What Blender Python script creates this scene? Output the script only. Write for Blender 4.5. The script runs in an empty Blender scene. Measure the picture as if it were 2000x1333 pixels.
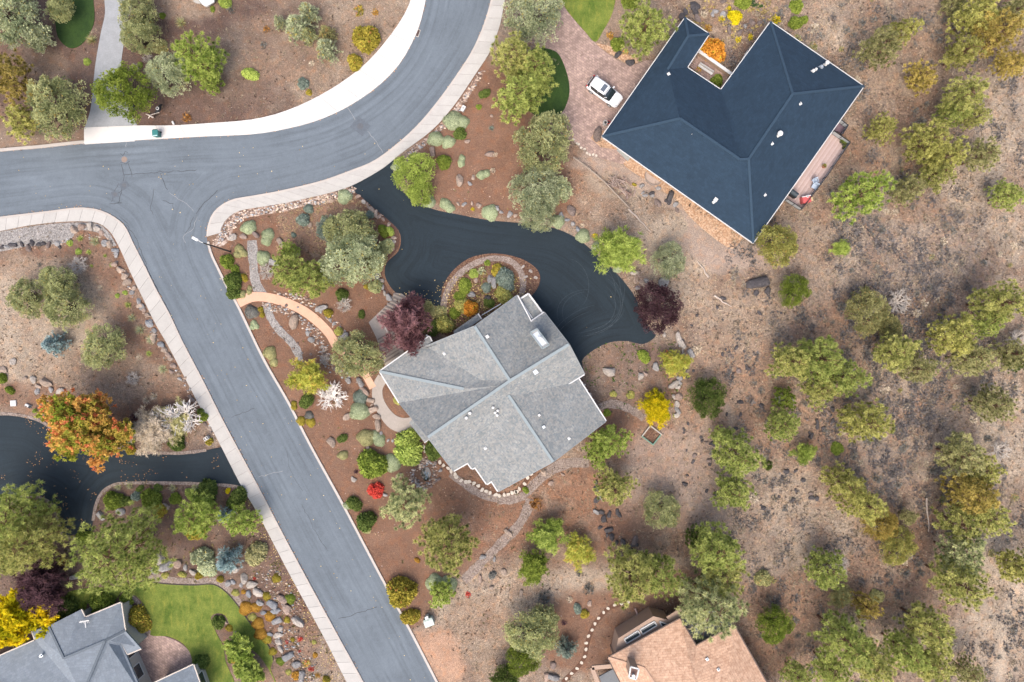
import bpy, bmesh, math, random
import numpy as np
from mathutils import Vector, Matrix
from mathutils.geometry import delaunay_2d_cdt, intersect_ray_tri

R = math.radians
scene = bpy.context.scene
COL = scene.collection
CAM_H = 86.7          # drone height above the ground, metres
S = 0.065             # metres of ground per photograph pixel

def W(px, py, z=0.0):
    """place on the site plan: where the point of height z seen over (px, py) stands, metres"""
    f = (CAM_H - z) / CAM_H * S
    return Vector(((px - 1000) * f, (666.5 - py) * f, z))

# ------------------------------------------------------------------ camera, sky, sun, exposure
cam = bpy.data.cameras.new('camera')
cam.sensor_width = 36.0
cam.lens = 36.0 * CAM_H / (2000 * S)
cam.clip_end = 6000
camo = bpy.data.objects.new('camera', cam)
camo.location = (0, 0, CAM_H)
COL.objects.link(camo)
scene.camera = camo

SUN_EL, SUN_AZ = 56, 200      # degrees; azimuth clockwise from +Y
world = bpy.data.worlds.new('World'); scene.world = world
world.use_nodes = True
wn = world.node_tree.nodes; wl = world.node_tree.links
bg = wn['Background']
sky = wn.new('ShaderNodeTexSky'); sky.sky_type = 'NISHITA'; sky.sun_disc = False
sky.sun_elevation = R(SUN_EL); sky.sun_rotation = R(SUN_AZ)
sky.air_density = 1.0; sky.dust_density = 6.0; sky.ozone_density = 1.0
wl.new(sky.outputs[0], bg.inputs[0]); bg.inputs[1].default_value = 0.15
sl = bpy.data.lights.new('sun', 'SUN'); sl.energy = 0.8; sl.angle = R(40); sl.color = (1.0, 0.94, 0.86)
so = bpy.data.objects.new('sun', sl); COL.objects.link(so)
sd = Vector((math.sin(R(SUN_AZ)) * math.cos(R(SUN_EL)), math.cos(R(SUN_AZ)) * math.cos(R(SUN_EL)), math.sin(R(SUN_EL))))
so.rotation_euler = sd.to_track_quat('Z', 'Y').to_euler(); so.location = sd * 150
vs = scene.view_settings
scene.display_settings.display_device = 'sRGB'
vs.view_transform = 'Standard'; vs.look = 'None'; vs.gamma = 1.0; vs.use_curve_mapping = False
vs.exposure = 1.12

# ------------------------------------------------------------------ helpers
def link(o, parent=None):
    COL.objects.link(o)
    if parent is not None: o.parent = parent
    return o

def tag(o, label=None, cat=None, group=None, kind=None):
    if label: o['label'] = label
    if cat: o['category'] = cat
    if group: o['group'] = group
    if kind: o['kind'] = kind
    return o

def empty(name, loc=(0, 0, 0), rz=0.0):
    o = bpy.data.objects.new(name, None); o.location = loc; o.rotation_euler = (0, 0, rz)
    o.empty_display_size = 0.3
    return link(o)

def np_mesh(name, V, F, mat=None, smooth=False):
    """V (n,3), F (m,3) or (m,4)"""
    V = np.asarray(V, dtype=np.float32); F = np.asarray(F, dtype=np.int32)
    me = bpy.data.meshes.new(name)
    k = F.shape[1]
    me.vertices.add(len(V)); me.vertices.foreach_set('co', V.ravel())
    me.loops.add(F.size); me.loops.foreach_set('vertex_index', F.ravel())
    me.polygons.add(len(F))
    me.polygons.foreach_set('loop_start', np.arange(0, F.size, k, dtype=np.int32))
    me.update(calc_edges=True)
    me.polygons.foreach_set('use_smooth', np.full(len(F), bool(smooth)))
    if mat: me.materials.append(mat)
    return me

def vcol(me, name, arr):
    """per-vertex float colour"""
    a = me.color_attributes.new(name, 'FLOAT_COLOR', 'POINT')
    c = np.ones((len(me.vertices), 4), dtype=np.float32); c[:, :3] = arr
    a.data.foreach_set('color', c.ravel())

class MB:
    """collects solids in one mesh"""
    def __init__(s): s.v = []; s.f = []
    def add(s, vs_, fs_):
        b = len(s.v); s.v += [tuple(v) for v in vs_]; s.f += [tuple(b + i for i in f) for f in fs_]; return s
    def box(s, c, d, rz=0.0, M=None):
        x, y, z = d[0] / 2, d[1] / 2, d[2] / 2
        m = Matrix.Translation(c) @ (M.to_4x4() if M is not None else Matrix.Rotation(rz, 4, 'Z'))
        P = [m @ Vector((a * x, b * y, e * z)) for e in (-1, 1) for a, b in ((-1, -1), (1, -1), (1, 1), (-1, 1))]
        return s.add(P, [(3, 2, 1, 0), (4, 5, 6, 7), (0, 1, 5, 4), (1, 2, 6, 5), (2, 3, 7, 6), (3, 0, 4, 7)])
    def prism(s, pts, z0, z1):
        n = len(pts)
        if sum(pts[i][0] * pts[(i + 1) % n][1] - pts[(i + 1) % n][0] * pts[i][1] for i in range(n)) < 0: pts = pts[::-1]
        P = [(p[0], p[1], z0) for p in pts] + [(p[0], p[1], z1) for p in pts]
        return s.add(P, [tuple(range(n))[::-1], tuple(range(n, 2 * n))] + [(i, (i + 1) % n, n + (i + 1) % n, n + i) for i in range(n)])
    def tube(s, pts, r, n=6, cap=True):
        pts = [Vector(p) for p in pts]; rr = r if hasattr(r, '__len__') else [r] * len(pts)
        P = []; up = None
        for i, p in enumerate(pts):
            d = (pts[min(i + 1, len(pts) - 1)] - pts[max(i - 1, 0)])
            d = d.normalized() if d.length > 1e-9 else Vector((0, 0, 1))
            a = d.cross(Vector((0, 0, 1)) if abs(d.z) < .9 else Vector((1, 0, 0))).normalized(); b = d.cross(a)
            for k in range(n):
                t = 2 * math.pi * k / n; P.append(p + (a * math.cos(t) + b * math.sin(t)) * rr[i])
        F = [(i * n + k, i * n + (k + 1) % n, (i + 1) * n + (k + 1) % n, (i + 1) * n + k) for i in range(len(pts) - 1) for k in range(n)]
        if cap: F += [tuple(range(n))[::-1], tuple(range((len(pts) - 1) * n, len(pts) * n))]
        return s.add(P, F)
    def cyl(s, c, r, h, n=16, r2=None):
        return s.tube([c, (c[0], c[1], c[2] + h)], [r, r if r2 is None else r2], n)
    def beam(s, a, b, w, h):
        """box along a->b, w wide, h high, upright"""
        a = Vector(a); b = Vector(b); d = b - a; L = d.length; d.normalize()
        sx = d.cross(Vector((0, 0, 1)))
        sx = sx.normalized() if sx.length > 1e-6 else Vector((1, 0, 0)); u = sx.cross(d)
        P = [q + sx * (w / 2 * i) + u * (h / 2 * j) for q in (a, b) for i, j in ((-1, -1), (1, -1), (1, 1), (-1, 1))]
        return s.add(P, [(0, 1, 2, 3), (7, 6, 5, 4), (0, 4, 5, 1), (1, 5, 6, 2), (2, 6, 7, 3), (3, 7, 4, 0)])
    def mesh(s, name, mat, smooth=False, bevel=0):
        me = bpy.data.meshes.new(name); me.from_pydata(s.v, [], s.f); me.materials.append(mat)
        bm = bmesh.new(); bm.from_mesh(me)
        bmesh.ops.recalc_face_normals(bm, faces=bm.faces)
        if bevel: bmesh.ops.bevel(bm, geom=bm.edges[:], offset=bevel, segments=2, affect='EDGES', clamp_overlap=True)
        bm.to_mesh(me); bm.free()
        if smooth:
            for p in me.polygons: p.use_smooth = True
        return me
    def build(s, name, mat, parent=None, smooth=False, bevel=0):
        return link(bpy.data.objects.new(name, s.mesh(name, mat, smooth, bevel)), parent)

def spline(pts, step=8.0, closed=False):
    """Catmull-Rom through plan points, resampled to a step"""
    P = [np.array(p, float) for p in pts]
    if closed: P = [P[-1]] + P + [P[0], P[1]]
    else: P = [2 * P[0] - P[1]] + P + [2 * P[-1] - P[-2]]
    out = []
    for i in range(1, len(P) - 2):
        a, b, c, d = P[i - 1:i + 3]; L = np.linalg.norm(c - b); n = max(1, int(round(L / step)))
        # centripetal
        t0 = 0; t1 = t0 + max(np.linalg.norm(b - a), 1e-6) ** .5; t2 = t1 + max(L, 1e-6) ** .5; t3 = t2 + max(np.linalg.norm(d - c), 1e-6) ** .5
        for k in range(n):
            t = t1 + (t2 - t1) * k / n
            A1 = (t1 - t) / (t1 - t0) * a + (t - t0) / (t1 - t0) * b
            A2 = (t2 - t) / (t2 - t1) * b + (t - t1) / (t2 - t1) * c
            A3 = (t3 - t) / (t3 - t2) * c + (t - t2) / (t3 - t2) * d
            B1 = (t2 - t) / (t2 - t0) * A1 + (t - t0) / (t2 - t0) * A2
            B2 = (t3 - t) / (t3 - t1) * A2 + (t - t1) / (t3 - t1) * A3
            out.append((t2 - t) / (t2 - t1) * B1 + (t - t1) / (t2 - t1) * B2)
    if not closed: out.append(P[-2])
    return np.array(out)

def resample(P, n):
    P = np.asarray(P, float); d = np.r_[0, np.cumsum(np.linalg.norm(np.diff(P, axis=0), axis=1))]
    t = np.linspace(0, d[-1], n)
    return np.c_[np.interp(t, d, P[:, 0]), np.interp(t, d, P[:, 1])]

def plen(P):
    P = np.asarray(P, float); return np.linalg.norm(np.diff(P, axis=0), axis=1).sum()

def inside(poly, Q):
    poly = np.asarray(poly, float); Q = np.asarray(Q, float); x, y = Q[:, 0], Q[:, 1]; r = np.zeros(len(Q), bool)
    a = poly; b = np.roll(poly, -1, axis=0)
    for (x0, y0), (x1, y1) in zip(a, b):
        if y0 == y1: continue
        m = ((y0 > y) != (y1 > y)) & (x < (x1 - x0) * (y - y0) / (y1 - y0) + x0); r ^= m
    return r

def seg_dist(P, Q):
    """distance of points Q to the open polyline P"""
    P = np.asarray(P, float); Q = np.asarray(Q, float); best = np.full(len(Q), 1e9)
    for a, b in zip(P[:-1], P[1:]):
        ab = b - a; L = max((ab ** 2).sum(), 1e-9); t = np.clip(((Q - a) @ ab) / L, 0, 1)
        d = np.linalg.norm(Q - (a + t[:, None] * ab), axis=1); best = np.minimum(best, d)
    return best

def sheet_mesh(name, poly, z, mat, spacing=16, thick=0.0, holes=()):
    """a flat sheet over the plan polygon (photo pixels), triangulated finely"""
    poly = np.asarray(poly, float)
    loops = [poly] + [np.asarray(h, float) for h in holes]
    lo, hi = poly.min(0), poly.max(0)
    gx, gy = np.meshgrid(np.arange(lo[0], hi[0], spacing), np.arange(lo[1], hi[1], spacing)); Q = np.c_[gx.ravel(), gy.ravel()]
    ok = inside(poly, Q) & (seg_dist(np.r_[poly, poly[:1]], Q) > spacing * .35)
    for h in loops[1:]: ok &= ~inside(h, Q) & (seg_dist(np.r_[h, h[:1]], Q) > spacing * .35)
    Q = Q[ok]
    verts = []; edges = []
    for L in loops:
        b = len(verts); verts += [tuple(p) for p in L]; edges += [(b + i, b + (i + 1) % len(L)) for i in range(len(L))]
    verts += [tuple(p) for p in Q]
    ov, oe, of, *_ = delaunay_2d_cdt([Vector(v) for v in verts], edges, [], 0, 1e-4)
    V = np.array([(v.x, v.y) for v in ov]); F = np.array([tuple(f) for f in of if len(f) == 3])
    c = V[F].mean(1); keep = inside(poly, c)
    for h in loops[1:]: keep &= ~inside(h, c)
    F = F[keep]
    f = (CAM_H - z) / CAM_H * S
    X = np.c_[(V[:, 0] - 1000) * f, (666.5 - V[:, 1]) * f, np.full(len(V), z)]
    A, B, C = X[F[:, 0]], X[F[:, 1]], X[F[:, 2]]
    flip = np.cross(B - A, C - A)[:, 2] < 0; F[flip] = F[flip][:, ::-1]
    me = np_mesh(name, X, F, mat)
    if thick:
        bm = bmesh.new(); bm.from_mesh(me)
        be = [e for e in bm.edges if e.is_boundary]
        r = bmesh.ops.extrude_edge_only(bm, edges=be)
        for v in r['geom']:
            if isinstance(v, bmesh.types.BMVert): v.co.z -= thick
        bmesh.ops.recalc_face_normals(bm, faces=bm.faces)
        bm.to_mesh(me); bm.free()
    return me, V

def sheet(name, poly, z, mat, parent=None, kind='structure', **k):
    me, V = sheet_mesh(name, poly, z, mat, **k)
    o = link(bpy.data.objects.new(name, me), parent)
    if kind and parent is None: o['kind'] = kind
    return o

# ------------------------------------------------------------------ materials
def lin(*c):
    c = np.array(c, float) / 255.0
    return tuple(np.where(c <= .04045, c / 12.92, ((c + .055) / 1.055) ** 2.4))

class NT:
    def __init__(s, name):
        s.m = bpy.data.materials.new(name); s.m.use_nodes = True; s.t = s.m.node_tree; s.n = s.t.nodes; s.l = s.t.links
        s.b = s.n['Principled BSDF']; s.b.inputs['Roughness'].default_value = .85
        s.b.inputs['Specular IOR Level'].default_value = .25
    def node(s, ty, **kw):
        n = s.n.new(ty)
        for k, v in kw.items(): setattr(n, k, v)
        return n
    def put(s, sock, v):
        if hasattr(v, 'is_output'): s.l.new(v, sock)
        elif isinstance(v, (tuple, list)) and len(v) == 3 and sock.type == 'RGBA': sock.default_value = (*v, 1)
        else: sock.default_value = v
    def pos(s, obj=False):
        if obj: return s.node('ShaderNodeTexCoord').outputs['Object']
        return s.node('ShaderNodeNewGeometry').outputs['Position']
    def noise(s, scale, detail=3, rough=.6, vec=None, out=0, dist=0.0):
        n = s.node('ShaderNodeTexNoise'); n.inputs['Scale'].default_value = scale; n.inputs['Detail'].default_value = detail
        n.inputs['Roughness'].default_value = rough; n.inputs['Distortion'].default_value = dist
        s.l.new(vec if vec is not None else s.pos(), n.inputs['Vector']); return n.outputs[out]
    def voro(s, scale, vec=None, out='Color', feature='F1', rnd=1.0):
        n = s.node('ShaderNodeTexVoronoi', feature=feature); n.inputs['Scale'].default_value = scale; n.inputs['Randomness'].default_value = rnd
        s.l.new(vec if vec is not None else s.pos(), n.inputs['Vector']); return n.outputs[out]
    def ramp(s, v, stops):
        n = s.node('ShaderNodeValToRGB'); e = n.color_ramp.elements
        while len(e) < len(stops): e.new(.5)
        for i, (p, c) in enumerate(stops):
            e[i].position = p; e[i].color = (c, c, c, 1) if not hasattr(c, '__len__') else (*c, 1)
        s.put(n.inputs[0], v); return n.outputs[0]
    def mix(s, f, a, b, mode='MIX'):
        n = s.node('ShaderNodeMix', data_type='RGBA', blend_type=mode)
        s.put(n.inputs[0], f); s.put(n.inputs[6], a); s.put(n.inputs[7], b); return n.outputs[2]
    def math(s, op, a, b=0.0, c=0.0):
        n = s.node('ShaderNodeMath', operation=op); s.put(n.inputs[0], a); s.put(n.inputs[1], b)
        if op in ('MULTIPLY_ADD',): s.put(n.inputs[2], c)
        return n.outputs[0]
    def mr(s, v, a, b, c, d):
        n = s.node('ShaderNodeMapRange'); s.put(n.inputs[0], v)
        for i, q in enumerate((a, b, c, d)): n.inputs[i + 1].default_value = q
        return n.outputs[0]
    def scaled(s, vec, sc, rz=0.0):
        n = s.node('ShaderNodeMapping'); n.inputs['Scale'].default_value = sc; n.inputs['Rotation'].default_value = (0, 0, rz)
        s.l.new(vec, n.inputs[0]); return n.outputs[0]
    def attr(s, name, ty='GEOMETRY', out='Color'):
        n = s.node('ShaderNodeAttribute', attribute_name=name, attribute_type=ty); return n.outputs[out]
    def bump(s, h, strength=.4, dist=.05):
        n = s.node('ShaderNodeBump'); n.inputs['Strength'].default_value = strength; n.inputs['Distance'].default_value = dist
        s.put(n.inputs['Height'], h); s.l.new(n.outputs[0], s.b.inputs['Normal'])
    def color(s, c): s.put(s.b.inputs['Base Color'], s.gain(c, .82)); return s
    def gain(s, c, g):
        """colour times a grey factor socket"""
        n = s.node('ShaderNodeVectorMath', operation='SCALE'); s.put(n.inputs[0], c); s.put(n.inputs['Scale'], g); return n.outputs[0]

_simple = {}
def simple(name, col, rough=.7, metal=0.0, var=.12, scale=6.0, spec=.3):
    if name in _simple: return _simple[name]
    t = NT(name); n = t.noise(scale, 4, .6, t.pos(True))
    t.color(t.mix(1.0, col, t.ramp(n, [(.3, 1 - var), (.7, 1 + var * .6)]), 'MULTIPLY'))
    t.b.inputs['Roughness'].default_value = rough; t.b.inputs['Metallic'].default_value = metal; t.b.inputs['Specular IOR Level'].default_value = spec
    _simple[name] = t.m; return t.m

def road_mat(name, base, streak=.12, speck=.25, rough=.85):
    t = NT(name)
    d = t.attr('edge', out='Fac')               # metres to the nearest kerb: wear runs along the lanes
    cv = t.node('ShaderNodeCombineXYZ'); t.put(cv.inputs[0], t.math('MULTIPLY', d, 1.0))
    pn = t.noise(.05, 2); t.put(cv.inputs[1], t.math('MULTIPLY', pn, 2.5))
    lanes = t.noise(1.6, 3, .65, cv.outputs[0])
    c = t.gain(base, t.ramp(lanes, [(.25, 1 - streak * 1.3), (.5, 1.0), (.75, 1 + streak * 1.2)]))
    c = t.gain(c, t.ramp(t.noise(.18, 4, .6), [(.3, .9), (.7, 1.1)]))
    c = t.gain(c, t.ramp(t.noise(1.7, 4, .7), [(.3, .94), (.7, 1.06)]))
    c = t.gain(c, t.ramp(t.noise(14, 2, .8), [(.25, 1 - speck), (.5, 1), (.78, 1 + speck)]))
    t.color(c); t.b.inputs['Roughness'].default_value = rough
    t.bump(t.noise(30, 2, .7), .3, .01)
    return t.m

def concrete_mat(name, base, var=.06):
    t = NT(name)
    r = t.node('ShaderNodeObjectInfo').outputs['Random']
    c = t.gain(base, t.mr(r, 0, 1, .95, 1.05))
    c = t.gain(c, t.ramp(t.noise(.9, 4, .65), [(.3, 1 - var), (.7, 1 + var)]))
    c = t.gain(c, t.ramp(t.noise(7, 3, .7), [(.3, 1 - var), (.75, 1 + var)]))
    t.color(c); t.bump(t.noise(20, 3, .6), .25, .01); return t.m

def gravel_mat(name, c1, c2, c3, scale=7.0):
    t = NT(name)
    v = t.voro(scale); g = t.node('ShaderNodeSeparateColor'); t.l.new(v, g.inputs[0])
    c = t.ramp(g.outputs[0], [(.1, c1), (.5, c2), (.95, c3)])
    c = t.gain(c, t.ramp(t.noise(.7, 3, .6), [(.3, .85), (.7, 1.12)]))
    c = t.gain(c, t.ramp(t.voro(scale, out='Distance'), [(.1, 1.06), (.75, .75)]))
    t.color(c); t.bump(t.math('SUBTRACT', 1.0, t.voro(scale, out='Distance')), .7, .05); return t.m

def ground_mat():
    t = NT('ground'); base = t.attr('albedo')
    rough = t.attr('coarse', out='Fac')          # 0 raked mulch / bare dirt, 1 wild litter
    n1 = t.noise(.35, 5, .65); n2 = t.noise(2.2, 5, .7); n3 = t.noise(9, 4, .75)
    c = t.gain(base, t.ramp(n1, [(.3, .82), (.7, 1.16)]))
    pale = t.mix(1.0, c, (1.35, 1.30, 1.22), 'MULTIPLY'); dark = t.mix(1.0, c, (.60, .55, .56), 'MULTIPLY'); rust = t.mix(1.0, c, (1.28, 1.0, .78), 'MULTIPLY')
    c = t.mix(t.ramp(n2, [(.52, 0.0), (.66, .8)]), c, pale)
    c = t.mix(t.math('MULTIPLY', t.ramp(t.noise(3.1, 5, .75, t.scaled(t.pos(), (1, 1, 1), .6)), [(.54, 0.0), (.68, .85)]), t.mr(rough, 0, 1, .45, 1)), c, dark)
    c = t.mix(t.ramp(t.noise(1.1, 4, .6, t.scaled(t.pos(), (1, 1, 1), 1.3)), [(.5, 0.0), (.68, .6)]), c, rust)
    c = t.gain(c, t.ramp(n3, [(.30, .55), (.5, 1.0), (.70, 1.5)]))
    # needles, chips and pebbles as fine specks
    sp = t.node('ShaderNodeSeparateColor'); t.l.new(t.voro(10.5), sp.inputs[0])
    c = t.mix(t.math('MULTIPLY', t.ramp(t.noise(4.2, 3, .8, t.scaled(t.pos(), (1, 1, 1), 2.1)), [(.56, 0.0), (.66, .75)]), t.mr(rough, 0, 1, .1, 1)), c, t.mix(1.0, c, (1.55, 1.5, 1.4), 'MULTIPLY'))   # straw
    c = t.gain(c, t.mix(t.mr(rough, 0, 1, .3, 1), (1, 1, 1), t.ramp(sp.outputs[0], [(.0, .62), (.35, .94), (.75, 1.04), (1, 1.45)])))
    t.color(c)
    t.bump(t.math('ADD', t.math('MULTIPLY', n2, .5), n3), .8, .12)
    return t.m

def lawn_mat(name, a, b):
    t = NT(name)
    c = t.mix(t.ramp(t.noise(.45, 5, .7), [(.35, 0.0), (.65, 1.0)]), a, b)
    c = t.mix(t.ramp(t.noise(1.6, 4, .7, t.scaled(t.pos(), (1, .35, 1), .8)), [(.5, 0.0), (.75, .55)]), c, tuple(x * y for x, y in zip(b, (1.7, 1.35, 1.3))))
    c = t.gain(c, t.ramp(t.noise(12, 3, .8), [(.25, .55), (.5, 1), (.75, 1.5)]))
    t.color(c); t.bump(t.noise(18, 3, .8), .9, .08); return t.m

def paver_mat():
    t = NT('brick_pavers')
    b = t.node('ShaderNodeTexBrick'); t.l.new(t.scaled(t.pos(), (1, 1, 1), .6), b.inputs['Vector'])
    b.inputs['Scale'].default_value = 1.0; b.inputs['Brick Width'].default_value = .42; b.inputs['Row Height'].default_value = .28; b.inputs['Mortar Size'].default_value = .018
    b.inputs['Color1'].default_value = (.40, .29, .245, 1); b.inputs['Color2'].default_value = (.29, .205, .18, 1); b.inputs['Mortar'].default_value = (.22, .165, .145, 1); b.inputs['Bias'].default_value = 0
    sp = t.node('ShaderNodeSeparateColor'); t.l.new(t.voro(2.6), sp.inputs[0])
    c = t.gain(b.outputs[0], t.ramp(sp.outputs[0], [(0, .82), (1, 1.2)]))
    c = t.gain(c, t.ramp(t.noise(.25, 4, .6), [(.3, .85), (.7, 1.15)]))
    t.color(c); t.bump(b.outputs['Fac'], .3, -.02); return t.m

def shingle_mat(name, c1, c2, mott=3.2, row=.30, rowdark=.8, blend=1.0):
    t = NT(name); uv = t.node('ShaderNodeUVMap', uv_map='UVMap').outputs[0]
    b = t.node('ShaderNodeTexBrick'); t.l.new(uv, b.inputs['Vector'])
    b.inputs['Scale'].default_value = 1.0; b.inputs['Brick Width'].default_value = row * 1.6; b.inputs['Row Height'].default_value = row; b.inputs['Mortar Size'].default_value = .025; b.offset = .37
    for k in ('Color1', 'Color2'): b.inputs[k].default_value = (1, 1, 1, 1)
    b.inputs['Color2'].default_value = (.84, .84, .84, 1); b.inputs['Mortar'].default_value = (rowdark,) * 3 + (1,)
    sp = t.node('ShaderNodeSeparateColor'); t.l.new(t.voro(mott, uv), sp.inputs[0])
    m = t.mix(t.noise(mott * .8, 4, .75, uv), c1, c2)
    m = t.mix(min(.85, blend * .45), m, t.ramp(sp.outputs[0], [(0, c1), (1, c2)]))
    c = t.mix(1.0, m, b.outputs[0], 'MULTIPLY')
    c = t.gain(c, t.ramp(t.noise(.5, 3, .6, uv), [(.3, .92), (.7, 1.08)]))
    c = t.gain(c, t.ramp(t.noise(11, 2, .8, uv), [(.3, .86), (.7, 1.14)]))
    t.color(c); t.b.inputs['Roughness'].default_value = .9; t.bump(b.outputs['Fac'], .35, -.02); return t.m

def rock_mat():
    t = NT('rock'); oc = t.node('ShaderNodeObjectInfo').outputs['Color']; p = t.pos()
    c = t.mix(t.ramp(t.noise(1.8, 5, .7, p), [(.4, 0.0), (.65, .7)]), oc, t.mix(1.0, oc, (1.3, 1.25, 1.2), 'MULTIPLY'))
    c = t.gain(c, t.ramp(t.noise(5, 5, .8, p), [(.3, .45), (.52, .95), (.7, 1.3)]))
    t.color(c); t.bump(t.noise(5, 5, .7, p), .8, .12); return t.m

_fol = {}
def foliage(c1, c2, c3=None, trans=.3):
    """leaf material: c1 -> c2 from clump to clump, c3 on the marked tips"""
    key = (c1, c2, c3, trans)
    if key in _fol: return _fol[key]
    t = NT('leaves'); v = t.node('ShaderNodeSeparateColor'); t.l.new(t.attr('var'), v.inputs[0])
    inf = t.node('ShaderNodeObjectInfo').outputs['Random']
    c = t.mix(t.ramp(v.outputs[0], [(.15, 0.0), (.85, 1.0)]), c1, c2)
    if c3: c = t.mix(t.ramp(v.outputs[2], [(.45, 0.0), (.55, 1.0)]), c, c3)
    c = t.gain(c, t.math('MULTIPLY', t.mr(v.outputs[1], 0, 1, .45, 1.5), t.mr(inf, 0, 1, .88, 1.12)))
    d = t.node('ShaderNodeBsdfDiffuse'); t.put(d.inputs[0], c)
    tr = t.node('ShaderNodeBsdfTranslucent'); t.put(tr.inputs[0], c)
    mx = t.node('ShaderNodeMixShader'); mx.inputs[0].default_value = trans
    t.l.new(d.outputs[0], mx.inputs[1]); t.l.new(tr.outputs[0], mx.inputs[2])
    t.n.remove(t.b); t.l.new(mx.outputs[0], t.n['Material Output'].inputs['Surface'])
    _fol[key] = t.m; return t.m
# ================================================================== THE SETTING
# plan outlines in photograph pixels
north_edge = spline([(-220, 322), (-60, 304), (0, 297), (80, 290), (165, 281), (262, 275), (330, 271), (400, 267), (500, 262), (560, 252), (620, 236), (680, 209), (740, 168), (780, 127), (805, 85), (820, 50), (832, 0), (842, -60), (850, -180)], 10)
east_edge = spline([(990, -180), (972, -60), (959, 0), (944, 51), (921, 102), (895, 143), (857, 196), (819, 242), (781, 278), (730, 316), (681, 336), (630, 354), (579, 367), (533, 377), (487, 385), (451, 392), (431, 403), (415, 419), (407, 440), (404, 463), (410, 493), (425, 526), (443, 562), (461, 594), (514, 703), (562, 787), (588, 838), (610, 880), (670, 989), (738, 1118), (806, 1244), (852, 1333), (920, 1463), (980, 1583)], 10)
west_edge = spline([(840, 1583), (780, 1463), (711, 1333), (636, 1196), (568, 1070), (500, 940), (434, 816), (398, 744), (356, 664), (332, 613), (306, 565), (281, 514), (260, 473), (245, 442), (224, 424), (194, 410), (153, 406), (102, 412), (0, 424), (-60, 432), (-220, 450)], 10)
road_poly = np.vstack([north_edge, east_edge, west_edge])

M_road = road_mat('asphalt_grey', (.134, .160, .187), .17, .22)
M_drive = road_mat('asphalt_sealed', (.0150, .0255, .0345), .25, .3, .8)
M_walk = concrete_mat('concrete_pavement', (.44, .425, .40))
M_walk_white = concrete_mat('concrete_pale', (.60, .585, .565), .03)
M_kerb = concrete_mat('concrete_kerb', (.46, .42, .385))
M_apron = concrete_mat('concrete_grey', (.30, .315, .33), .10)
M_joint = concrete_mat('joint', (.27, .25, .23))
M_ground = ground_mat()

def edge_attr(me, V, lines):
    d = np.full(len(V), 1e9)
    for L in lines: d = np.minimum(d, seg_dist(L, V))
    a = me.attributes.new('edge', 'FLOAT', 'POINT'); a.data.foreach_set('value', (d * S).astype(np.float32))

# ---- ground: one sheet to the horizon, fine where the picture looks
fx = np.arange(-240, 2241, 5.0); fy = np.arange(-240, 1574, 5.0)
far = np.array([40, 120, 300, 700, 1600, 4000, 9000, 20000.0])
gx = np.r_[(fx[0] - far)[::-1], fx, fx[-1] + far]; gy = np.r_[(fy[0] - far)[::-1], fy, fy[-1] + far]
GX, GY = np.meshgrid(gx, gy); G = np.c_[GX.ravel(), GY.ravel()]
rng = np.random.default_rng(5)

def vnoise(P, cell, seed, octaves=3):
    """value noise on plan points"""
    out = np.zeros(len(P)); amp = 1.0; tot = 0
    for o in range(octaves):
        r = np.random.default_rng(seed + o * 17); T = r.random((256, 256)); q = P / (cell / 2 ** o)
        i = np.floor(q).astype(int); f = q - i; f = f * f * (3 - 2 * f); a, b = i[:, 0] % 256, i[:, 1] % 256
        v = (T[a, b] * (1 - f[:, 0]) + T[(a + 1) % 256, b] * f[:, 0]) * (1 - f[:, 1]) + (T[a, (b + 1) % 256] * (1 - f[:, 0]) + T[(a + 1) % 256, (b + 1) % 256] * f[:, 0]) * f[:, 1]
        out += v * amp; tot += amp; amp *= .55
    return out / tot

MUL = np.array((.190, .108, .072))     # red-brown mulch
MUL2 = np.array((.125, .082, .066))    # dark mulch / needle bed
TAN = np.array((.355, .293, .228))      # pale dry dirt
DRY = np.array((.268, .200, .148))      # dry grass over dirt
RUST = np.array((.262, .148, .092))     # needle litter
BRUSH = np.array((.232, .188, .155))   # grey-pink scrubland
GREY = np.array((.30, .30, .30))
DIRT = np.array((.32, .25, .205))      # graded dirt
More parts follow.
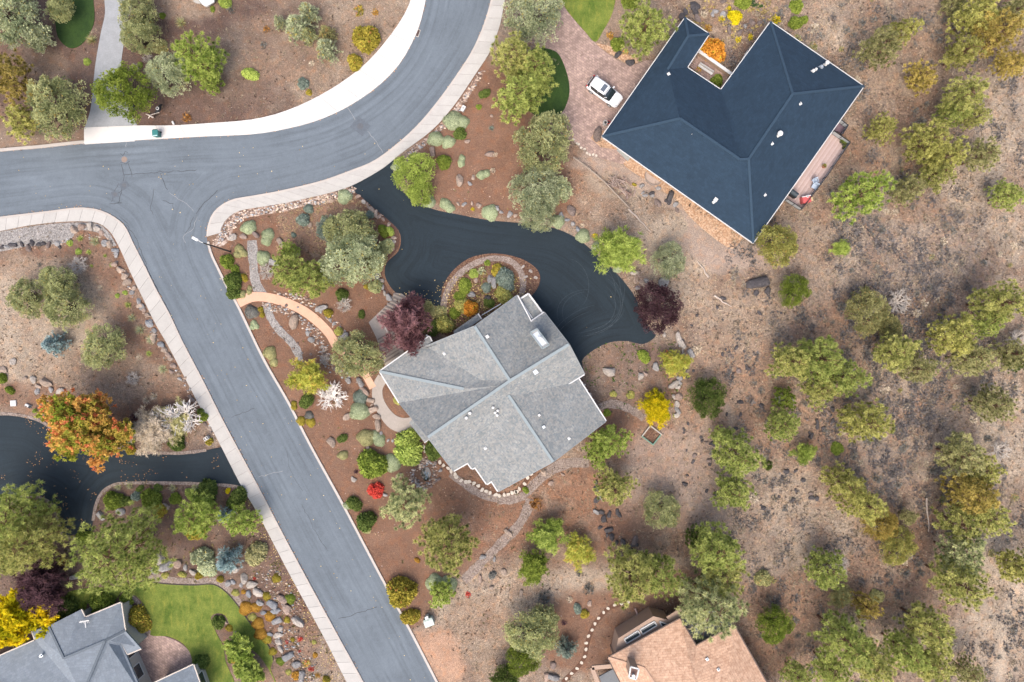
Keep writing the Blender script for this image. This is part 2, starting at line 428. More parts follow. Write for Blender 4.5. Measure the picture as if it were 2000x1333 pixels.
# (cx, cy, rx, ry, colour, strength, coarse)
blobs = [
 (250, 120, 420, 230, MUL2, 1, .5), (130, 150, 80, 100, MUL2, .8, .2), (40, 270, 150, 40, DRY, .7, .4), (95, 130, 40, 40, DRY, .6, .6), (350, 220, 90, 40, MUL2, .9, .3),
 (560, 120, 190, 110, DRY, .6, .8), (480, 190, 110, 50, MUL2, .55, .6), (640, 160, 90, 50, DRY, .5, .8), (720, 60, 90, 80, DRY, .9, .7), (400, 40, 60, 30, MUL2, .7, .3), (360, 10, 60, 25, DRY, .8, .5),
 (200, 640, 330, 230, MUL, .85, .5), (90, 640, 150, 140, TAN, .95, .7), (210, 740, 160, 50, DRY, .9, .8), (60, 520, 120, 28, DRY, .6, .6), (60, 780, 110, 30, MUL, .7, .3), (330, 790, 60, 60, MUL, .6, .5),
 (340, 1090, 400, 240, MUL2, 1, .4), (560, 1250, 70, 110, MUL, .5, .7), (420, 1140, 90, 20, DRY, .35, .3),
 (620, 620, 250, 330, MUL, 1, .15), (640, 440, 90, 60, DRY, .45, .8), (600, 440, 50, 60, RUST, .3, .7), (560, 640, 60, 60, MUL, .5, .4),
 (760, 960, 230, 260, MUL, 1, .2), (930, 1010, 110, 70, MUL, 1, .6), (900, 1000, 60, 25, RUST, .35, .7), (560, 800, 50, 120, MUL, .8, .1),
 (940, 270, 130, 170, MUL, 1, .12), (1000, 300, 60, 60, RUST, .2, .3), (1160, 390, 70, 60, RUST, .55, 1), (1190, 410, 60, 70, DRY, .5, .9), (1110, 330, 60, 50, MUL, .6, .6),
 (1270, 360, 130, 45, TAN, .75, .2), (1200, 320, 90, 30, DIRT, .9, .15), (1270, 440, 80, 70, DRY, .7, 1), (1340, 470, 110, 60, TAN, .9, .3), (1430, 500, 80, 35, DIRT, .9, .1), (1320, 560, 80, 60, TAN, .7, .6),
 (1230, 740, 110, 90, MUL2, .9, .5), (1200, 730, 90, 60, DRY, .35, .7), (1230, 850, 90, 60, MUL, .9, .5), (1240, 820, 50, 30, MUL2, .5, .4),
 (1080, 1000, 190, 110, MUL, .9, .6), (1100, 960, 110, 60, RUST, .55, .8), (1010, 1010, 60, 60, RUST, .35, .7), (1080, 1110, 90, 60, DRY, .7, .8), (970, 1180, 130, 70, TAN, .8, .9), (930, 1260, 80, 90, DRY, .8, .9), (850, 1290, 60, 70, np.array((.40, .25, .17)), .9, .1), (1130, 1140, 80, 40, TAN, .7, .4),
 (1160, 1230, 130, 90, MUL, .95, .2), (1330, 1170, 110, 60, MUL, .9, .4), (1460, 1200, 90, 80, MUL, .6, .8),
 (1330, 830, 100, 120, RUST, .45, .7), (1330, 900, 120, 70, DIRT, .7, .4), (1300, 990, 90, 60, DIRT, .6, .6), (1260, 1050, 110, 60, MUL, .55, .8), (1360, 1010, 70, 50, DIRT, .55, .4),
 (1450, 700, 100, 120, TAN, .6, .8), (1490, 760, 60, 110, RUST, .6, .8), (1400, 720, 50, 80, RUST, .45, .7), (1440, 620, 120, 70, DRY, .5, .9), (1620, 780, 60, 120, RUST, .35, .8), (1560, 870, 60, 60, RUST, .45, .8),
 (1700, 200, 160, 190, DRY, .75, 1), (1600, 60, 60, 60, TAN, .8, .7), (1680, 300, 60, 60, RUST, .45, .9), (1650, 440, 60, 60, RUST, .4, .8), (1800, 260, 110, 90, MUL, .45, 1), (1880, 60, 80, 80, DRY, .5, 1),
 (1780, 480, 190, 130, BRUSH, .9, 1), (1900, 300, 100, 120, TAN, .55, .8), (1960, 260, 60, 150, TAN, .7, .7), (1970, 160, 60, 60, TAN, .7, .5), (1980, 450, 60, 60, TAN, .6, .7),
 (1650, 660, 120, 80, RUST, .45, 1), (1850, 620, 110, 60, RUST, .4, 1), (1850, 780, 130, 90, BRUSH, .9, 1), (1760, 900, 120, 120, BRUSH, .85, 1), (1960, 820, 60, 120, TAN, .8, .7),
 (1600, 1010, 120, 110, TAN, .6, .7), (1540, 1080, 120, 70, BRUSH, .6, .9), (1650, 930, 60, 60, RUST, .4, .8), (1760, 1020, 80, 90, RUST, .35, .8), (1720, 1130, 110, 70, RUST, .5, .9), (1560, 1170, 90, 60, RUST, .55, .9), (1830, 1060, 50, 90, RUST, .45, .9),
 (1950, 1180, 90, 150, TAN, .8, .4), (1900, 1230, 60, 60, TAN, .6, .6), (1480, 1260, 70, 80, MUL, .6, .8), (1560, 1270, 90, 60, RUST, .4, .9),
 (1440, 40, 90, 60, DRY, .9, .9), (1470, 70, 40, 50, MUL2, .6, .4), (1430, 110, 30, 25, MUL2, .7, .3), (1330, 20, 50, 30, DRY, .7, 1), (1220, 40, 25, 35, DRY, .8, .3), (1150, 30, 140, 70, DRY, .6, .3), (870, 60, 200, 40, DRY, .0, 0),
 (20, 1240, 60, 60, MUL, .8, .2),
]
warp = (vnoise(G, 90, 3) - .5) * 90, (vnoise(G, 90, 40) - .5) * 90
Gw = G + np.c_[warp[0], warp[1]]; Gw2 = G + np.c_[(vnoise(G, 22, 71) - .5) * 26, (vnoise(G, 22, 99) - .5) * 26]
alb = np.tile(BRUSH * .5 + DRY * .5, (len(G), 1)); coarse = np.full(len(G), .9)
for cx, cy, rx, ry, c, st, co in blobs:
    q = (Gw + Gw2) / 2; d = ((q[:, 0] - cx) / rx) ** 2 + ((q[:, 1] - cy) / ry) ** 2
    w = np.clip((1.25 - d) / .7, 0, 1); w = w * w * (3 - 2 * w) * st
    alb += (c - alb) * w[:, None]; coarse += (co - coarse) * w
# beds whose outline is crisp
def crisp(poly, c, co, st=1.0):
    m = inside(spline(poly, 8, True), Gw2 * .25 + G * .75); alb[m] += (c - alb[m]) * st; coarse[m] = co
crisp([(424, 470), (480, 420), (600, 402), (680, 372), (760, 440), (775, 475), (740, 530), (765, 590), (735, 640), (745, 690), (742, 730), (760, 800), (830, 870), (790, 1000), (860, 1130), (800, 1230), (610, 870), (470, 620), (415, 500)], MUL, .12, .8)
crisp([(800, 330), (900, 230), (960, 190), (1010, 240), (1090, 300), (1110, 410), (1010, 425), (890, 405), (800, 370)], MUL * 1.08, .1, .85)
crisp([(545, 420), (640, 395), (720, 420), (700, 470), (620, 500), (560, 480)], DRY * .5 + MUL * .5, .9, .55)
crisp([(1225, 330), (1262, 352), (1300, 378), (1322, 392), (1346, 424), (1392, 464), (1434, 488), (1462, 472), (1490, 505), (1440, 522), (1370, 512), (1330, 470), (1345, 440), (1290, 392), (1230, 362), (1195, 335), (1150, 315), (1165, 305)], DIRT * 1.04, .05, .9)
n = vnoise(G, 46, 7, 4); f = np.clip((n - .52) * 6, 0, 1) * coarse
alb += (RUST * .5 + DRY * .5 - alb) * (f * .6)[:, None]
n = vnoise(G, 30, 27, 4); f = np.clip((n - .56) * 8, 0, 1) * coarse
alb += (TAN - alb) * (f * .42)[:, None]
n = vnoise(G, 38, 57, 4); f = np.clip((n - .58) * 8, 0, 1) * coarse
alb += (MUL2 * 1.25 - alb) * (f * .38)[:, None]
# worn track at the lower right corner
m = np.clip(1.3 - seg_dist(spline([(2040, 1080), (1985, 1160), (1962, 1240), (1945, 1400)], 20), G) / 14, 0, 1); alb += (TAN * 1.15 - alb) * m[:, None] * .9; coarse *= 1 - .8 * m
# gentle relief away from paved places
paved = np.minimum(seg_dist(np.vstack([north_edge]), G), np.minimum(seg_dist(east_edge, G), seg_dist(west_edge, G)))
hill = np.clip((G[:, 0] - 1420) / 160, 0, 1) * np.clip((G[:, 1] - 0 + 300) / 100, 0, 1)
hill *= np.clip(np.abs(G[:, 0] - 1000) / 200, 0, 1)
far_fade = np.clip(1 - (np.maximum(np.maximum(-240 - G[:, 0], G[:, 0] - 2240), np.maximum(-240 - G[:, 1], G[:, 1] - 1573)) / 300), 0, 1)
alb = alb * far_fade[:, None] + (BRUSH * .55 + DRY * .35) * (1 - far_fade[:, None])
Z = (vnoise(G, 60, 11) - .5) * .55 * hill * far_fade
X = np.c_[(G[:, 0] - 1000) * S, (666.5 - G[:, 1]) * S, Z]
nx, ny = len(gx), len(gy); I = np.arange(nx * ny).reshape(ny, nx)
F = np.c_[I[:-1, :-1].ravel(), I[1:, :-1].ravel(), I[1:, 1:].ravel(), I[:-1, 1:].ravel()]
gme = np_mesh('ground', X, F, M_ground, smooth=True)
vcol(gme, 'albedo', alb); a = gme.attributes.new('coarse', 'FLOAT', 'POINT'); a.data.foreach_set('value', coarse.astype(np.float32))
ground = link(bpy.data.objects.new('ground', gme)); ground['kind'] = 'structure'
def ground_z(px, py):
    i = int(np.clip(np.searchsorted(gx, px), 1, nx - 1)); j = int(np.clip(np.searchsorted(gy, py), 1, ny - 1))
    return float(Z[j * nx + i])

# ---- road
me, V = sheet_mesh('road', road_poly, .02, M_road, 11)
edge_attr(me, V, [north_edge, east_edge, west_edge]); road = link(bpy.data.objects.new('road', me)); road['kind'] = 'structure'

def strip_mesh(name, pts, w, z0, z1, mat, parent=None):
    """raised strip w px wide following a line"""
    P = np.asarray(pts, float); T = np.gradient(P, axis=0); T /= np.linalg.norm(T, axis=1)[:, None]; Nn = np.c_[-T[:, 1], T[:, 0]]
    a = P - Nn * w / 2; b = P + Nn * w / 2; vs_ = []; fs = []
    for z in (z0, z1):
        vs_ += [W(*p, 0)[:2] + (z,) if False else (*W(p[0], p[1], 0).xy, z) for p in a] + [(*W(p[0], p[1], 0).xy, z) for p in b]
    n = len(P)
    for i in range(n - 1):
        A, B, C, D = i, i + 1, n + i + 1, n + i
        fs += [(2 * n + A, 2 * n + B, 2 * n + C, 2 * n + D), (A, 2 * n + A, 2 * n + B, B)[::-1], (D, C, 2 * n + C, 2 * n + D)[::-1]]
    fs += [(0, n, 3 * n, 2 * n), (n - 1, 3 * n - 1 - 0, 4 * n - 1, 2 * n - 1)]
    fs[-1] = (n - 1, 3 * n - 1, 4 * n - 1, 2 * n - 1)
    m = MB(); m.add(vs_, fs); return m.build(name, mat, parent)

def offset(P, d):
    P = np.asarray(P, float); T = np.gradient(P, axis=0); T /= np.linalg.norm(T, axis=1)[:, None]; return P + np.c_[-T[:, 1], T[:, 0]] * d

def cut(P, a, b):
    """the piece of P between the points nearest to a and b"""
    P = np.asarray(P); i = np.argmin(((P - a) ** 2).sum(1)); j = np.argmin(((P - b) ** 2).sum(1)); return P[i:j + 1] if i < j else P[j:i + 1][::-1]

def pavement(outer, inner, slab_px, mat, kmat, kerbw=4.0, gap=.5):
    """kerb on the road side, slabs with open joints between the kerb and the inner line"""
    n = max(2, int(round(plen(outer) / slab_px)))
    A = resample(outer, n * 2 + 1); B = resample(inner, n * 2 + 1)
    dv = B - A; L = np.linalg.norm(dv, axis=1)[:, None]; A2 = A + dv / L * kerbw
    base = MB(); fs = []; vs_ = []
    for p in A2: vs_.append((*W(*p).xy, .085))
    for p in B: vs_.append((*W(*p).xy, .085))
    m = len(A2)
    side = [(i, i + 1, m + i + 1, m + i) for i in range(m - 1)]
    base.add(vs_, side); bo = base.build('sidewalk', M_joint); bo['kind'] = 'structure'
    for k in range(n):
        i = 2 * k; q = []
        for (P0, P1, P2) in ((A2[i], A2[i + 1], A2[i + 2]), (B[i], B[i + 1], B[i + 2])):
            t0 = (P1 - P0) / max(np.linalg.norm(P1 - P0), 1e-6); t1 = (P2 - P1) / max(np.linalg.norm(P2 - P1), 1e-6)
            q.append([P0 + t0 * gap / 2, P1, P2 - t1 * gap / 2])
        ring = q[0] + q[1][::-1]; mb = MB(); mb.prism([W(*p).xy for p in ring], .03, .12 + random.uniform(-.004, .004))
        mb.build('slab', mat, bo)
    kb = strip_mesh('kerb', offset_to(A, A2, .5), kerbw * .95, .0, .132, kmat, bo)
    return bo
def offset_to(A, B, t): return A + (B - A) * t

random.seed(3)
# pale walk on the north side of the bend
nin = spline([(165, 250), (270, 246), (330, 246), (400, 242), (500, 233), (560, 217), (620, 190), (670, 160), (715, 125), (755, 80), (785, 38), (803, 0), (815, -60)], 10)
pavement(cut(north_edge, (165, 281), (842, -60)), nin, 50, M_walk_white, M_walk_white)
# walk on the east side of the bend round the corner
ein = spline([(998, -60), (986, 0), (977, 48), (957, 102), (934, 138), (883, 212), (844, 255), (783, 301), (750, 328), (706, 354), (681, 366), (642, 378), (604, 387), (553, 398), (502, 406), (466, 413), (448, 424), (436, 438), (430, 456)], 10)
pavement(cut(east_edge, (972, -60), (404, 462)), ein, 25, M_walk, M_kerb)
# walk round the west corner and down the street
win = spline([(-60, 459), (0, 452), (51, 442), (107, 435), (163, 433), (194, 437), (215, 452), (231, 478), (255, 531), (281, 585), (306, 636), (326, 670), (383, 779), (421, 850), (434, 875), (474, 953), (500, 996), (568, 1125), (636, 1250), (678, 1333), (715, 1400)], 10)
pavement(cut(west_edge, (-60, 432), (745, 1400)), win, 25, M_walk, M_kerb)
k = strip_mesh('kerb', cut(north_edge, (-60, 304), (163, 281)) - [0, 3], 6, 0, .13, M_kerb); k['kind'] = 'structure'
k = strip_mesh('kerb', cut(east_edge, (406, 475), (920, 1463)) + [2, 0], 4.5, 0, .135, M_kerb); k['kind'] = 'structure'

# ---- driveways
def drive(name, poly, z, mat, sp=14, holes=()):
    me, V = sheet_mesh(name, poly, z, mat, sp, .03, holes); a = me.attributes.new('edge', 'FLOAT', 'POINT')
    L = seg_dist(np.r_[poly, poly[:1]], V)
    d = np.zeros(len(me.vertices), np.float32); d[:len(V)] = L * S; a.data.foreach_set('value', d)
    o = link(bpy.data.objects.new(name, me)); o['kind'] = 'structure'; return o

island = spline([(857, 640), (857, 612), (860, 598), (865, 560), (883, 531), (914, 506), (952, 496), (990, 498), (1029, 511), (1052, 531), (1055, 549), (1048, 566), (1030, 590), (1020, 640), (940, 690)], 8, True)
d1 = spline([(683, 362), (683, 368), (706, 385), (727, 404), (757, 429), (778, 450), (783, 468), (778, 491), (755, 514), (751, 534), (757, 552), (772, 571), (798, 585), (821, 590), (846, 597), (862, 600), (900, 640)], 8)
d2 = spline([(1140, 722), (1137, 705), (1160, 684), (1192, 669), (1225, 667), (1258, 672), (1281, 655), (1268, 640), (1258, 620), (1240, 580), (1220, 552), (1194, 524), (1156, 489), (1125, 465), (1085, 447), (1013, 436), (952, 430), (888, 418), (850, 410), (815, 395), (785, 372), (770, 345), (768, 330), (770, 312)], 8)
main_drive_poly = np.vstack([d1, [(960, 700), (1080, 740)], d2, [(750, 326), (706, 352)]])
drive('driveway', main_drive_poly, .03, M_drive)
ld_top = spline([(-200, 800), (-60, 806), (0, 809), (38, 811), (64, 816), (84, 826), (110, 844), (150, 862), (212, 871), (242, 877), (268, 882), (306, 885), (357, 885), (395, 881), (434, 873)], 8)
ld_bot = spline([(474, 953), (446, 949), (383, 945), (332, 944), (255, 944), (217, 949), (199, 963), (189, 981), (183, 1010), (178, 1041)], 8)
ld_b2 = spline([(120, 1048), (113, 1018), (105, 993), (94, 979), (71, 970), (43, 970), (25, 976), (-60, 1000), (-200, 1020)], 8)
drive('driveway', np.vstack([ld_top, ld_bot, ld_b2]), .03, M_drive)
drive('driveway', np.vstack([spline([(205, -60), (204, 0), (205, 26), (196, 69), (186, 128), (176, 217), (166, 248)], 8), [(165, 252), (268, 248)], spline([(268, 245), (258, 226), (240, 180), (236, 133), (242, 84), (246, 51), (262, 0), (270, -60)], 8)]), .05, M_apron)
o = sheet('apron', [(164, 251), (270, 247), (280, 253), (262, 276), (165, 282)], .125, M_walk_white, thick=.12)
M_paver = paver_mat()
pav = np.vstack([spline([(1000, -60), (1004, 20), (1010, 60), (1050, 92), (1087, 102), (1102, 128), (1112, 166), (1110, 194), (1094, 224), (1110, 245), (1122, 275), (1143, 293), (1163, 306), (1190, 314), (1217, 321)], 8), [(1224, 312), (1206, 293), (1173, 288), (1153, 270), (1163, 258), (1210, 250), (1290, 120)], spline([(1262, 118), (1245, 125), (1224, 126), (1194, 110), (1163, 85), (1143, 64), (1102, 15), (1090, -5), (1075, -60)], 8)])
sheet('paver_driveway', pav, .04, M_paver, thick=.03)
M_lawn1 = lawn_mat('lawn_dark', (.022, .052, .012), (.035, .075, .014)); M_lawn2 = lawn_mat('lawn_bright', (.075, .130, .016), (.200, .240, .045))
sheet('lawn', spline([(1040, 96), (1061, 94), (1087, 102), (1102, 128), (1112, 166), (1110, 194), (1094, 224), (1060, 232), (1020, 200), (1015, 130)], 8, True), .055, M_lawn1, thick=.05)
sheet('lawn', spline([(1094, -60), (1098, 0), (1104, 15), (1143, 62), (1163, 82), (1179, 59), (1194, 31), (1202, 0), (1204, -60)], 8, True), .055, M_lawn2, thick=.05)
sheet('lawn', spline([(96, 0), (100, 20), (108, 45), (112, 70), (125, 88), (140, 95), (158, 88), (175, 66), (184, 40), (182, 0), (176, -50), (100, -50)], 8, True), .055, M_lawn1, thick=.05)
sheet('lawn', spline([(1455, -50), (1458, 5), (1472, 14), (1492, 14), (1504, 2), (1505, -50)], 8, True), .055, M_lawn1, thick=.05)
bed_hole = spline([(412, 1205), (425, 1198), (440, 1203), (450, 1225), (462, 1245), (480, 1262), (500, 1275), (520, 1300), (540, 1345), (540, 1380), (480, 1380), (455, 1325), (440, 1290), (436, 1262), (424, 1240)], 8, True)
big_lawn = spline([(130, 1160), (165, 1150), (230, 1146), (278, 1137), (330, 1141), (380, 1143), (418, 1142), (440, 1155), (465, 1183), (480, 1205), (500, 1232), (525, 1262), (534, 1290), (528, 1305), (540, 1345), (500, 1400), (330, 1400), (350, 1330), (375, 1296), (362, 1262), (330, 1244), (293, 1240), (292, 1215), (280, 1180), (262, 1162), (236, 1156), (230, 1168), (180, 1178), (150, 1180)], 8, True)
sheet('lawn', big_lawn, .05, M_lawn2, thick=.05, holes=[bed_hole])
strip_mesh('lawn_edging', cut(big_lawn, (278, 1137), (534, 1290)), 1.6, 0, .09, simple('edging', (.05, .035, .03)))['kind'] = 'structure'
sheet('patio', spline([(255, 1262), (262, 1245), (290, 1240), (330, 1246), (362, 1264), (377, 1290), (370, 1310), (350, 1345), (280, 1345)], 8, True), .045, M_paver, thick=.04)
# gravel paths and dry stream beds
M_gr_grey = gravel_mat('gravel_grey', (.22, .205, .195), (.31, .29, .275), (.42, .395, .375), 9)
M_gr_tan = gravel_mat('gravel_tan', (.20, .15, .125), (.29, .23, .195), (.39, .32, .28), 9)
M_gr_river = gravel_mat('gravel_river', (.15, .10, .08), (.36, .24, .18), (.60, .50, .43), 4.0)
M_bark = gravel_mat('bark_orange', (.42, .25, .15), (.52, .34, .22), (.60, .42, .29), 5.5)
M_pink = concrete_mat('path_salmon', (.60, .37, .26), .07)
M_cwalk = concrete_mat('walk_concrete', (.36, .32, .285), .09)
def ribbon(name, pts, w, z, mat, jitter=0, **k):
    P = spline(pts, 8); n = len(P); ww = np.interp(np.arange(n), np.linspace(0, n - 1, len(w)) if hasattr(w, '__len__') else [0, n], w if hasattr(w, '__len__') else [w, w])
    ww = ww + np.random.default_rng(len(P)).normal(0, jitter, n); T = np.gradient(P, axis=0); T /= np.linalg.norm(T, axis=1)[:, None]; N_ = np.c_[-T[:, 1], T[:, 0]]
    poly = np.vstack([P - N_ * ww[:, None] / 2, (P + N_ * ww[:, None] / 2)[::-1]]); return sheet(name, poly, z, mat, **k), P
ribbon('footpath', [(462, 592), (490, 581), (520, 581), (555, 590), (590, 606), (620, 628), (643, 652), (660, 680), (690, 700), (712, 730), (728, 758)], [22, 18, 18, 18, 18, 17, 17, 14, 14], .06, M_pink, thick=.05)
ribbon('gravel_path', [(492, 470), (494, 500), (497, 540), (503, 562), (512, 578)], [20, 20, 16, 18, 22], .024, M_gr_grey, 1.2)
ribbon('gravel_path', [(520, 592), (528, 620), (545, 645), (568, 668), (582, 690), (586, 712)], 15, .024, M_gr_grey, 1.2)
ribbon('footpath', [(748, 738), (738, 755), (738, 780), (750, 805), (770, 826), (792, 832), (812, 828)], [22, 20, 22, 24, 28, 30, 30], .05, M_cwalk, thick=.04)
sheet('patio', [(720, 630), (762, 590), (770, 572), (785, 574), (800, 586), (790, 610), (770, 640), (790, 690), (752, 715), (745, 690), (735, 660)], .05, M_cwalk, thick=.04)
ribbon('gravel_path', [(870, 640), (862, 600), (872, 562), (895, 532), (930, 511), (968, 504), (1000, 512), (1018, 532), (1022, 560), (1012, 590)], [10, 13, 13, 13, 12, 11, 11, 12, 12, 10], .024, M_gr_tan, 1.0)
ribbon('gravel_path', [(880, 925), (905, 945), (940, 966), (985, 977), (1020, 970), (1045, 945), (1075, 920), (1110, 905), (1150, 905)], [14, 14, 14, 16, 16, 18, 20, 20, 16], .024, M_gr_tan, 1.5)
ribbon('gravel_path', [(1035, 975), (1028, 1000), (1010, 1030), (980, 1060), (950, 1090), (925, 1115), (905, 1135)], [20, 16, 18, 18, 16, 20, 16], .026, M_gr_tan, 1.5)
ribbon('gravel_path', [(1165, 800), (1185, 790), (1215, 793), (1240, 805), (1258, 818)], [14, 18, 16, 14, 12], .024, M_gr_tan, 1.2)
sheet('gravel_strip', np.vstack([spline([(-60, 460), (0, 453), (51, 444), (107, 437), (163, 435), (194, 439), (213, 455), (228, 480)], 8), spline([(218, 482), (205, 462), (180, 452), (150, 452), (138, 470), (100, 478), (50, 482), (0, 492), (-60, 498)], 8)]), .03, M_gr_grey)
sheet('river_rock_strip', np.vstack([cut(ein, (430, 456), (681, 366)) , spline([(690, 378), (648, 396), (600, 402), (553, 414), (505, 422), (470, 430), (456, 445), (452, 462), (440, 478), (428, 482), (414, 478)], 8)]), .024, M_gr_river)
sheet('river_rock_strip', np.vstack([cut(ein, (934, 138), (800, 290)) + [1, 2], spline([(812, 300), (850, 268), (893, 222), (944, 145)], 8)]), .024, M_gr_river)
ribbon('river_rock_strip', [(690, 372), (712, 392), (738, 412), (764, 436), (774, 456), (774, 478), (758, 500), (742, 520), (742, 545), (752, 568), (764, 585)], 11, .024, simple('bark', (.11, .06, .045), .9, var=.4, scale=9), .8)
sheet('bark_bed', spline([(1163, 256), (1178, 250), (1260, 320), (1370, 395), (1480, 470), (1452, 466), (1432, 486), (1388, 460), (1344, 420), (1322, 390), (1298, 376), (1258, 350), (1222, 326), (1212, 312), (1204, 294), (1173, 288), (1153, 270)], 8, True), .028, M_bark)
sheet('bark_bed', spline([(1164, 86), (1196, 108), (1226, 124), (1246, 122), (1238, 110), (1215, 104), (1195, 92)], 8, True), .028, M_bark)
sheet('gravel_strip', spline([(232, 1170), (252, 1160), (278, 1182), (290, 1215), (293, 1240), (270, 1248), (262, 1236), (284, 1225), (276, 1190), (255, 1172)], 6, True), .056, M_gr_tan)
sheet('gravel_strip', spline([(278, 1137), (300, 1122), (340, 1128), (390, 1130), (425, 1130), (452, 1150), (475, 1182), (468, 1184), (440, 1155), (418, 1142), (380, 1143), (330, 1141)], 6, True), .024, M_gr_tan)
# stone kerbs of the left driveway
ribbon('stone_edging', list(map(tuple, ld_top[::6])), 6, .05, M_gr_tan, .5, thick=.04)
ribbon('stone_edging', list(map(tuple, (ld_bot)[::4])), 6, .05, M_gr_tan, .5, thick=.04)
ribbon('stone_edging', list(map(tuple, ld_b2[::4])), 6, .05, M_gr_tan, .5, thick=.04)
ribbon('stone_edging', [(181, 1043), (150, 1051), (118, 1050)], 6, .05, M_gr_tan, .5, thick=.04)

# ---- road marks: sealed cracks, manholes, drain
M_crack = simple('crack_seal', (.07, .08, .092), .8, var=.3); M_crack2 = simple('crack_pale', (.30, .31, .32), .8, var=.2)
random.seed(8)
def crack(pts, w=1.1, mat=None, jit=1.6):
    P = resample(spline(pts, 6), max(4, int(plen(pts) / 5))); P = P + np.random.default_rng(int(P[0, 0] * 7)).normal(0, jit * .5, P.shape)
    poly = []; T = np.gradient(P, axis=0); T /= np.linalg.norm(T, axis=1)[:, None]; N_ = np.c_[-T[:, 1], T[:, 0]]
    ww = w * (0.6 + .6 * np.random.default_rng(3).random(len(P)))[:, None]; a = P - N_ * ww / 2; b = P + N_ * ww / 2
    v = [(*W(*p).xy, .0245) for p in a] + [(*W(*p).xy, .0245) for p in b]; n = len(P); m = MB(); m.add(v, [(i, i + 1, n + i + 1, n + i) for i in range(n - 1)]); m.build('crack_line', mat or M_crack, road)
crack([(240, 342), (300, 338), (385, 333)], 1.2); crack([(238, 320), (242, 345), (238, 368), (232, 398)], 1.4); crack([(250, 320), (256, 338), (259, 346)], 1.2)
crack([(315, 340), (322, 362), (327, 372)], 1.4); crack([(330, 376), (345, 385), (365, 400), (380, 414)], .8, M_crack2); crack([(300, 370), (298, 395), (293, 408), (299, 420)], 1.0)
crack([(384, 418), (396, 400), (412, 384), (425, 372)], 1.6); crack([(378, 424), (372, 440), (364, 455)], 1.3); crack([(215, 398), (238, 396)], 1.5); crack([(318, 393), (335, 396), (340, 410)], 1.3)
crack([(248, 440), (268, 470), (290, 530), (310, 570), (330, 610)], 1.5); crack([(232, 420), (252, 440)], 1.0); crack([(385, 425), (375, 450), (360, 460), (362, 475)], .8, M_crack2)
crack([(452, 816), (475, 806), (497, 798)], 1.0); crack([(505, 932), (530, 925), (552, 920)], .9, M_crack2); crack([(660, 1210), (700, 1198), (735, 1186)], 1.4); crack([(590, 985), (620, 1045), (640, 1075)], .8)
crack([(673, 204), (686, 222), (693, 235)], .9, M_crack2); crack([(718, 256), (735, 278), (747, 298)], .9, M_crack2); crack([(246, 278), (246, 288)], .9, M_crack2); crack([(560, 880), (566, 915), (590, 960)], .6)
crack([(500, 1212), (560, 1290)], .6, M_crack2); crack([(250, 300), (243, 296), (240, 306), (236, 300)], 1.2); crack([(235, 318), (243, 320), (252, 316)], 1.2); crack([(217, 396), (226, 370), (232, 358)], 1.0); crack([(222, 380), (240, 372), (246, 360)], 1.0)
M_tyre = simple('tyre_mark', (.060, .080, .095), .9, var=.5, scale=5)
DRV = [o for o in COL.objects if o.name == 'driveway'][0]
def tyre(cx, cy, rx, ry, a0, a1, rot, w=.55):
    A = np.radians(np.linspace(a0, a1, 26)); x, y = np.cos(A) * rx, np.sin(A) * ry; c_, s_ = math.cos(R(rot)), math.sin(R(rot)); P = np.c_[cx + x * c_ - y * s_, cy + x * s_ + y * c_]
    P = P[inside(main_drive_poly, P) & ~inside(island, P)]
    if len(P) < 6: return
    ww = (w * np.sin(np.linspace(.1, 3.04, len(P))) ** .5)[:, None]; T = np.gradient(P, axis=0); T /= np.linalg.norm(T, axis=1)[:, None]; N_ = np.c_[-T[:, 1], T[:, 0]]; a = P - N_ * ww / 2; b = P + N_ * ww / 2; n = len(P)
    m = MB(); m.add([(*W(*p).xy, .0335) for p in a] + [(*W(*p).xy, .0335) for p in b], [(i, i + 1, n + i + 1, n + i) for i in range(n - 1)]); m.build('tyre_mark', M_tyre, DRV)
for q in ((1140, 590, 72, 62, -60, 75, 10), (1138, 588, 78, 68, -70, 85, 8), (1142, 596, 60, 52, -50, 60, 5), (1120, 610, 100, 50, 10, 85, -8), (1118, 606, 92, 46, 20, 90, -6), (1125, 560, 88, 75, -80, -10, 20), (1122, 560, 81, 68, -75, 0, 20), (1150, 610, 52, 40, 150, 260, 0), (1148, 612, 60, 46, 160, 270, 0), (1160, 560, 60, 90, -60, 30, 0), (1105, 560, 45, 55, -80, 40, 0), (1135, 640, 55, 22, 170, 300, -30), (1135, 634, 62, 26, 180, 310, -30)): tyre(*q)
M_iron = simple('cast_iron', (.13, .14, .155), .6, .3, .25, 20); M_patch = simple('asphalt_patch', (.115, .135, .16), .85, var=.15, scale=3)
def disc(c, r, z0, z1, n=20, name='manhole_cover', mat=None, parent=None):
    w = W(*c); m = MB(); m.cyl((w.x, w.y, z0), r, z1 - z0, n); return m.build(name, mat or M_iron, parent)
def patch(c, w, h, rz, z=.0285):
    p = W(*c); m = MB(); m.box((p.x, p.y, z - .003), (w, h, .006), R(rz)); m.build('asphalt_patch', M_patch, road)
patch((704, 247), 2.0, 1.7, -38); disc((704, 247), .40, .02, .037, parent=road)
disc((243, 312), .38, .02, .034, mat=simple('rusty_iron', (.26, .20, .17), .8), parent=road); patch((243, 362), 1.1, 1.0, 35); disc((243, 362), .28, .02, .037, parent=road); patch((225, 380), .9, .8, 10); disc((225, 380), .28, .02, .037, parent=road)
dr = empty('storm_drain', W(813, 64, .02), R(-20)); tag(dr, 'small square storm drain grate against the pale kerb of the bend', 'drain')
m = MB()
for s_ in ((-.42, 0, .08, .95), (.42, 0, .08, .95)): m.box((s_[0], 0, .02), (.08, .95, .05))
for s_ in (-.44, .44): m.box((0, s_, .02), (.76, .07, .05))
m.build('frame', simple('drain_frame', (.45, .42, .38)), dr)
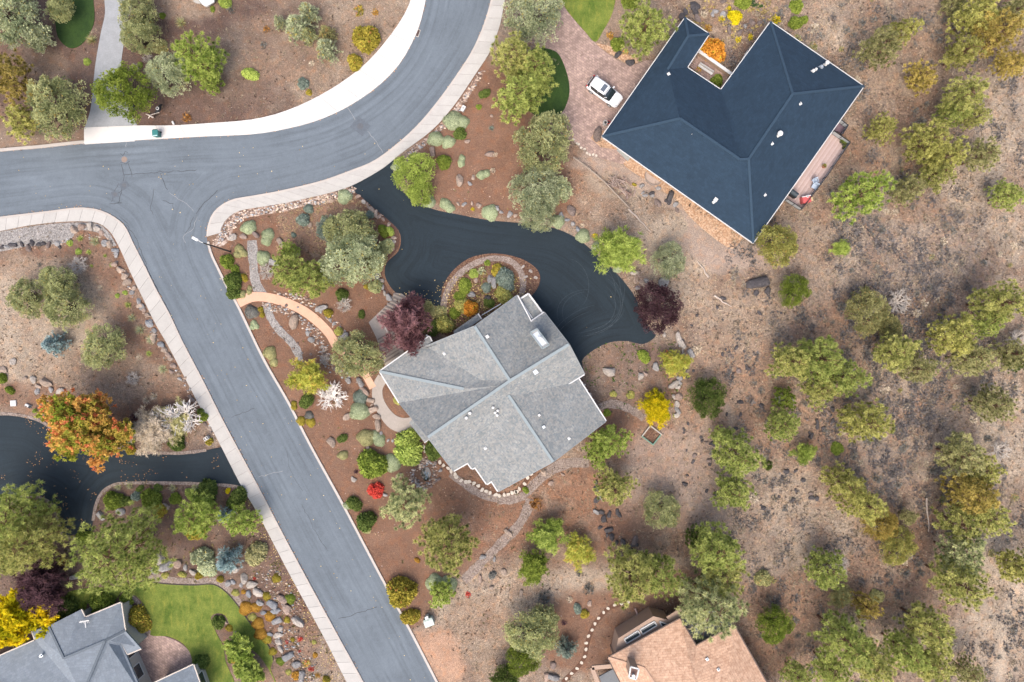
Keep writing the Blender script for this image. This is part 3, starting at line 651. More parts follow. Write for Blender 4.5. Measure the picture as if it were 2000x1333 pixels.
m = MB(); m.box((0, 0, .004), (.78, .82, .012)); m.build('pit', simple('pit_dark', (.04, .03, .03)), dr)
for i in range(7): m = MB(); m.box((-.3 + i * .1, 0, .03), (.045, .8, .02)); m.build('grate_bar', simple('grate', (.16, .10, .085)), dr)
# ---- planting island in the driveway
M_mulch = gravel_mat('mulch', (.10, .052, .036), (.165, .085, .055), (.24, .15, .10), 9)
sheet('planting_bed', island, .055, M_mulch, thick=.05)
ribbon('gravel_path', [(872, 640), (866, 600), (876, 564), (899, 534), (932, 513), (968, 505), (998, 511), (1016, 530), (1022, 558), (1012, 592)], [10, 12, 12, 12, 12, 11, 11, 12, 12, 10], .059, M_gr_tan, .8)

# ================================================================== HOUSES
M_white = simple('white_trim', (.60, .60, .59), .5, var=.04); M_wallgrey = simple('siding_grey', (.34, .35, .35), .8); M_walltan = simple('siding_tan', (.36, .26, .19), .8)
M_wallpale = simple('siding_pale', (.45, .43, .40), .8); M_metal = simple('galvanised', (.55, .60, .64), .35, .6, .08); M_capblue = simple('ridge_metal', (.25, .295, .31), .7, .0, .06)
M_glass = simple('window_glass', (.03, .045, .055), .08, 0, .05, spec=.8); M_dark = simple('dark_metal', (.03, .032, .035), .5, .3)
M_blackroof = shingle_mat('shingles_black', (.024, .048, .080), (.018, .037, .062), 3.0, .32, .86, .6)
M_greyroof = shingle_mat('shingles_grey', (.165, .195, .212), (.33, .325, .305), 4.6, .30, .84, 1.5)
M_tanroof = shingle_mat('shingles_tan', (.42, .25, .165), (.66, .45, .32), 3.4, .30, .72, 1.4)
M_blueroof = shingle_mat('shingles_blue', (.19, .225, .265), (.25, .285, .32), 3.2, .30, .85, .8)

class House:
    def __init__(s, name, label, V, F, roofmat, wallmat, inset=.55, thick=.22, group=None, win=0):
        s.P = [W(*v) for v in V]; s.F = F
        c = sum(s.P, Vector()) / len(s.P)
        s.root = empty(name, (c.x, c.y, 0)); tag(s.root, label, 'house', group); s.off = Vector((c.x, c.y, 0))
        P = [p - s.off for p in s.P]
        # consistent upward faces
        F2 = []
        for f in F:
            n = Vector()
            for i in range(len(f)): a, b = P[f[i]], P[f[(i + 1) % len(f)]]; n += a.cross(b)
            F2.append(tuple(f) if n.z > 0 else tuple(f[::-1]))
        s.F = F2
        ed = {}
        for f in F2:
            for i in range(len(f)): ed[(f[i], f[(i + 1) % len(f)])] = 1
        bd = {a: b for (a, b) in ed if (b, a) not in ed}; st = next(iter(bd)); loop = [st]
        while bd[loop[-1]] != st and len(loop) < 200: loop.append(bd[loop[-1]])
        s.loop = loop
        n = len(P); fs = list(F2) + [tuple(n + i for i in f[::-1]) for f in F2]
        for i in range(len(loop)): a, b = loop[i], loop[(i + 1) % len(loop)]; fs.append((a, n + a, n + b, b))
        me = bpy.data.meshes.new('roof'); me.from_pydata([tuple(p) for p in P] + [tuple(p - Vector((0, 0, thick))) for p in P], [], fs); me.materials.append(roofmat)
        uv = me.uv_layers.new(name='UVMap')
        for p in me.polygons:
            nn = Vector(p.normal)
            if abs(nn.z) < .2: u = Vector((1, 0, 0)) if abs(nn.y) > .5 else Vector((0, 1, 0)); v = Vector((0, 0, 1))
            else:
                g = Vector((nn.x, nn.y, 0)); g = g.normalized() if g.length > .02 else Vector((0, 1, 0)); u = Vector((-g.y, g.x, 0)); v = nn.cross(u)
            for li in p.loop_indices: co = me.vertices[me.loops[li].vertex_index].co; uv.data[li].uv = (co.dot(u), co.dot(v))
        s.roof = link(bpy.data.objects.new('roof', me), s.root)
        # walls under the roof, set back from the eaves
        L = [P[i] for i in loop]; m = len(L); ins = []
        for i in range(m):
            a, b, c_ = L[i - 1], L[i], L[(i + 1) % m]; d1 = (b - a); d1.z = 0; d2 = (c_ - b); d2.z = 0; d1.normalize(); d2.normalize()
            n1 = Vector((-d1.y, d1.x, 0)); n2 = Vector((-d2.y, d2.x, 0)); q = n1 + n2; q = q.normalized() if q.length > .1 else n1
            k = inset / max(q.dot(n1), .5); ins.append(b + q * k)
        wv = [(p.x, p.y, -.1) for p in ins] + [(p.x, p.y, L[i].z - thick + .05) for i, p in enumerate(ins)]
        wf = [(i, (i + 1) % m, m + (i + 1) % m, m + i) for i in range(m)]
        mb = MB(); mb.add(wv, wf); s.wall = mb.build('wall', wallmat, s.root); s.ins = ins; s.L = L
        for i in range(m):
            a, b = ins[i], ins[(i + 1) % m]; l = (b - a).length
            if l > (3.0 if win else 4.5) and min(L[i].z, L[(i + 1) % m].z) > 2.2:
                d = (b - a).normalized(); o_ = Vector((d.y, -d.x, 0)); rz = math.atan2(d.y, d.x); nw = max(1, int((l - .6) / win)) if win else 1
                for k_ in range(nw):
                    mid = a + d * (l * (k_ + .5) / nw); mb = MB(); q = mid + o_ * .03; zc = 1.55
                    for dz_ in (-.72, .72): mb.box((q.x, q.y, zc + dz_), (1.8, .10, .12), rz)
                    for dx in (-.84, .84): w_ = q + d * dx; mb.box((w_.x, w_.y, zc), (.12, .10, 1.32), rz)
                    wi = mb.build('window', M_white, s.root); mb = MB(); mb.box((q.x, q.y, zc), (1.56, .04, 1.32), rz); mb.build('pane', M_glass, wi)
    def on(s, px, py):
        """the roof point seen at (px, py)"""
        o_ = Vector((0, 0, CAM_H)); d = (W(px, py, 0) - o_).normalized(); best = None
        for f in s.F:
            for k in range(1, len(f) - 1):
                h = intersect_ray_tri(s.P[f[0]], s.P[f[k]], s.P[f[k + 1]], d, o_, True)
                if h is not None and (best is None or h.z > best.z): best = h
        return (best if best is not None else W(px, py, 3.2)) - s.off
    def caps(s, edges, mat, w=.32, name='ridge_cap'):
        for a, b in edges:
            p, q = s.P[a] - s.off, s.P[b] - s.off; mb = MB(); mb.beam(p + Vector((0, 0, .03)), q + Vector((0, 0, .03)), w, .09); mb.build(name, mat, s.root)
    def trim(s, edges, mat, w=.13, name='gutter', up=.0):
        for a, b in edges:
            p, q = s.P[a] - s.off, s.P[b] - s.off; d = (q - p).normalized(); o_ = Vector((d.y, -d.x, 0)).normalized()
            i = s.loop.index(a) if a in s.loop else 0
            if s.loop[(i + 1) % len(s.loop)] != b: o_ = -o_
            mb = MB(); e = o_ * (w / 2 + .005) + Vector((0, 0, -.07 + up)); mb.beam(p + e, q + e, w, .16); mb.build(name, mat, s.root)
    def alltrim(s, mat, w=.13, name='gutter', skip=()):
        for i in range(len(s.loop)):
            e = (s.loop[i], s.loop[(i + 1) % len(s.loop)])
            if e not in skip: s.trim([e], mat, w, name)
    def pipe(s, px, py, r=.06, h=.35, mat=None, name='vent_pipe', flash=.22, capr=None):
        p = s.on(px, py); mb = MB(); mb.cyl((p.x, p.y, p.z - .15), r, h + .15, 10)
        if capr: mb.cyl((p.x, p.y, p.z + h), capr, .10, 14, capr * .75)
        if flash: mb.box((p.x, p.y, p.z + .02), (flash * 1.6, flash * 1.6, .05), .6)
        mb.build(name, mat or M_white, s.root)
    def hood(s, px, py, rz, mat=None, sz=.32, name='roof_vent'):
        p = s.on(px, py); mb = MB(); mb.box((p.x, p.y, p.z + .1), (sz, sz, .22), rz); mb.box((p.x, p.y, p.z + .23), (sz * 1.25, sz * 1.25, .04), rz); mb.build(name, mat or M_metal, s.root)

# black roofed house
E = 2.9
bV = [(1338, 35, E), (1385, 67, E), (1342, 132, E), (1408, 176, E), (1505, 43, E), (1687, 169, E), (1471, 475, E), (1176, 267, E), (1344, 71, 3.9), (1304, 136, 4.0), (1328, 232, 5.9), (1445, 312, 6.0), (1462, 311, 6.0), (1548, 184, 5.8)]
bF = [(0, 8, 9, 10, 7), (0, 1, 8), (1, 2, 9, 8), (2, 3, 11, 10, 9), (7, 10, 11, 12, 6), (3, 4, 13, 12, 11), (4, 5, 13), (5, 6, 12, 13)]
B = House('black_roofed_house', 'large house with a near-black shingle roof and courtyard notch beside the paver driveway', bV, bF, M_blackroof, M_wallpale, 1.0)
M_bcap = simple('ridge_shingle_black', (.030, .057, .09), .9)
B.caps([(8, 9), (10, 11), (11, 12), (12, 13), (12, 6), (10, 7), (13, 5), (13, 4), (0, 8), (1, 8)], M_bcap, .30)
B.alltrim(M_white, .09)
for x, y in ((1611, 127),): B.pipe(x, y, .17, .75, M_white, 'flue', .25, .26)
B.pipe(1603, 132, .17, .3, M_metal, 'flue', .3, .2); B.pipe(1587, 140, .10, .3, M_white, 'flue', .25, .2); B.pipe(1592, 137, .10, .3, M_white, 'flue', .2, .17)
B.pipe(1520, 264, .20, .7, M_white, 'flue', .3, .33); B.pipe(1563, 203, .05, .3, M_white); B.pipe(1508, 281, .05, .25, M_white); B.pipe(1494, 381, .05, .25, M_white); B.pipe(1306, 145, .05, .25, M_white)
B.hood(1397, 391, .9, M_white, .36); B.hood(1393, 396, .5, M_white, .25); B.pipe(1351, 263, .03, .2, M_white, flash=0)

# grey roofed house in the middle
E = 3.4; Rz = 6.3
gV = [(742, 726, E), (838, 658, E), (843, 668, 3.6), (832, 677, 3.6), (940, 743, 5.3), (906, 760, 5.3), (780, 787, E), (836, 854, Rz), (996, 744, Rz), (927, 638, 6.0), (1010, 578, 3.5), (1037, 629, 3.6), (1063, 611, E), (1111, 673, Rz), (1141, 731, E),
      (1110, 750, 3.7), (1016, 771, 5.3), (993, 772, 5.6), (983, 753, Rz), (1129, 739, 3.5), (1183, 823, E), (1080, 902, 5.5), (973, 960, E), (960, 940, E + .1), (951, 946, E), (928, 913, E + .1), (922, 916, E), (907, 896, E + .1), (912, 905, E + .1), (886, 920, E)]
gF = [(0, 1, 2, 3, 4, 5), (0, 5, 6), (6, 5, 4, 8, 18, 7), (3, 9, 8, 4), (9, 10, 11, 8), (11, 12, 13, 8), (13, 14, 15, 16, 17, 18, 8), (15, 19, 20, 21, 17, 16), (17, 21, 22, 23, 24, 25, 26, 27, 28), (7, 18, 17, 28, 29)]
C_ = House('grey_roofed_house', 'large house with a pale grey cross-gabled shingle roof beside the round driveway', gV, gF, M_greyroof, M_wallgrey)
C_.caps([(7, 18), (18, 8), (8, 13), (9, 8), (17, 21), (0, 5)], M_capblue, .34)
C_.trim([(0, 1), (1, 2), (0, 6), (28, 29), (10, 11), (11, 12), (15, 14), (19, 20), (27, 26), (26, 25), (25, 24), (24, 23), (23, 22), (28, 27)][:2] + [(6, 0), (11, 12), (14, 15), (19, 20), (28, 29), (10, 11), (22, 23), (23, 24), (24, 25), (25, 26), (26, 27)], M_white, .14)
C_.trim([(12, 13), (13, 14), (20, 21), (21, 22), (29, 7), (7, 6), (9, 10), (3, 9)], simple('drip_edge', (.24, .26, .27)), .10, 'drip_edge')
def slab_part(h, name, pts, z0, z1, mat, parent=None):
    mb = MB(); mb.prism([(W(p[0], p[1], z1) - h.off).xy for p in pts], z0, z1); return mb.build(name, mat, parent or h.root)
# lower roofs and the parapet box
def uvflat(o):
    me = o.data; uv = me.uv_layers.new(name='UVMap')
    for l in me.loops: co = me.vertices[l.vertex_index].co; uv.data[l.index].uv = (co.x * .84 + co.y * .54, co.y * .84 - co.x * .54)
lo = slab_part(C_, 'lower_roof', [(886, 647), (934, 613), (941, 623), (888, 660)], 2.75, 2.95, M_greyroof); uvflat(lo)
lo = slab_part(C_, 'lower_roof', [(799, 826), (829, 865), (840, 857), (812, 812)], 4.1, 4.3, M_greyroof); uvflat(lo)
lo = slab_part(C_, 'parapet_roof', [(1015, 585), (1032, 575), (1059, 612), (1041, 624)], 2.75, 2.95, M_greyroof); uvflat(lo)
for a, b in (((1015, 585), (1032, 574)), ((1032, 574), (1060, 612)), ((1060, 612), (1041, 625)), ((1041, 625), (1015, 585))):
    p, q = W(*a, 2.95) - C_.off, W(*b, 2.95) - C_.off; mb = MB(); mb.beam(p, q, .2, .4); mb.build('parapet', M_white, C_.root)
    mb = MB(); p.z = q.z = 1.3; mb.beam(p, q, .25, 2.9); mb.build('wall', M_wallgrey, C_.root)
for a, b in (((934, 613), (941, 624)), ((832, 655), (838, 658)), ((829, 865), (838, 858))):
    p, q = W(*a, 3.0) - C_.off, W(*b, 3.0) - C_.off; mb = MB(); mb.beam(p, q, .14, .2); mb.build('gutter', M_white, C_.root)
def chimney(h, pts, z0, z1, bodymat, capmat, potmat, pot):
    P = [W(p[0], p[1], z1) - h.off for p in pts]; c = sum(P, Vector()) / 4; ch = MB(); ch.prism([p.xy for p in P], z0, z1); o = ch.build('chimney', bodymat, h.root)
    mb = MB(); k = 1.08; Q = [c + (p - c) * k for p in P]
    for i in range(4):
        a, b = Q[i].copy(), Q[(i + 1) % 4].copy(); a.z = b.z = z1 + .06; mb.beam(a, b, .16, .16)
    mb.build('cap_rim', capmat, o)
    mb = MB(); mb.prism([(c + (p - c) * .8).xy for p in P], z1, z1 + .03); mb.build('cap_pan', M_metal if capmat is not M_white else simple('pan_brown', (.16, .09, .07)), o)
    pw = W(*pot, z1) - h.off; mb = MB(); mb.cyl((pw.x, pw.y, z1 + .03), .15, .42, 14); mb.cyl((pw.x, pw.y, z1 + .45), .23, .06, 14); mb.build('flue', potmat, o)
chimney(C_, [(1037, 651), (1049, 644), (1071, 673), (1059, 680)], 4.4, 6.9, M_wallgrey, M_capblue, M_white, (1054, 662))
for x, y in ((911, 816), (918, 807)): C_.pipe(x, y, .12, .3, M_white, 'flue', .2, .2)
for x, y in ((963, 796), (972, 802), (967, 806), (971, 811)): C_.pipe(x, y, .10, .3, M_white, 'flue', .2, .17)
C_.pipe(948, 876, .07, .3, M_white); C_.pipe(868, 691, .05, .3, M_white); C_.pipe(919, 839, .03, .2, M_white, flash=0); C_.hood(952, 658, .6, M_white, .3); C_.hood(1046, 727, .6, M_metal, .42); C_.hood(1053, 811, .6, M_white, .22); C_.hood(1062, 834, .6, M_metal, .26); C_.pipe(1111, 857, .05, .25, M_white); C_.pipe(906, 912, .03, .2, M_white, flash=0)

# tan roofed house at the bottom
E = 3.9
tV = [(1188, 1285, E), (1328, 1209, E), (1359, 1262, E), (1429, 1225, E), (1437, 1228, E), (1530, 1392, E), (1400, 1500, E), (1290, 1470, E), (1258, 1305, 4.6), (1335, 1420, 5.6), (1356, 1330, 4.9), (1420, 1330, 5.2), (1246, 1400, E)]
tF = [(0, 1, 2, 10, 9, 8), (0, 8, 12), (2, 3, 4, 11, 10), (4, 5, 11), (8, 9, 7, 12), (10, 11, 9), (9, 11, 5, 6), (9, 6, 7)]
T = House('tan_roofed_house', 'house with a salmon-tan shingle roof at the bottom edge of the photo', tV, tF, M_tanroof, M_walltan)
T.alltrim(simple('gutter_brown', (.12, .085, .07)), .13)
T.caps([(0, 8), (8, 9)], simple('ridge_shingle_tan', (.50, .33, .235), .9), .28)
chimney(T, [(1232, 1303), (1247, 1307), (1242, 1326), (1229, 1322)], 4.2, 6.6, simple('chimney_tan', (.42, .31, .24)), M_white, M_white, (1236, 1318))
T.pipe(1381, 1288, .06, .3, M_metal); T.pipe(1403, 1308, .08, .3, M_white)
slab_part(T, 'terrace', [(1330, 1210), (1400, 1190), (1432, 1224), (1360, 1262)], 2.2, 2.45, simple('terrace_grey', (.16, .175, .185), .7))
for i in range(15):
    p = W(1342 + i * 3.2, 1232 - i * 1.9, 3.3) - T.off; mb = MB(); mb.box((p.x, p.y, 2.95), (.05, .05, .95)); mb.build('baluster', M_walltan, T.root)
mb = MB(); mb.beam(W(1342, 1232, 3.5) - T.off, W(1388, 1205, 3.5) - T.off, .12, .08); mb.build('handrail', M_walltan, T.root)
# sunroom with roof windows
M_sun = simple('sunroom_tan', (.40, .285, .215), .8)
sun = MB(); Pb = [W(*p, 3.0) - T.off for p in ((1201, 1280), (1208, 1247), (1276, 1204), (1307, 1212), (1312, 1220), (1310, 1232), (1200, 1292))]
ctr = sum(Pb, Vector()) / len(Pb); top = [p + (ctr - p) * .0 for p in Pb]
sun.prism([p.xy for p in Pb], 0, 3.0); sr = sun.build('sunroom', M_sun, T.root)
mb = MB(); mb.beam(W(1305, 1211, 3.1) - T.off, W(1345, 1186, 3.1) - T.off, .9, .2); mb.build('beam', M_sun, T.root)
def roof_window(a, b, c, d, z, par):
    P = [W(*p, z) - T.off for p in (a, b, c, d)]; mb = MB()
    for i in range(4): p, q = P[i].copy(), P[(i + 1) % 4].copy(); mb.beam(p, q, .12, .12)
    f = mb.build('roof_window', M_white, par); mb = MB(); cc = sum(P, Vector()) / 4; mb.prism([(cc + (p - cc) * .96).xy for p in P], z - .03, z + .01); mb.build('pane', M_glass, f)
roof_window((1219, 1249), (1246, 1232), (1251, 1241), (1224, 1257), 3.06, T.root); roof_window((1250, 1230), (1278, 1214), (1283, 1222), (1255, 1239), 3.06, T.root); roof_window((1288, 1214), (1307, 1221), (1302, 1225), (1293, 1224), 3.06, T.root)
mb = MB(); mb.beam(W(1156, 1304, 3.2) - T.off, W(1205, 1300, 3.2) - T.off, .5, .25); mb.beam(W(1156, 1304, 3.2) - T.off, W(1172, 1345, 3.2) - T.off, .5, .25); mb.build('pergola_beam', M_sun, T.root)
slab_part(T, 'lower_deck', [(1170, 1322), (1202, 1305), (1230, 1400), (1200, 1400)], 1.6, 1.8, simple('deck_grey', (.16, .175, .19), .7))

# blue-grey roofed house at the lower left
E = 2.9
uV = [(-60, 1308, E), (69, 1251, E), (62.5, 1233, E), (95, 1223, 3.3), (158, 1191, E), (166, 1207, E), (236, 1178, E), (244, 1232, 3.1), (275.5, 1267, E), (249, 1278, E), (237, 1258, 3.0), (292, 1385, 3.0), (250, 1450, E), (-60, 1450, E), (125, 1286, 4.6), (205, 1252, 4.3), (160, 1360, 5.4), (20, 1400, 5.4)]
uF = [(0, 1, 14, 16, 17), (1, 2, 3, 14), (3, 4, 5, 14), (5, 6, 7, 15, 14), (14, 15, 16), (7, 8, 9, 10, 15), (15, 10, 11, 16), (16, 11, 12), (17, 16, 12, 13), (0, 17, 13)]
U = House('blue_roofed_house', 'house with a blue-grey shingle roof filling the bottom left corner', uV, uF, M_blueroof, M_wallpale, .45, .22, None, 2.1)
U.trim([(0, 1), (1, 2), (5, 6), (4, 5), (8, 9), (6, 7), (9, 10)], simple('gutter_cream', (.55, .49, .43)), .13)
U.caps([(3, 14), (14, 15), (15, 16), (15, 7)], simple('ridge_shingle_blue', (.13, .155, .18), .9), .28)
p = U.on(171, 1211); mb = MB(); mb.beam(p + Vector((-.7, -.1, .5)), p + Vector((.5, .15, .5)), .12, .06); mb.beam(p + Vector((0, 0, .5)), p + Vector((.1, -.75, .5)), .10, .06); mb.cyl((p.x, p.y, p.z), .03, .5, 6)
for dx in (-.5, -.25, .25, .45): mb.beam(p + Vector((dx, .12, .52)), p + Vector((dx + .08, -.2, .52)), .04, .03)
mb.build('antenna', M_white, U.root); U.pipe(81, 1281, .09, .3, M_metal)
E = 2.9
wV = [(290, 1340, E), (377.5, 1299, E), (402, 1370, E), (330, 1420, E), (350, 1352, 4.0)]
Wg = House('blue_roofed_wing', 'small separate gable of blue-grey shingle at the bottom edge beside the patio', wV, [(0, 1, 4), (1, 2, 4), (2, 3, 4), (3, 0, 4)], M_blueroof, M_wallpale, .45, .22, None, 2.1)
Wg.trim([(0, 1), (1, 2)], simple('gutter_cream', (.55, .49, .43)), .13)
# ================================================================== COURTYARD, DECK, YARD THINGS
M_plank = simple('deck_board', (.46, .35, .32), .7, var=.1, scale=2)
sheet('courtyard_path', [(1346, 128), (1366, 104), (1440, 148), (1414, 182)], .06, M_paver, thick=.05)
def thing(name, label, cat, px, py, z=0.0, rz=0.0, group=None):
    return tag(empty(name, W(px, py, z), rz), label, cat, group)
def one(o, label, cat, group=None): return tag(o, label, cat, group)
t = thing('courtyard_wall', 'long low courtyard wall with a white cap in the black roof notch', 'wall', 1400, 122)
a, b = W(1366, 100, 1.0) - t.location, W(1430, 145, 1.0) - t.location
mb = MB(); mb.beam((a.x, a.y, .45), (b.x, b.y, .45), .25, .9); mb.build('wall', M_walltan, t); mb = MB(); mb.beam((a.x, a.y, .94), (b.x, b.y, .94), .38, .08); mb.build('cap', M_white, t)
t = thing('white_bench', 'long narrow white bench between autumn shrubs in the courtyard', 'bench', 1376, 139, 0, R(-33))
mb = MB()
for k_ in range(3): mb.box((0, -.10 + k_ * .10, .45), (2.1, .08, .05))
mb.build('seat', M_white, t); mb = MB(); mb.box((0, .2, .7), (2.1, .04, .4)); mb.build('backrest', M_white, t)
for sx in (-.9, .9): mb = MB(); mb.box((sx, 0, .21), (.08, .3, .42)); mb.build('leg', M_white, t)
t = thing('white_rail', 'white handrail against the inner wall of the black-roofed house', 'railing', 1452, 117); 
d_ = (W(1461, 100) - W(1445, 125)); mb = MB(); mb.beam(W(1445, 125, 1) - t.location, W(1460, 99, 1) - t.location, .08, .08)
mb.build('handrail', M_white, t); 
for q in ((1445, 125), (1452, 112), (1460, 99)): mb = MB(); p = W(*q) - t.location; mb.box((p.x, p.y, .5), (.06, .06, 1.0)); mb.build('post', M_white, t)

# deck on the right of the black roof
def deck(label, pts, z, mat, rails, planks=True, name='deck'):
    c = np.mean(pts, axis=0); t = thing(name, label, 'deck', *c); P = [(W(*p, z) - t.location).xy for p in pts]
    mb = MB(); mb.prism(P, z - .2, z); mb.build('deck_floor', mat, t)
    for p in P:
        q = Vector(p); mb = MB(); mb.box((q.x * .93, q.y * .93, (z - .2) / 2), (.15, .15, z - .2)); mb.build('post', M_dark, t)
    for a, b in rails:
        a3, b3 = W(*a, z + 1.0) - t.location, W(*b, z + 1.0) - t.location; a3.z = b3.z = z + 1.0
        mb = MB(); mb.beam(a3, b3, .09, .06); mb.build('handrail', M_dark, t); n = max(2, int((b3 - a3).length / 1.7))
        for i in range(n + 1): q = a3.lerp(b3, i / n); mb = MB(); mb.box((q.x, q.y, z + .5), (.07, .07, 1.0)); mb.build('rail_post', M_dark, t)
        mb = MB(); a4, b4 = a3.copy(), b3.copy(); a4.z = b4.z = z + .12; mb.beam(a4, b4, .04, .04); mb.build('lower_rail', M_dark, t)
        mb = MB(); a4, b4 = a3.copy(), b3.copy(); a4.z = b4.z = z + .55; mb.beam(a4, b4, .012, .8); mb.build('glass_panel', simple('rail_glass', (.35, .37, .38), .2, 0, .1), t)
    return t
dz = 1.5
dk = deck('long pinkish plank deck with dark rails along the black-roofed house', [(1600, 240), (1629, 256), (1659, 278), (1612, 345), (1566, 405), (1530, 385)], dz, M_plank, [((1629, 256), (1661, 278)), ((1661, 278), (1614, 346)), ((1614, 346), (1567, 408)), ((1567, 408), (1538, 389))])
A0, B0 = W(1629, 258, dz), W(1540, 388, dz); dv = (B0 - A0); L_ = dv.length; dv.normalize(); sv = Vector((-dv.y, dv.x, 0)); 
if (W(1640, 330) - W(1600, 300)).dot(sv) < 0: sv = -sv
pm = [simple('deck_board', (.46, .35, .32)), simple('deck_board_b', (.50, .39, .36), .7), simple('deck_board_c', (.42, .315, .285), .7)]
for i in range(15):
    o_ = A0 + sv * (-.4 + i * .165) - dk.location; mb = MB(); s0, s1 = max(0, i * .0), L_ - max(0, i - 12) * .3; mb.beam(o_ + dv * .15 + Vector((0, 0, .012)), o_ + dv * (s1 - .1) + Vector((0, 0, .012)), .150, .02); mb.build('deck_board', pm[i % 3], dk)
deck('small purple-grey landing with a rail above the long pinkish deck', [(1630, 228), (1643, 233), (1657, 245), (1646, 262), (1620, 250)], 1.7, simple('landing', (.17, .12, .145), .7), [((1643, 234), (1657, 245)), ((1657, 245), (1646, 262))], name='landing')
def pot_plant(px, py, z, label, pot=(.22, .12, .08), leaf=None, r=.28):
    t = thing('potted_plant', label, 'potted plant', px, py, z); mb = MB(); mb.cyl((0, 0, 0), r * .62, .32, 12, r * .85); mb.build('pot', simple('pot%s' % (pot,), pot, .6), t); return t
POTS = []
for (x, y, lb) in ((1642, 278, 'leftmost potted plant of the cluster in the deck corner'), (1648, 276, 'potted plant nearest the corner post in the deck cluster'), (1646, 282, 'potted plant at the lower middle of the deck corner cluster'), (1653, 280, 'potted plant against the rail in the deck corner cluster'), (1647, 290, 'single green potted plant just below the deck corner cluster')): POTS.append(pot_plant(x, y, dz, lb, (.05, .045, .04)))
POTS.append(pot_plant(1608, 326, dz, 'green plant in a red-brown pot alone mid-deck', (.30, .12, .08), r=.33))
t = thing('barbecue', 'dark covered barbecue in the lower deck corner against the roof edge', 'barbecue', 1545, 381, dz, R(-35)); mb = MB(); mb.box((0, 0, .5), (1.15, .65, .75)); mb.build('cabinet', M_dark, t, bevel=.06)
mb = MB(); mb.tube([(-.5, 0, .95), (.5, 0, .95)], [.3, .3], 12); mb.build('lid', simple('lid', (.035, .05, .06), .45), t)
t = thing('red_cabinet', 'red box-shaped cabinet with a small white dish on the deck end', 'cabinet', 1570, 392, dz, R(12)); mb = MB(); mb.box((0, 0, .45), (1.05, .85, .9)); mb.build('body', simple('red_paint', (.50, .10, .10), .5), t, bevel=.04)
mb = MB(); mb.box((0, .35, .93), (1.1, .1, .05)); mb.box((.15, .3, .95), (.28, .28, .04)); mb.build('lid_trim', M_white, t); mb = MB(); mb.cyl((.15, .3, .97), .07, .03, 10); mb.build('knob', M_dark, t); mb = MB(); mb.box((.65, -.1, .7), (.28, .45, .05)); mb.build('shelf', simple('shelf_wood', (.55, .42, .25)), t)
for (x, y, rz, lb) in ((1589, 356, 20, 'upper pale blue moulded chair by the deck rail'), (1588, 366, -30, 'lower pale blue moulded chair by the deck rail')):
    t = thing('deck_chair', lb, 'chair', x, y, dz, R(rz)); M_ch = simple('chair_blue', (.40, .48, .58), .5)
    mb = MB(); mb.box((0, 0, .42), (.62, .58, .06)); mb.build('seat', M_ch, t, bevel=.02); mb = MB(); mb.box((0, .32, .72), (.6, .08, .6)); mb.build('backrest', M_ch, t, bevel=.02)
    for sx in (-.33, .33): mb = MB(); mb.box((sx, 0, .62), (.08, .55, .05)); mb.build('armrest', M_ch, t)
    for sx in (-.26, .26):
        for sy in (-.24, .24): mb = MB(); mb.box((sx, sy, .2), (.05, .05, .4)); mb.build('leg', M_ch, t)
# doorstep and pots at the garage corner
m = MB(); P = [W(*p).xy for p in ((1204, 294), (1208, 290), (1232, 308), (1226, 316))]; m.prism(P, 0, .18); o = m.build('doorstep', simple('step_grey', (.33, .34, .33))); o['kind'] = 'structure'
t = thing('drum_planter', 'grey drum with a black opening by the black-roofed house corner', 'planter', 1181, 243); mb = MB(); mb.cyl((0, 0, 0), .30, .7, 18); mb.build('drum', simple('drum_grey', (.40, .38, .36)), t); mb = MB(); mb.cyl((0, 0, .7), .17, .02, 14); mb.build('opening', M_dark, t)
t = thing('red_planter', 'small bright red pot beside the grey drum', 'planter', 1188, 241); mb = MB(); mb.cyl((0, 0, 0), .15, .4, 14, .22); mb.build('pot', simple('red_pot', (.60, .05, .05), .5), t); mb = MB(); mb.cyl((0, 0, .4), .17, .01, 12); mb.build('soil', M_dark, t)
t = thing('window_well', 'pale half-round window well in the orange bark strip', 'window well', 1276, 347); q = W(1290, 350) - W(1262, 330); ang = math.atan2(q.y, q.x)
P = [(math.cos(R(a_)) * 1.15, -math.sin(R(a_)) * .95) for a_ in range(0, 181, 15)]; P = [Matrix.Rotation(ang, 2) @ Vector(p) for p in P]
mb = MB(); mb.prism([(p.x, p.y) for p in P], .0, .06); mb.build('floor_slab', simple('well_floor', (.42, .33, .28)), t)
for i in range(len(P) - 1): mb = MB(); mb.beam((P[i].x, P[i].y, .12), (P[i + 1].x, P[i + 1].y, .12), .08, .24); mb.build('rim_segment', simple('well_rim', (.30, .25, .22)), t)
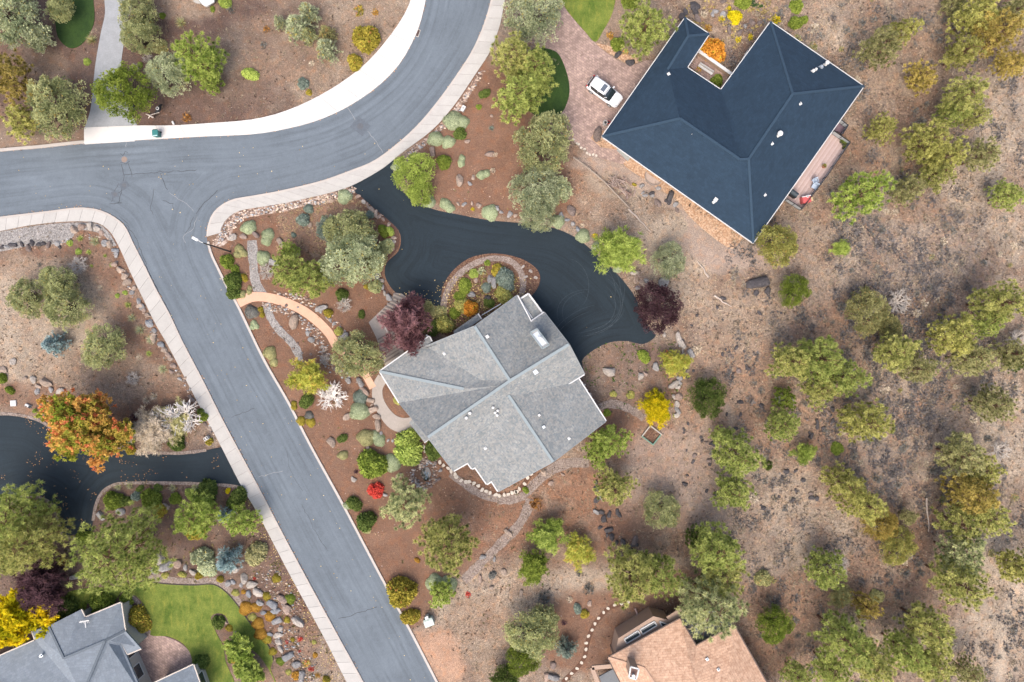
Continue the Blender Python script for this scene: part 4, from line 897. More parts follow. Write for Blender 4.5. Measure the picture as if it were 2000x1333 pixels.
# rail fence
t = thing('log_rail_fence', 'weathered grey log rail lying along the slope left of the black roof', 'fence', 1190, 365)
Pf = [(1120, 310), (1150, 332), (1180, 358), (1206, 385), (1228, 408)]
for i in range(len(Pf) - 1):
    a, b = W(*Pf[i]) - t.location, W(*Pf[i + 1]) - t.location; mb = MB(); mb.tube([a + Vector((0, 0, .5)), (a + b) / 2 + Vector((0, 0.03, .47)), b + Vector((0, 0, .5))], [.11, .10, .085], 7); mb.build('rail', simple('old_wood', (.33, .27, .22), .9, var=.3), t)
for p_ in Pf: a = W(*p_) - t.location; mb = MB(); mb.cyl((a.x, a.y, 0), .09, .62, 7); mb.build('post', simple('old_wood', (.33, .27, .22)), t)
for (pts, lb) in (([(1384, 543), (1372, 524), (1362, 512)], 'thin pale fallen branch on dirt left of the dark rock'), ([(1228, 408), (1258, 440), (1272, 455)], 'thin bleached pole continuing below the log rail'), ([(1395, 578), (1415, 592), (1428, 600)], 'thin pale stick lying below the dark rock'), ([(1808, 972), (1811, 1005), (1813, 1038)], 'straight bleached log lying in scrub near the right edge'), ([(1330, 660), (1334, 690), (1326, 720)], 'slender brown stick beside the boulder edging')):
    c = np.mean(pts, axis=0); mb = MB(); L0 = W(*c); P = [W(*p) - L0 + Vector((0, 0, .12)) for p in pts]; P = [p + Vector((random.uniform(-.08, .08), random.uniform(-.08, .08), 0)) for p in resample(np.array([(p.x, p.y) for p in P]), 7) for p in [Vector((*p, .12))]]
    mb.tube(P, [.13 - i * .013 for i in range(7)], 6); o = mb.build('fallen_branch', simple('bleached_wood', (.50, .42, .36), .9, var=.25)); o.location = L0; tag(o, lb, 'branch')
# brush pile
def pile(px, py, n, L, r, label, spread, rad=.05, colm=None, name='brush_pile'):
    t = thing(name, label, 'wood pile', px, py); 
    for i in range(n):
        a_ = random.uniform(0, 6.28); c = Vector((random.gauss(0, spread), random.gauss(0, spread * .8), .06 + random.random() * .45)); l = L * random.uniform(.4, 1); d = Vector((math.cos(a_), math.sin(a_), random.uniform(-.15, .2))) * l / 2
        mb = MB(); mb.tube([c - d, c + Vector((random.uniform(-.05, .05),) * 3), c + d], [rad * random.uniform(.7, 1.3)] * 3, 5); mb.build('stick', simple('stick_%d' % (i % 3), [(.34, .26, .22), (.42, .33, .29), (.24, .16, .13)][i % 3], .9), t)
pile(1206, 358, 34, 1.5, .05, 'heap of cut pinkish sticks beside the log rail', .45); pile(1225, 378, 12, 1.7, .07, 'smaller heap of logs below the stick heap', .4, .08)
pile(1250, 540, 14, 1.9, .03, 'loose pale twigs stacked beside boulders above the dark purple tree', .35, .025)
# planter frame
t = thing('planter_frame', 'square timber planter frame open on bare soil right of the tan-yellow shrub', 'planter', 1272, 850, 0, R(-38))
M_fr = simple('frame_wood', (.46, .42, .37)); M_frg = simple('frame_green', (.14, .26, .20))
for i, (x, y, w_, h_) in enumerate(((0, .85, 1.9, .14), (0, -.85, 1.9, .14), (.88, 0, .14, 1.56), (-.88, 0, .14, 1.56))): mb = MB(); mb.box((x, y, .15), (w_, h_, .3)); mb.build('frame_board', M_frg if i in (1, 2) else M_fr, t)
mb = MB(); mb.box((0, 0, .04), (1.6, 1.54, .06)); mb.build('soil', M_mulch, t)
# timber steps
t = thing('garden_steps', 'weathered timber steps and landing by the reddish-purple tree', 'steps', 762, 610)
stp = spline([(790, 577), (775, 600), (752, 622)], 4); T_ = np.gradient(stp, axis=0)
for i in range(9):
    k_ = i / 8; a = np.array([769 - 34 * k_ + 0, 574 + 50 * k_]); b = np.array([799 - 40 * k_ + 6, 588 + 52 * k_]); p, q = W(*a) - t.location, W(*b) - t.location; mb = MB(); mb.beam((p.x, p.y, .10 + i * .01), (q.x, q.y, .10 + i * .01), .20, .14); mb.build('tread', simple('sleeper', (.22, .185, .165), .9, var=.25), t)
for i in range(8):
    k_ = i / 7; a = np.array([738 + 8 * k_, 664 + 48 * k_]); b = np.array([768 + 12 * k_, 646 + 44 * k_]); p, q = W(*a) - t.location, W(*b) - t.location; mb = MB(); mb.beam((p.x, p.y, .10), (q.x, q.y, .10), .16, .12); mb.build('tread', simple('sleeper', (.22, .185, .165), .9, var=.25), t)
t = thing('white_handrail', 'thin white handrail running beside the timber steps', 'railing', 775, 615); Pp = [(800, 587), (785, 600), (768, 618), (752, 640), (757, 649)]
for i in range(len(Pp) - 1): mb = MB(); mb.tube([W(*Pp[i], .95) - t.location, W(*Pp[i + 1], .95) - t.location], .05, 6); mb.build('handrail', M_white, t)
for p_ in Pp: a = W(*p_, .95) - t.location; mb = MB(); mb.cyl((a.x, a.y, 0), .035, .95, 6); mb.build('post', M_white, t)
t = thing('garden_handrail', 'dark slim rail beside the planting at the grey house front', 'railing', 960, 605); p, q = W(941, 616, 1) - t.location, W(978, 594, 1) - t.location; mb = MB(); mb.beam(p, q, .07, .06); mb.build('handrail', M_metal, t)
for f in (0, .5, 1): r_ = p.lerp(q, f); mb = MB(); mb.cyl((r_.x, r_.y, 0), .03, 1.0, 6); mb.build('post', M_metal, t)
# street lamp at the corner
t = thing('street_lamp', 'tall street lamp with a white arm at the corner by the junction', 'street lamp', 450, 492)
base = t.location.copy(); topp = W(401, 476.5, 7.6) - base; topp = Vector((0, 0, 7.6)) + Vector((-.1, 0, 0))
mb = MB(); mb.tube([(0, 0, 0), (0, 0, 3.8), (0, 0, 7.6)], [.11, .095, .07], 10); mb.build('pole', simple('lamp_dark', (.05, .05, .055), .5), t)
head = W(381, 467, 7.9) - base
mb = MB(); mb.tube([(0, 0, 7.5), (head.x * .35, head.y * .35, 7.75), (head.x, head.y, 7.9)], .05, 8); mb.build('arm', M_white, t)
mb = MB(); rz = math.atan2(head.y, head.x); mb.box((head.x, head.y, 7.92), (.75, .30, .13), rz); mb.build('lamp_head', simple('lamp_white', (.75, .76, .78), .4), t, bevel=.04)
mb = MB(); mb.box((head.x, head.y, 7.84), (.5, .2, .03), rz); mb.build('lens', M_glass, t)
# green bin
t = thing('green_bin', 'dark teal wheeled bin standing on the pale sidewalk', 'bin', 311, 265, .12, R(3))
M_gb = simple('bin_teal', (.035, .16, .155), .5); mb = MB(); mb.add([(-.27, -.3, .08), (.27, -.3, .08), (.27, .3, .08), (-.27, .3, .08), (-.33, -.38, .98), (.33, -.38, .98), (.33, .38, .98), (-.33, .38, .98)], [(3, 2, 1, 0), (4, 5, 6, 7), (0, 1, 5, 4), (1, 2, 6, 5), (2, 3, 7, 6), (3, 0, 4, 7)]); mb.build('body', M_gb, t)
mb = MB(); mb.box((0, .02, 1.02), (.74, .80, .09)); mb.build('lid', simple('bin_lid', (.04, .19, .185), .45), t, bevel=.03); mb = MB(); mb.box((0, -.34, 1.07), (.6, .12, .04)); mb.build('lid_edge', simple('bin_pale', (.42, .62, .62), .4), t); mb = MB(); mb.tube([(-.25, .47, .98), (.25, .47, .98)], .03, 6); mb.build('handle', M_dark, t)
for sx in (-.3, .3): mb = MB(); mb.tube([(sx - .04, .33, .12), (sx + .04, .33, .12)], .12, 12); mb.build('wheel', M_dark, t)
t = thing('mailbox_stand', 'bleached forked timber post with a black round-faced mailbox near the sidewalk', 'mailbox', 300, 224)
M_bw = simple('bleached', (.55, .48, .42), .8, var=.2); zt = 1.2
def lp(x, y, z): return W(x, y, z) - t.location
mb = MB(); mb.tube([lp(285, 223, .4), lp(293, 226, .7), lp(299, 230, .5)], [.06, .11, .1], 7); mb.tube([lp(293, 225, .6), lp(311, 220, 1.1)], [.05, .045], 6); mb.tube([lp(299, 230, .6), lp(299, 230, 0)], .07, 6); mb.tube([lp(294, 226, .6), lp(290, 231, .05)], .07, 6); mb.build('post', M_bw, t)
mb = MB(); mb.tube([lp(303, 221, 1.0), lp(307, 218, 1.15), lp(310, 213, 1.25), lp(313, 207, 1.2), lp(316, 204, 1.1)], [.07, .16, .3, .16, .07], 12); mb.build('box', M_dark, t)
p = lp(309.5, 213.5, 1.25); mb = MB(); mb.cyl((p.x, p.y, 1.5), .2, .05, 18); mb.build('round_face', M_white, t); mb = MB(); mb.cyl((p.x, p.y, 1.551), .12, .01, 16); mb.build('dial', M_dark, t)
t = thing('dark_lantern', 'dark blue lantern with a white side below the tree at the drive mouth', 'lantern', 268, 215); mb = MB(); mb.cyl((0, 0, 0), .05, .8, 8); mb.build('post', M_dark, t); mb = MB(); mb.box((0, .05, .95), (.32, .3, .3), .4); mb.build('housing', simple('navy', (.02, .035, .08), .5), t); mb = MB(); mb.box((.14, -.1, .93), (.2, .2, .26), .4); mb.build('glass', M_white, t)
def block(name, label, cat, px, py, dims, rz, mat, parts=()):
    t = thing(name, label, cat, px, py, 0, R(rz)); mb = MB(); mb.box((0, 0, dims[2] / 2), dims); mb.build('body', mat, t, bevel=.02)
    for (n_, c, d, m_) in parts: mb = MB(); mb.box(c, d); mb.build(n_, m_, t)
    return t
block('utility_box', 'small white marker with a dark dot in mulch beside the east sidewalk', 'utility box', 905, 214, (.45, .7, .5), -30, M_white, [('dial', (0, 0, .51), (.12, .12, .02), M_dark)])
block('utility_box', 'small white object lying at the sidewalk edge near the street bin', 'utility box', 339, 241, (.25, .45, .2), 25, M_white, [('lid', (0, 0, .21), (.2, .35, .02), M_white)])
block('utility_pad', 'square white cover plate in mulch beside the left driveway', 'utility cover', 27, 788, (.75, .75, .15), 3, M_white, [('lid', (0, 0, .16), (.62, .62, .02), M_white)])
block('pump_box', 'white and black device on the ground right of the square cover plate', 'utility box', 57, 793, (.75, .35, .3), -25, M_white, [('panel', (.28, 0, .31), (.3, .32, .03), M_dark), ('vent', (-.15, -.12, .31), (.3, .06, .02), M_dark)])
block('mailbox_plinth', 'grey-white stone block with a dark slot at the left driveway mouth', 'mailbox', 406, 856, (.6, .45, .6), 35, simple('plinth', (.55, .53, .50)), [('slot', (-.15, 0, .61), (.1, .3, .02), M_dark), ('slot', (.15, 0, .61), (.1, .3, .02), M_dark)])
M_tr = simple('transformer_green', (.42, .50, .46), .5)
block('transformer_box', 'pale green utility cabinet beside the street near the round clipped shrubs', 'utility box', 839, 1211, (1.15, .95, .9), 20, M_tr, [('lid', (0, -.1, .93), (1.2, .75, .05), simple('transformer_lid', (.50, .58, .54), .5)), ('front_box', (-.05, .62, .5), (.4, .4, .8), simple('transformer_white', (.66, .70, .68), .5))])
# pond
t = thing('garden_pond', 'small black pond with a splashing waterfall among stones beside the grey roof', 'pond', 832, 926)
Pd = [(math.cos(a_) * random.uniform(.7, 1.0) * .75, math.sin(a_) * random.uniform(.75, 1.05) * 1.0) for a_ in np.arange(0, 6.28, .5)]
mb = MB(); mb.prism(Pd, .02, .07); mb.build('water', simple('pond_water', (.008, .012, .016), .06, 0, .1, spec=.8), t)
for (x, y, s_) in ((.1, -.2, .5), (-.1, .15, .35), (.25, .1, .3), (.05, -.5, .35)): mb = MB(); mb.box((x, y, .1), (s_, s_ * .6, .06), random.random() * 3); mb.build('splash', simple('foam', (.32, .38, .40), .4, var=.8, scale=12), t)
# pipe rail near the tan house
mb = MB(); Pq = spline([(1240, 1188), (1245, 1200), (1246, 1212), (1244, 1221)], 4); L0 = W(1245, 1205); mb.tube([W(*p) - L0 + Vector((0, 0, .1)) for p in Pq], .13, 7); o = mb.build('garden_edging', simple('edging_pink', (.40, .28, .25))); o.location = L0; tag(o, 'short curved pinkish edging in dark mulch above the tan roof', 'edging')

# ================================================================== CARS
def loft(secs, n=None):
    """secs: (x, [(y, z) ...half section from bottom to the centre line])"""
    mb = MB(); rings = []
    for x, h in secs:
        r = [(x, y, z) for y, z in h] + [(x, -y, z) for y, z in h[::-1] if y > 1e-4]; rings.append(r)
    k = len(rings[0]); V = [v for r in rings for v in r]
    F = [(i * k + j, i * k + j + 1, (i + 1) * k + j + 1, (i + 1) * k + j) for i in range(len(rings) - 1) for j in range(k - 1)]
    F += [(i * k + k - 1, i * k, (i + 1) * k, (i + 1) * k + k - 1) for i in range(len(rings) - 1)]
    F += [tuple(range(k)), tuple(range((len(rings) - 1) * k, len(rings) * k))[::-1]]
    return mb.add(V, F)
def build_car():
    t = empty('parked_car', (0, 0, 0)); M_car = simple('car_white', (.80, .81, .83), .25, 0, .02, spec=.6)
    def hs(w, zt, crown=.05): return [(w * .9, .28), (w * .985, .42), (w, .62), (w * .985, .84), (w * .93, zt - crown), (w * .6, zt - .01), (0, zt)]
    b = loft([(-2.34, hs(.78, .86)), (-2.28, hs(.86, .98)), (-2.0, hs(.925, 1.02)), (-1.2, hs(.94, 1.0)), (0, hs(.94, .98)), (.8, hs(.94, 1.0)), (1.2, hs(.93, .99)), (1.75, hs(.90, .92)), (2.12, hs(.82, .82)), (2.28, hs(.70, .74)), (2.36, hs(.55, .66))])
    body = b.build('body', M_car, t, smooth=True)
    def gs(w, zt): return [(w, .93), (w * .97, 1.05), (w * .86, zt - .08), (w * .80, zt - .02), (w * .55, zt + .01), (0, zt + .02)]
    g = loft([(-2.26, gs(.72, 1.06)), (-2.0, gs(.80, 1.45)), (-1.75, gs(.84, 1.58)), (-.9, gs(.87, 1.62)), (.1, gs(.87, 1.60)), (.45, gs(.84, 1.50)), (1.2, gs(.76, 1.03))])
    g.build('windows', simple('car_glass', (.02, .03, .035), .08, 0, .05, spec=.8), t, smooth=False)
    def rs(w, zt): return [(w, zt - .08), (w * 1.01, zt - .03), (w * .9, zt + .02), (w * .5, zt + .045), (0, zt + .05)]
    r = loft([(-1.98, rs(.60, 1.50)), (-1.78, rs(.68, 1.60)), (-.9, rs(.71, 1.635)), (.05, rs(.70, 1.62)), (.22, rs(.66, 1.575))]); r.build('roof', M_car, t, smooth=True)
    mb = MB(); mb.box((-.25, 0, 1.688), (.55, .95, .015)); mb.build('sunroof', simple('car_sunroof', (.10, .12, .15), .15, spec=.7), t)
    for s_ in (-1, 1):
        mb = MB(); mb.tube([(-1.75, s_ * .60, 1.66), (-1.6, s_ * .61, 1.72), (-.1, s_ * .61, 1.72), (.1, s_ * .60, 1.66)], .025, 6); mb.build('roof_rail', M_metal, t)
        mb = MB(); mb.box((.62, s_ * 1.03, 1.06), (.18, .22, .15)); mb.build('mirror', M_car, t, bevel=.03)
        mb = MB(); mb.box((2.10, s_ * .66, .74), (.34, .26, .12), -s_ * .5); mb.build('headlight', simple('lamp_clear', (.5, .53, .56), .2), t, bevel=.02)
        mb = MB(); mb.box((-2.24, s_ * .76, .88), (.16, .2, .22)); mb.build('taillight', simple('lamp_red', (.45, .02, .02), .3), t)
        for x in (-.55, .35): mb = MB(); mb.beam((x, s_ * .80, 1.02), (x - (.06 if x < 0 else -.35), s_ * .735, 1.56), .07, .05); mb.build('pillar', M_car, t)
        mb = MB(); mb.beam((-1.6, s_ * .81, 1.02), (-1.85, s_ * .70, 1.52), .30, .05); mb.build('pillar', M_car, t)
        for x in (-1.42, 1.42):
            mb = MB(); mb.tube([(x, s_ * .74, .35), (x, s_ * .96, .35)], .35, 20); wh = mb.build('wheel', M_dark, t); mb = MB(); mb.tube([(x, s_ * .955, .35), (x, s_ * .975, .35)], .22, 14); mb.build('rim', M_metal, wh)
    mb = MB(); mb.beam((.28, 0, 1.57), (.34, 0, 1.55), 1.2, .02); mb.build('windscreen_edge', M_car, t)
    for s_ in (-.3, .3): mb = MB(); mb.tube([(1.2, s_ - .1, 1.06), (.95, s_ + .35, 1.17)], .015, 5); mb.build('wiper', M_dark, t)
    mb = MB(); mb.box((-2.345, 0, .72), (.03, .5, .12)); mb.build('number_plate', M_white, t)
    return t
def copy_tree(o, parent=None):
    c = o.copy(); COL.objects.link(c); c.parent = parent
    for ch in list(o.children): copy_tree(ch, c)
    return c
car = build_car(); car.location = W(1181, 180, .75); car.location.z = .045; car.rotation_euler.z = R(-36)
tag(car, 'white estate car with roof rails parked on the brick paver driveway', 'car', 'white cars parked in driveways')
c2 = copy_tree(car); c2.location = W(392, -22, .5); c2.location.z = .04; c2.rotation_euler.z = R(-58); tag(c2, 'white car only partly in view at the top edge of the photo', 'car', 'white cars parked in driveways')
sheet('parking_pad', spline([(360, -60), (372, -10), (378, 4), (392, 8), (412, 2), (430, -60)], 8, True), .03, M_walk, thick=.03)
# ================================================================== VEGETATION
nr = np.random.default_rng(2024)
def unit(n, g):
    v = g.normal(size=(n, 3)); return v / np.linalg.norm(v, axis=1)[:, None]

def blades(C, D, k, length, width, spread, g, kind='tri', clump=None, tip=None, N=None):
    """k thin leaves fanned about direction D at every centre C; returns verts, faces, colour variables"""
    n = len(C); Cc = np.repeat(C, k, 0); d = np.repeat(D, k, 0) + unit(n * k, g) * spread; d /= np.linalg.norm(d, axis=1)[:, None]
    L = (np.repeat(length, k) if hasattr(length, '__len__') else length) * g.uniform(.7, 1.15, n * k)
    up = (np.repeat(N, k, 0) if N is not None else np.array([0, 0, 1.0])) + unit(n * k, g) * (.35 if N is not None else .6)   # leaves turn their faces to the light
    s = np.cross(d, up); s /= np.linalg.norm(s, axis=1)[:, None] + 1e-9
    w = (np.repeat(width, k) if hasattr(width, '__len__') else width) * g.uniform(.7, 1.2, n * k)
    cl = np.repeat(clump if clump is not None else g.random(n), k); lf = g.random(n * k); tp = np.repeat(tip if tip is not None else np.zeros(n), k)
    if kind == 'tri':
        V = np.stack([Cc - s * w[:, None] / 2, Cc + s * w[:, None] / 2, Cc + d * L[:, None]], 1).reshape(-1, 3); m = 3
    elif kind == 'leaf':   # a diamond
        a = Cc + d * (L * .5)[:, None]; V = np.stack([Cc, a + s * w[:, None] / 2, Cc + d * L[:, None], a - s * w[:, None] / 2], 1).reshape(-1, 3); m = 4
    F = np.arange(len(V)).reshape(-1, m)
    var = np.repeat(np.c_[cl, lf, tp], m, 0); gr = np.array([.30, .30, 1.25] if m == 3 else [.35, .75, 1.15, .75]); var[:, 1] = np.clip(var[:, 1] * .6 + np.tile(gr, n * k) * .45, 0, 1); return V, F, var   # leaf colour darkened at the base, lightened at the tip

class Leafs:
    def __init__(s): s.V = []; s.F = []; s.A = []; s.n = 0
    def add(s, V, F, A):
        if F.shape[1] == 4: F = np.r_[F[:, :3], F[:, [0, 2, 3]]]
        s.V.append(V); s.F.append(F + s.n); s.A.append(A); s.n += len(V)
    def mesh(s, name, mat=None):
        me = np_mesh(name, np.vstack(s.V), np.vstack(s.F), mat); vcol(me, 'var', np.vstack(s.A)); return me

def wob(az, g, amp=.28, n=4):
    ph = g.uniform(0, 6.28, n); am = g.uniform(.3, 1, n); r = 1 + sum(am[i] * np.sin((i + 2) * az + ph[i]) for i in range(n)) / am.sum() * amp
    return r

BARK = simple('bark_grey', (.15, .11, .085), .95, var=.4, scale=8); BARKRED = simple('bark_red', (.14, .07, .045), .95, var=.4, scale=8); DEADW = simple('dead_wood', (.52, .47, .42), .9, var=.2); BIRCH = simple('birch_bark', (.80, .75, .70), .8, var=.15)

LIB = {}
def thin(P, dist, g):
    """keep shoots at least dist apart, so that each reads as a tuft of its own"""
    cells = {}; keep = []
    for i in g.permutation(len(P)):
        p = P[i]; c = tuple((p // dist).astype(int)); ok = True
        for a in (-1, 0, 1):
            for b in (-1, 0, 1):
                for e in (-1, 0, 1):
                    for q in cells.get((c[0] + a, c[1] + b, c[2] + e), ()):
                        if ((p - q) ** 2).sum() < dist * dist: ok = False
        if ok: cells.setdefault(c, []).append(p); keep.append(i)
    return P[keep], keep
def lib_pine(R0, h, seed, dense=1.0, base=.28, tuft=.30):
    g = np.random.default_rng(seed); L = Leafs(); tb = MB(); P = []; D = []; lean = g.normal(0, .12, 2)
    sx = wob(np.linspace(0, 2 * math.pi, 36, endpoint=False), g, .30)
    tb.tube([(0, 0, -.3), (lean[0] * .4, lean[1] * .4, h * .4), (lean[0], lean[1], h * .96)], [.028 * R0 + .08, .02 * R0 + .05, .03], 7)
    z = h * base; 
    while z < h * .97:
        t = (z - h * base) / (h * (1 - base)); prof = math.sqrt(max(0, 1 - t ** 2.4)) * (.62 + .38 * min(1, (t + .25) / .45)); nb = int(g.integers(4, 7)); a0 = g.uniform(0, 6.28)
        for i in range(nb):
            if g.random() < .12: continue
            a = a0 + i * 6.283 / nb + g.normal(0, .25); Lb = R0 * prof * sx[int(a / 6.283 * 36) % 36] * g.uniform(.66, 1.08); 
            if Lb < .3: continue
            up = g.uniform(.05, .30) + .4 * t; dr = np.array([math.cos(a), math.sin(a), 0]); st = np.array([lean[0] * z / h, lean[1] * z / h, z])
            end = st + dr * Lb + np.array([0, 0, up * Lb * .6]); 
            if g.random() < .8: tb.tube([st, (st + end) / 2 + np.array([0, 0, -.06 * Lb]), end], [.03 + .012 * Lb, .022 + .006 * Lb, .012], 3, False)
            nt = max(2, int(Lb * 3.6 * dense)); s_ = np.linspace(.32 if Lb > 1.2 else .1, 1, nt)
            for q in s_:
                side = np.array([-dr[1], dr[0], 0]); m = int(g.integers(1, 3)) if q < .97 else 1
                for _ in range(m):
                    off = side * g.normal(0, .26 * (1.15 - q * .55) * min(Lb, 3) * .75) + np.array([0, 0, g.uniform(.0, .32)])
                    p = st + (end - st) * q + off; P.append(p); dd = dr * .45 + np.array([0, 0, .9]) + g.normal(0, .25, 3); D.append(dd / np.linalg.norm(dd))
        z += .34 + .03 * R0
    for _ in range(5): P.append(np.array([lean[0], lean[1], h]) + g.normal(0, .2, 3)); D.append(np.array([0, 0, 1.0]))
    P = np.array(P); D = np.array(D); P, keep = thin(P, tuft * 1.15, g); D = D[keep]; n = len(P); cl = np.clip(g.beta(.9, .9, n) * .8 + .2 * vnoise(P[:, :2] + 50, 1.6, seed), 0, 1)
    V, F, A = blades(P, D, 44, tuft, .085, 1.7, g, 'tri', cl); L.add(V, F, A)
    V, F, A = blades(P, D, 3, tuft * .35, .06, .6, g, 'tri', cl, (g.random(n) < .55).astype(float)); L.add(V, F, A)
    return L.mesh('crown'), tb.mesh('trunk', BARKRED)

def lib_juniper(R0, h, seed, dense=1.0, leaf=.20):
    g = np.random.default_rng(seed); L = Leafs(); tb = MB(); n = int(26 + 15 * R0 * R0 * .75 * dense); az = np.linspace(0, 2 * math.pi, 36, endpoint=False); sx = wob(az, g, .26)
    u = unit(n, g); u[:, 2] = np.abs(u[:, 2]) * 1.1 - .25; a = np.arctan2(u[:, 1], u[:, 0]); rad = R0 * sx[(a / 6.283 * 36).astype(int) % 36]; q = g.uniform(.5, .98, n) ** .6
    C = np.c_[u[:, 0] * rad * q, u[:, 1] * rad * q, h * .52 + u[:, 2] * h * .42 * q]; C[:, 2] = np.maximum(C[:, 2], .35)
    lr = g.uniform(.26, .50, n) * (.75 + .18 * R0)
    for i in range(n):
        if i % 2 == 0: tb.tube([(0, 0, .1 + h * .1), tuple(C[i] * np.array([.55, .55, .75])), tuple(C[i])], [.09, .05, .015], 3, False)
    tb.tube([(0, 0, -.2), (.05, 0, h * .35), (0, .05, h * .8)], [.07 * R0 + .05, .05 * R0, .03], 7)
    k = int(46 * dense); nn = np.repeat(np.arange(n), k); w = unit(n * k, g); w[:, 2] = np.abs(w[:, 2]) * .9 + .05 * w[:, 2]; out = C[nn] / (np.linalg.norm(C[nn], axis=1)[:, None] + 1e-6)
    P = C[nn] + w * lr[nn][:, None] * g.uniform(.6, 1.15, n * k)[:, None]; D = w * .8 + out * .3 + np.array([0, 0, .35]); D /= np.linalg.norm(D, axis=1)[:, None]
    cl = np.clip(g.random(n)[nn] * .75 + g.random(n * k) * .3, 0, 1)
    V, F, A = blades(P, D, 3, leaf, .085, .75, g, 'leaf', cl, (g.random(n * k) < .03).astype(float)); L.add(V, F, A)
    return L.mesh('crown'), tb.mesh('trunk', BARK)

def lib_broad(R0, h, seed, dense=1.0, leaf=.20, fine=False):
    """leafy broadleaf crown: clusters of flat leaves along arching branches"""
    g = np.random.default_rng(seed); L = Leafs(); tb = MB(); sx = wob(np.linspace(0, 2 * math.pi, 36, endpoint=False), g, .38, 6); ends = []; cls = []
    nb = int(16 + 9 * R0); tb.tube([(0, 0, -.2), (0, 0, h * .35)], [.05 + .03 * R0, .04 + .02 * R0], 7)
    for i in range(nb):
        a = g.uniform(0, 6.28); el = g.uniform(.15, 1.35); Lb = R0 * sx[int(a / 6.283 * 36) % 36] * g.uniform(.7, 1.05); b = np.array([math.cos(a) * math.cos(el) * Lb, math.sin(a) * math.cos(el) * Lb, h * .33 + math.sin(el) * h * .62])
        st = np.array([0, 0, h * .22]); tb.tube([st, (st + b) / 2 + np.array([0, 0, .12 * h]), b], [.05 + .01 * R0, .035, .01], 3, False)
        cr = g.random(); m = int((10 + 8 * R0) * dense)
        for q in g.uniform(.35, 1.0, m):
            p = st + (b - st) * q + np.array([0, 0, .24 * h * q * (1 - q)]) + g.normal(0, .20 * R0 * (1.1 - .5 * q) * .7, 3); ends.append(p); cls.append(np.clip(cr * .75 + g.random() * .25, 0, 1))
    P = np.array(ends); P[:, 2] = np.maximum(P[:, 2], .15); cl = np.array(cls); D = unit(len(P), g); D[:, 2] = np.abs(D[:, 2]) * .6 + .2; D /= np.linalg.norm(D, axis=1)[:, None]
    V, F, A = blades(P, D, 16 if not fine else 13, leaf * (1.5 if not fine else 1.9), leaf * .62 if not fine else .05, 1.3, g, 'leaf' if not fine else 'tri', cl, (g.random(len(P)) < .12).astype(float)); L.add(V, F, A)
    return L.mesh('crown'), tb.mesh('trunk', BARK)

def lib_bare(R0, h, seed, mat):
    g = np.random.default_rng(seed); tb = MB()
    def grow(p, d, l, r, dep):
        q = p + d * l; tb.tube([p, (p + q) / 2 + g.normal(0, .04 * l, 3), q], [r, r * .82, r * .62], 4 if dep > 1 else 3, False)
        if dep == 0: return
        for _ in range(int(g.integers(2, 5)) if dep < 3 else 5):
            e = d + g.normal(0, .55, 3) * np.array([1, 1, .55]); e[2] = max(e[2], -.05); e /= np.linalg.norm(e); grow(p + d * l * g.uniform(.45, 1), e, l * g.uniform(.55, .85), r * .6, dep - 1)
    for i in range(7):
        a = i * .9 + g.normal(0, .2); d = np.array([math.cos(a), math.sin(a), 1.1]); grow(np.array([0, 0, .15]), d / np.linalg.norm(d), R0 * .42, .035 * R0 + .02, 3)
    return tb.mesh('bare_branches', mat)

def lib_cone(R0, h, seed, leaf=.26):
    """young spruce: stacked whorls of stiff sprays"""
    g = np.random.default_rng(seed); L = Leafs(); P = []; D = []; tb = MB(); tb.tube([(0, 0, -.1), (0, 0, h)], [.09, .02], 6); z = .12 * h
    while z < h:
        t = z / h; Rr = R0 * (1 - t) ** .8; nb = 9
        for i in range(nb):
            a = g.uniform(0, 6.28); l = Rr * g.uniform(.75, 1.12); tb.tube([(0, 0, z), (math.cos(a) * l, math.sin(a) * l, z + .1 * l)], [.03, .01], 3, False)
            for q in np.linspace(.25, 1, max(2, int(l / .14))): P.append(np.array([math.cos(a) * l * q, math.sin(a) * l * q, z + .1 * l * q]) + g.normal(0, .06, 3)); D.append(np.array([math.cos(a), math.sin(a), .5]))
        z += .16 + .02 * h
    P = np.array(P); D = np.array(D); D /= np.linalg.norm(D, axis=1)[:, None]
    V, F, A = blades(P, D, 9, leaf, .055, .8, g, 'tri', None, (g.random(len(P)) < .1).astype(float)); L.add(V, F, A); return L.mesh('crown'), tb.mesh('trunk', BARK)

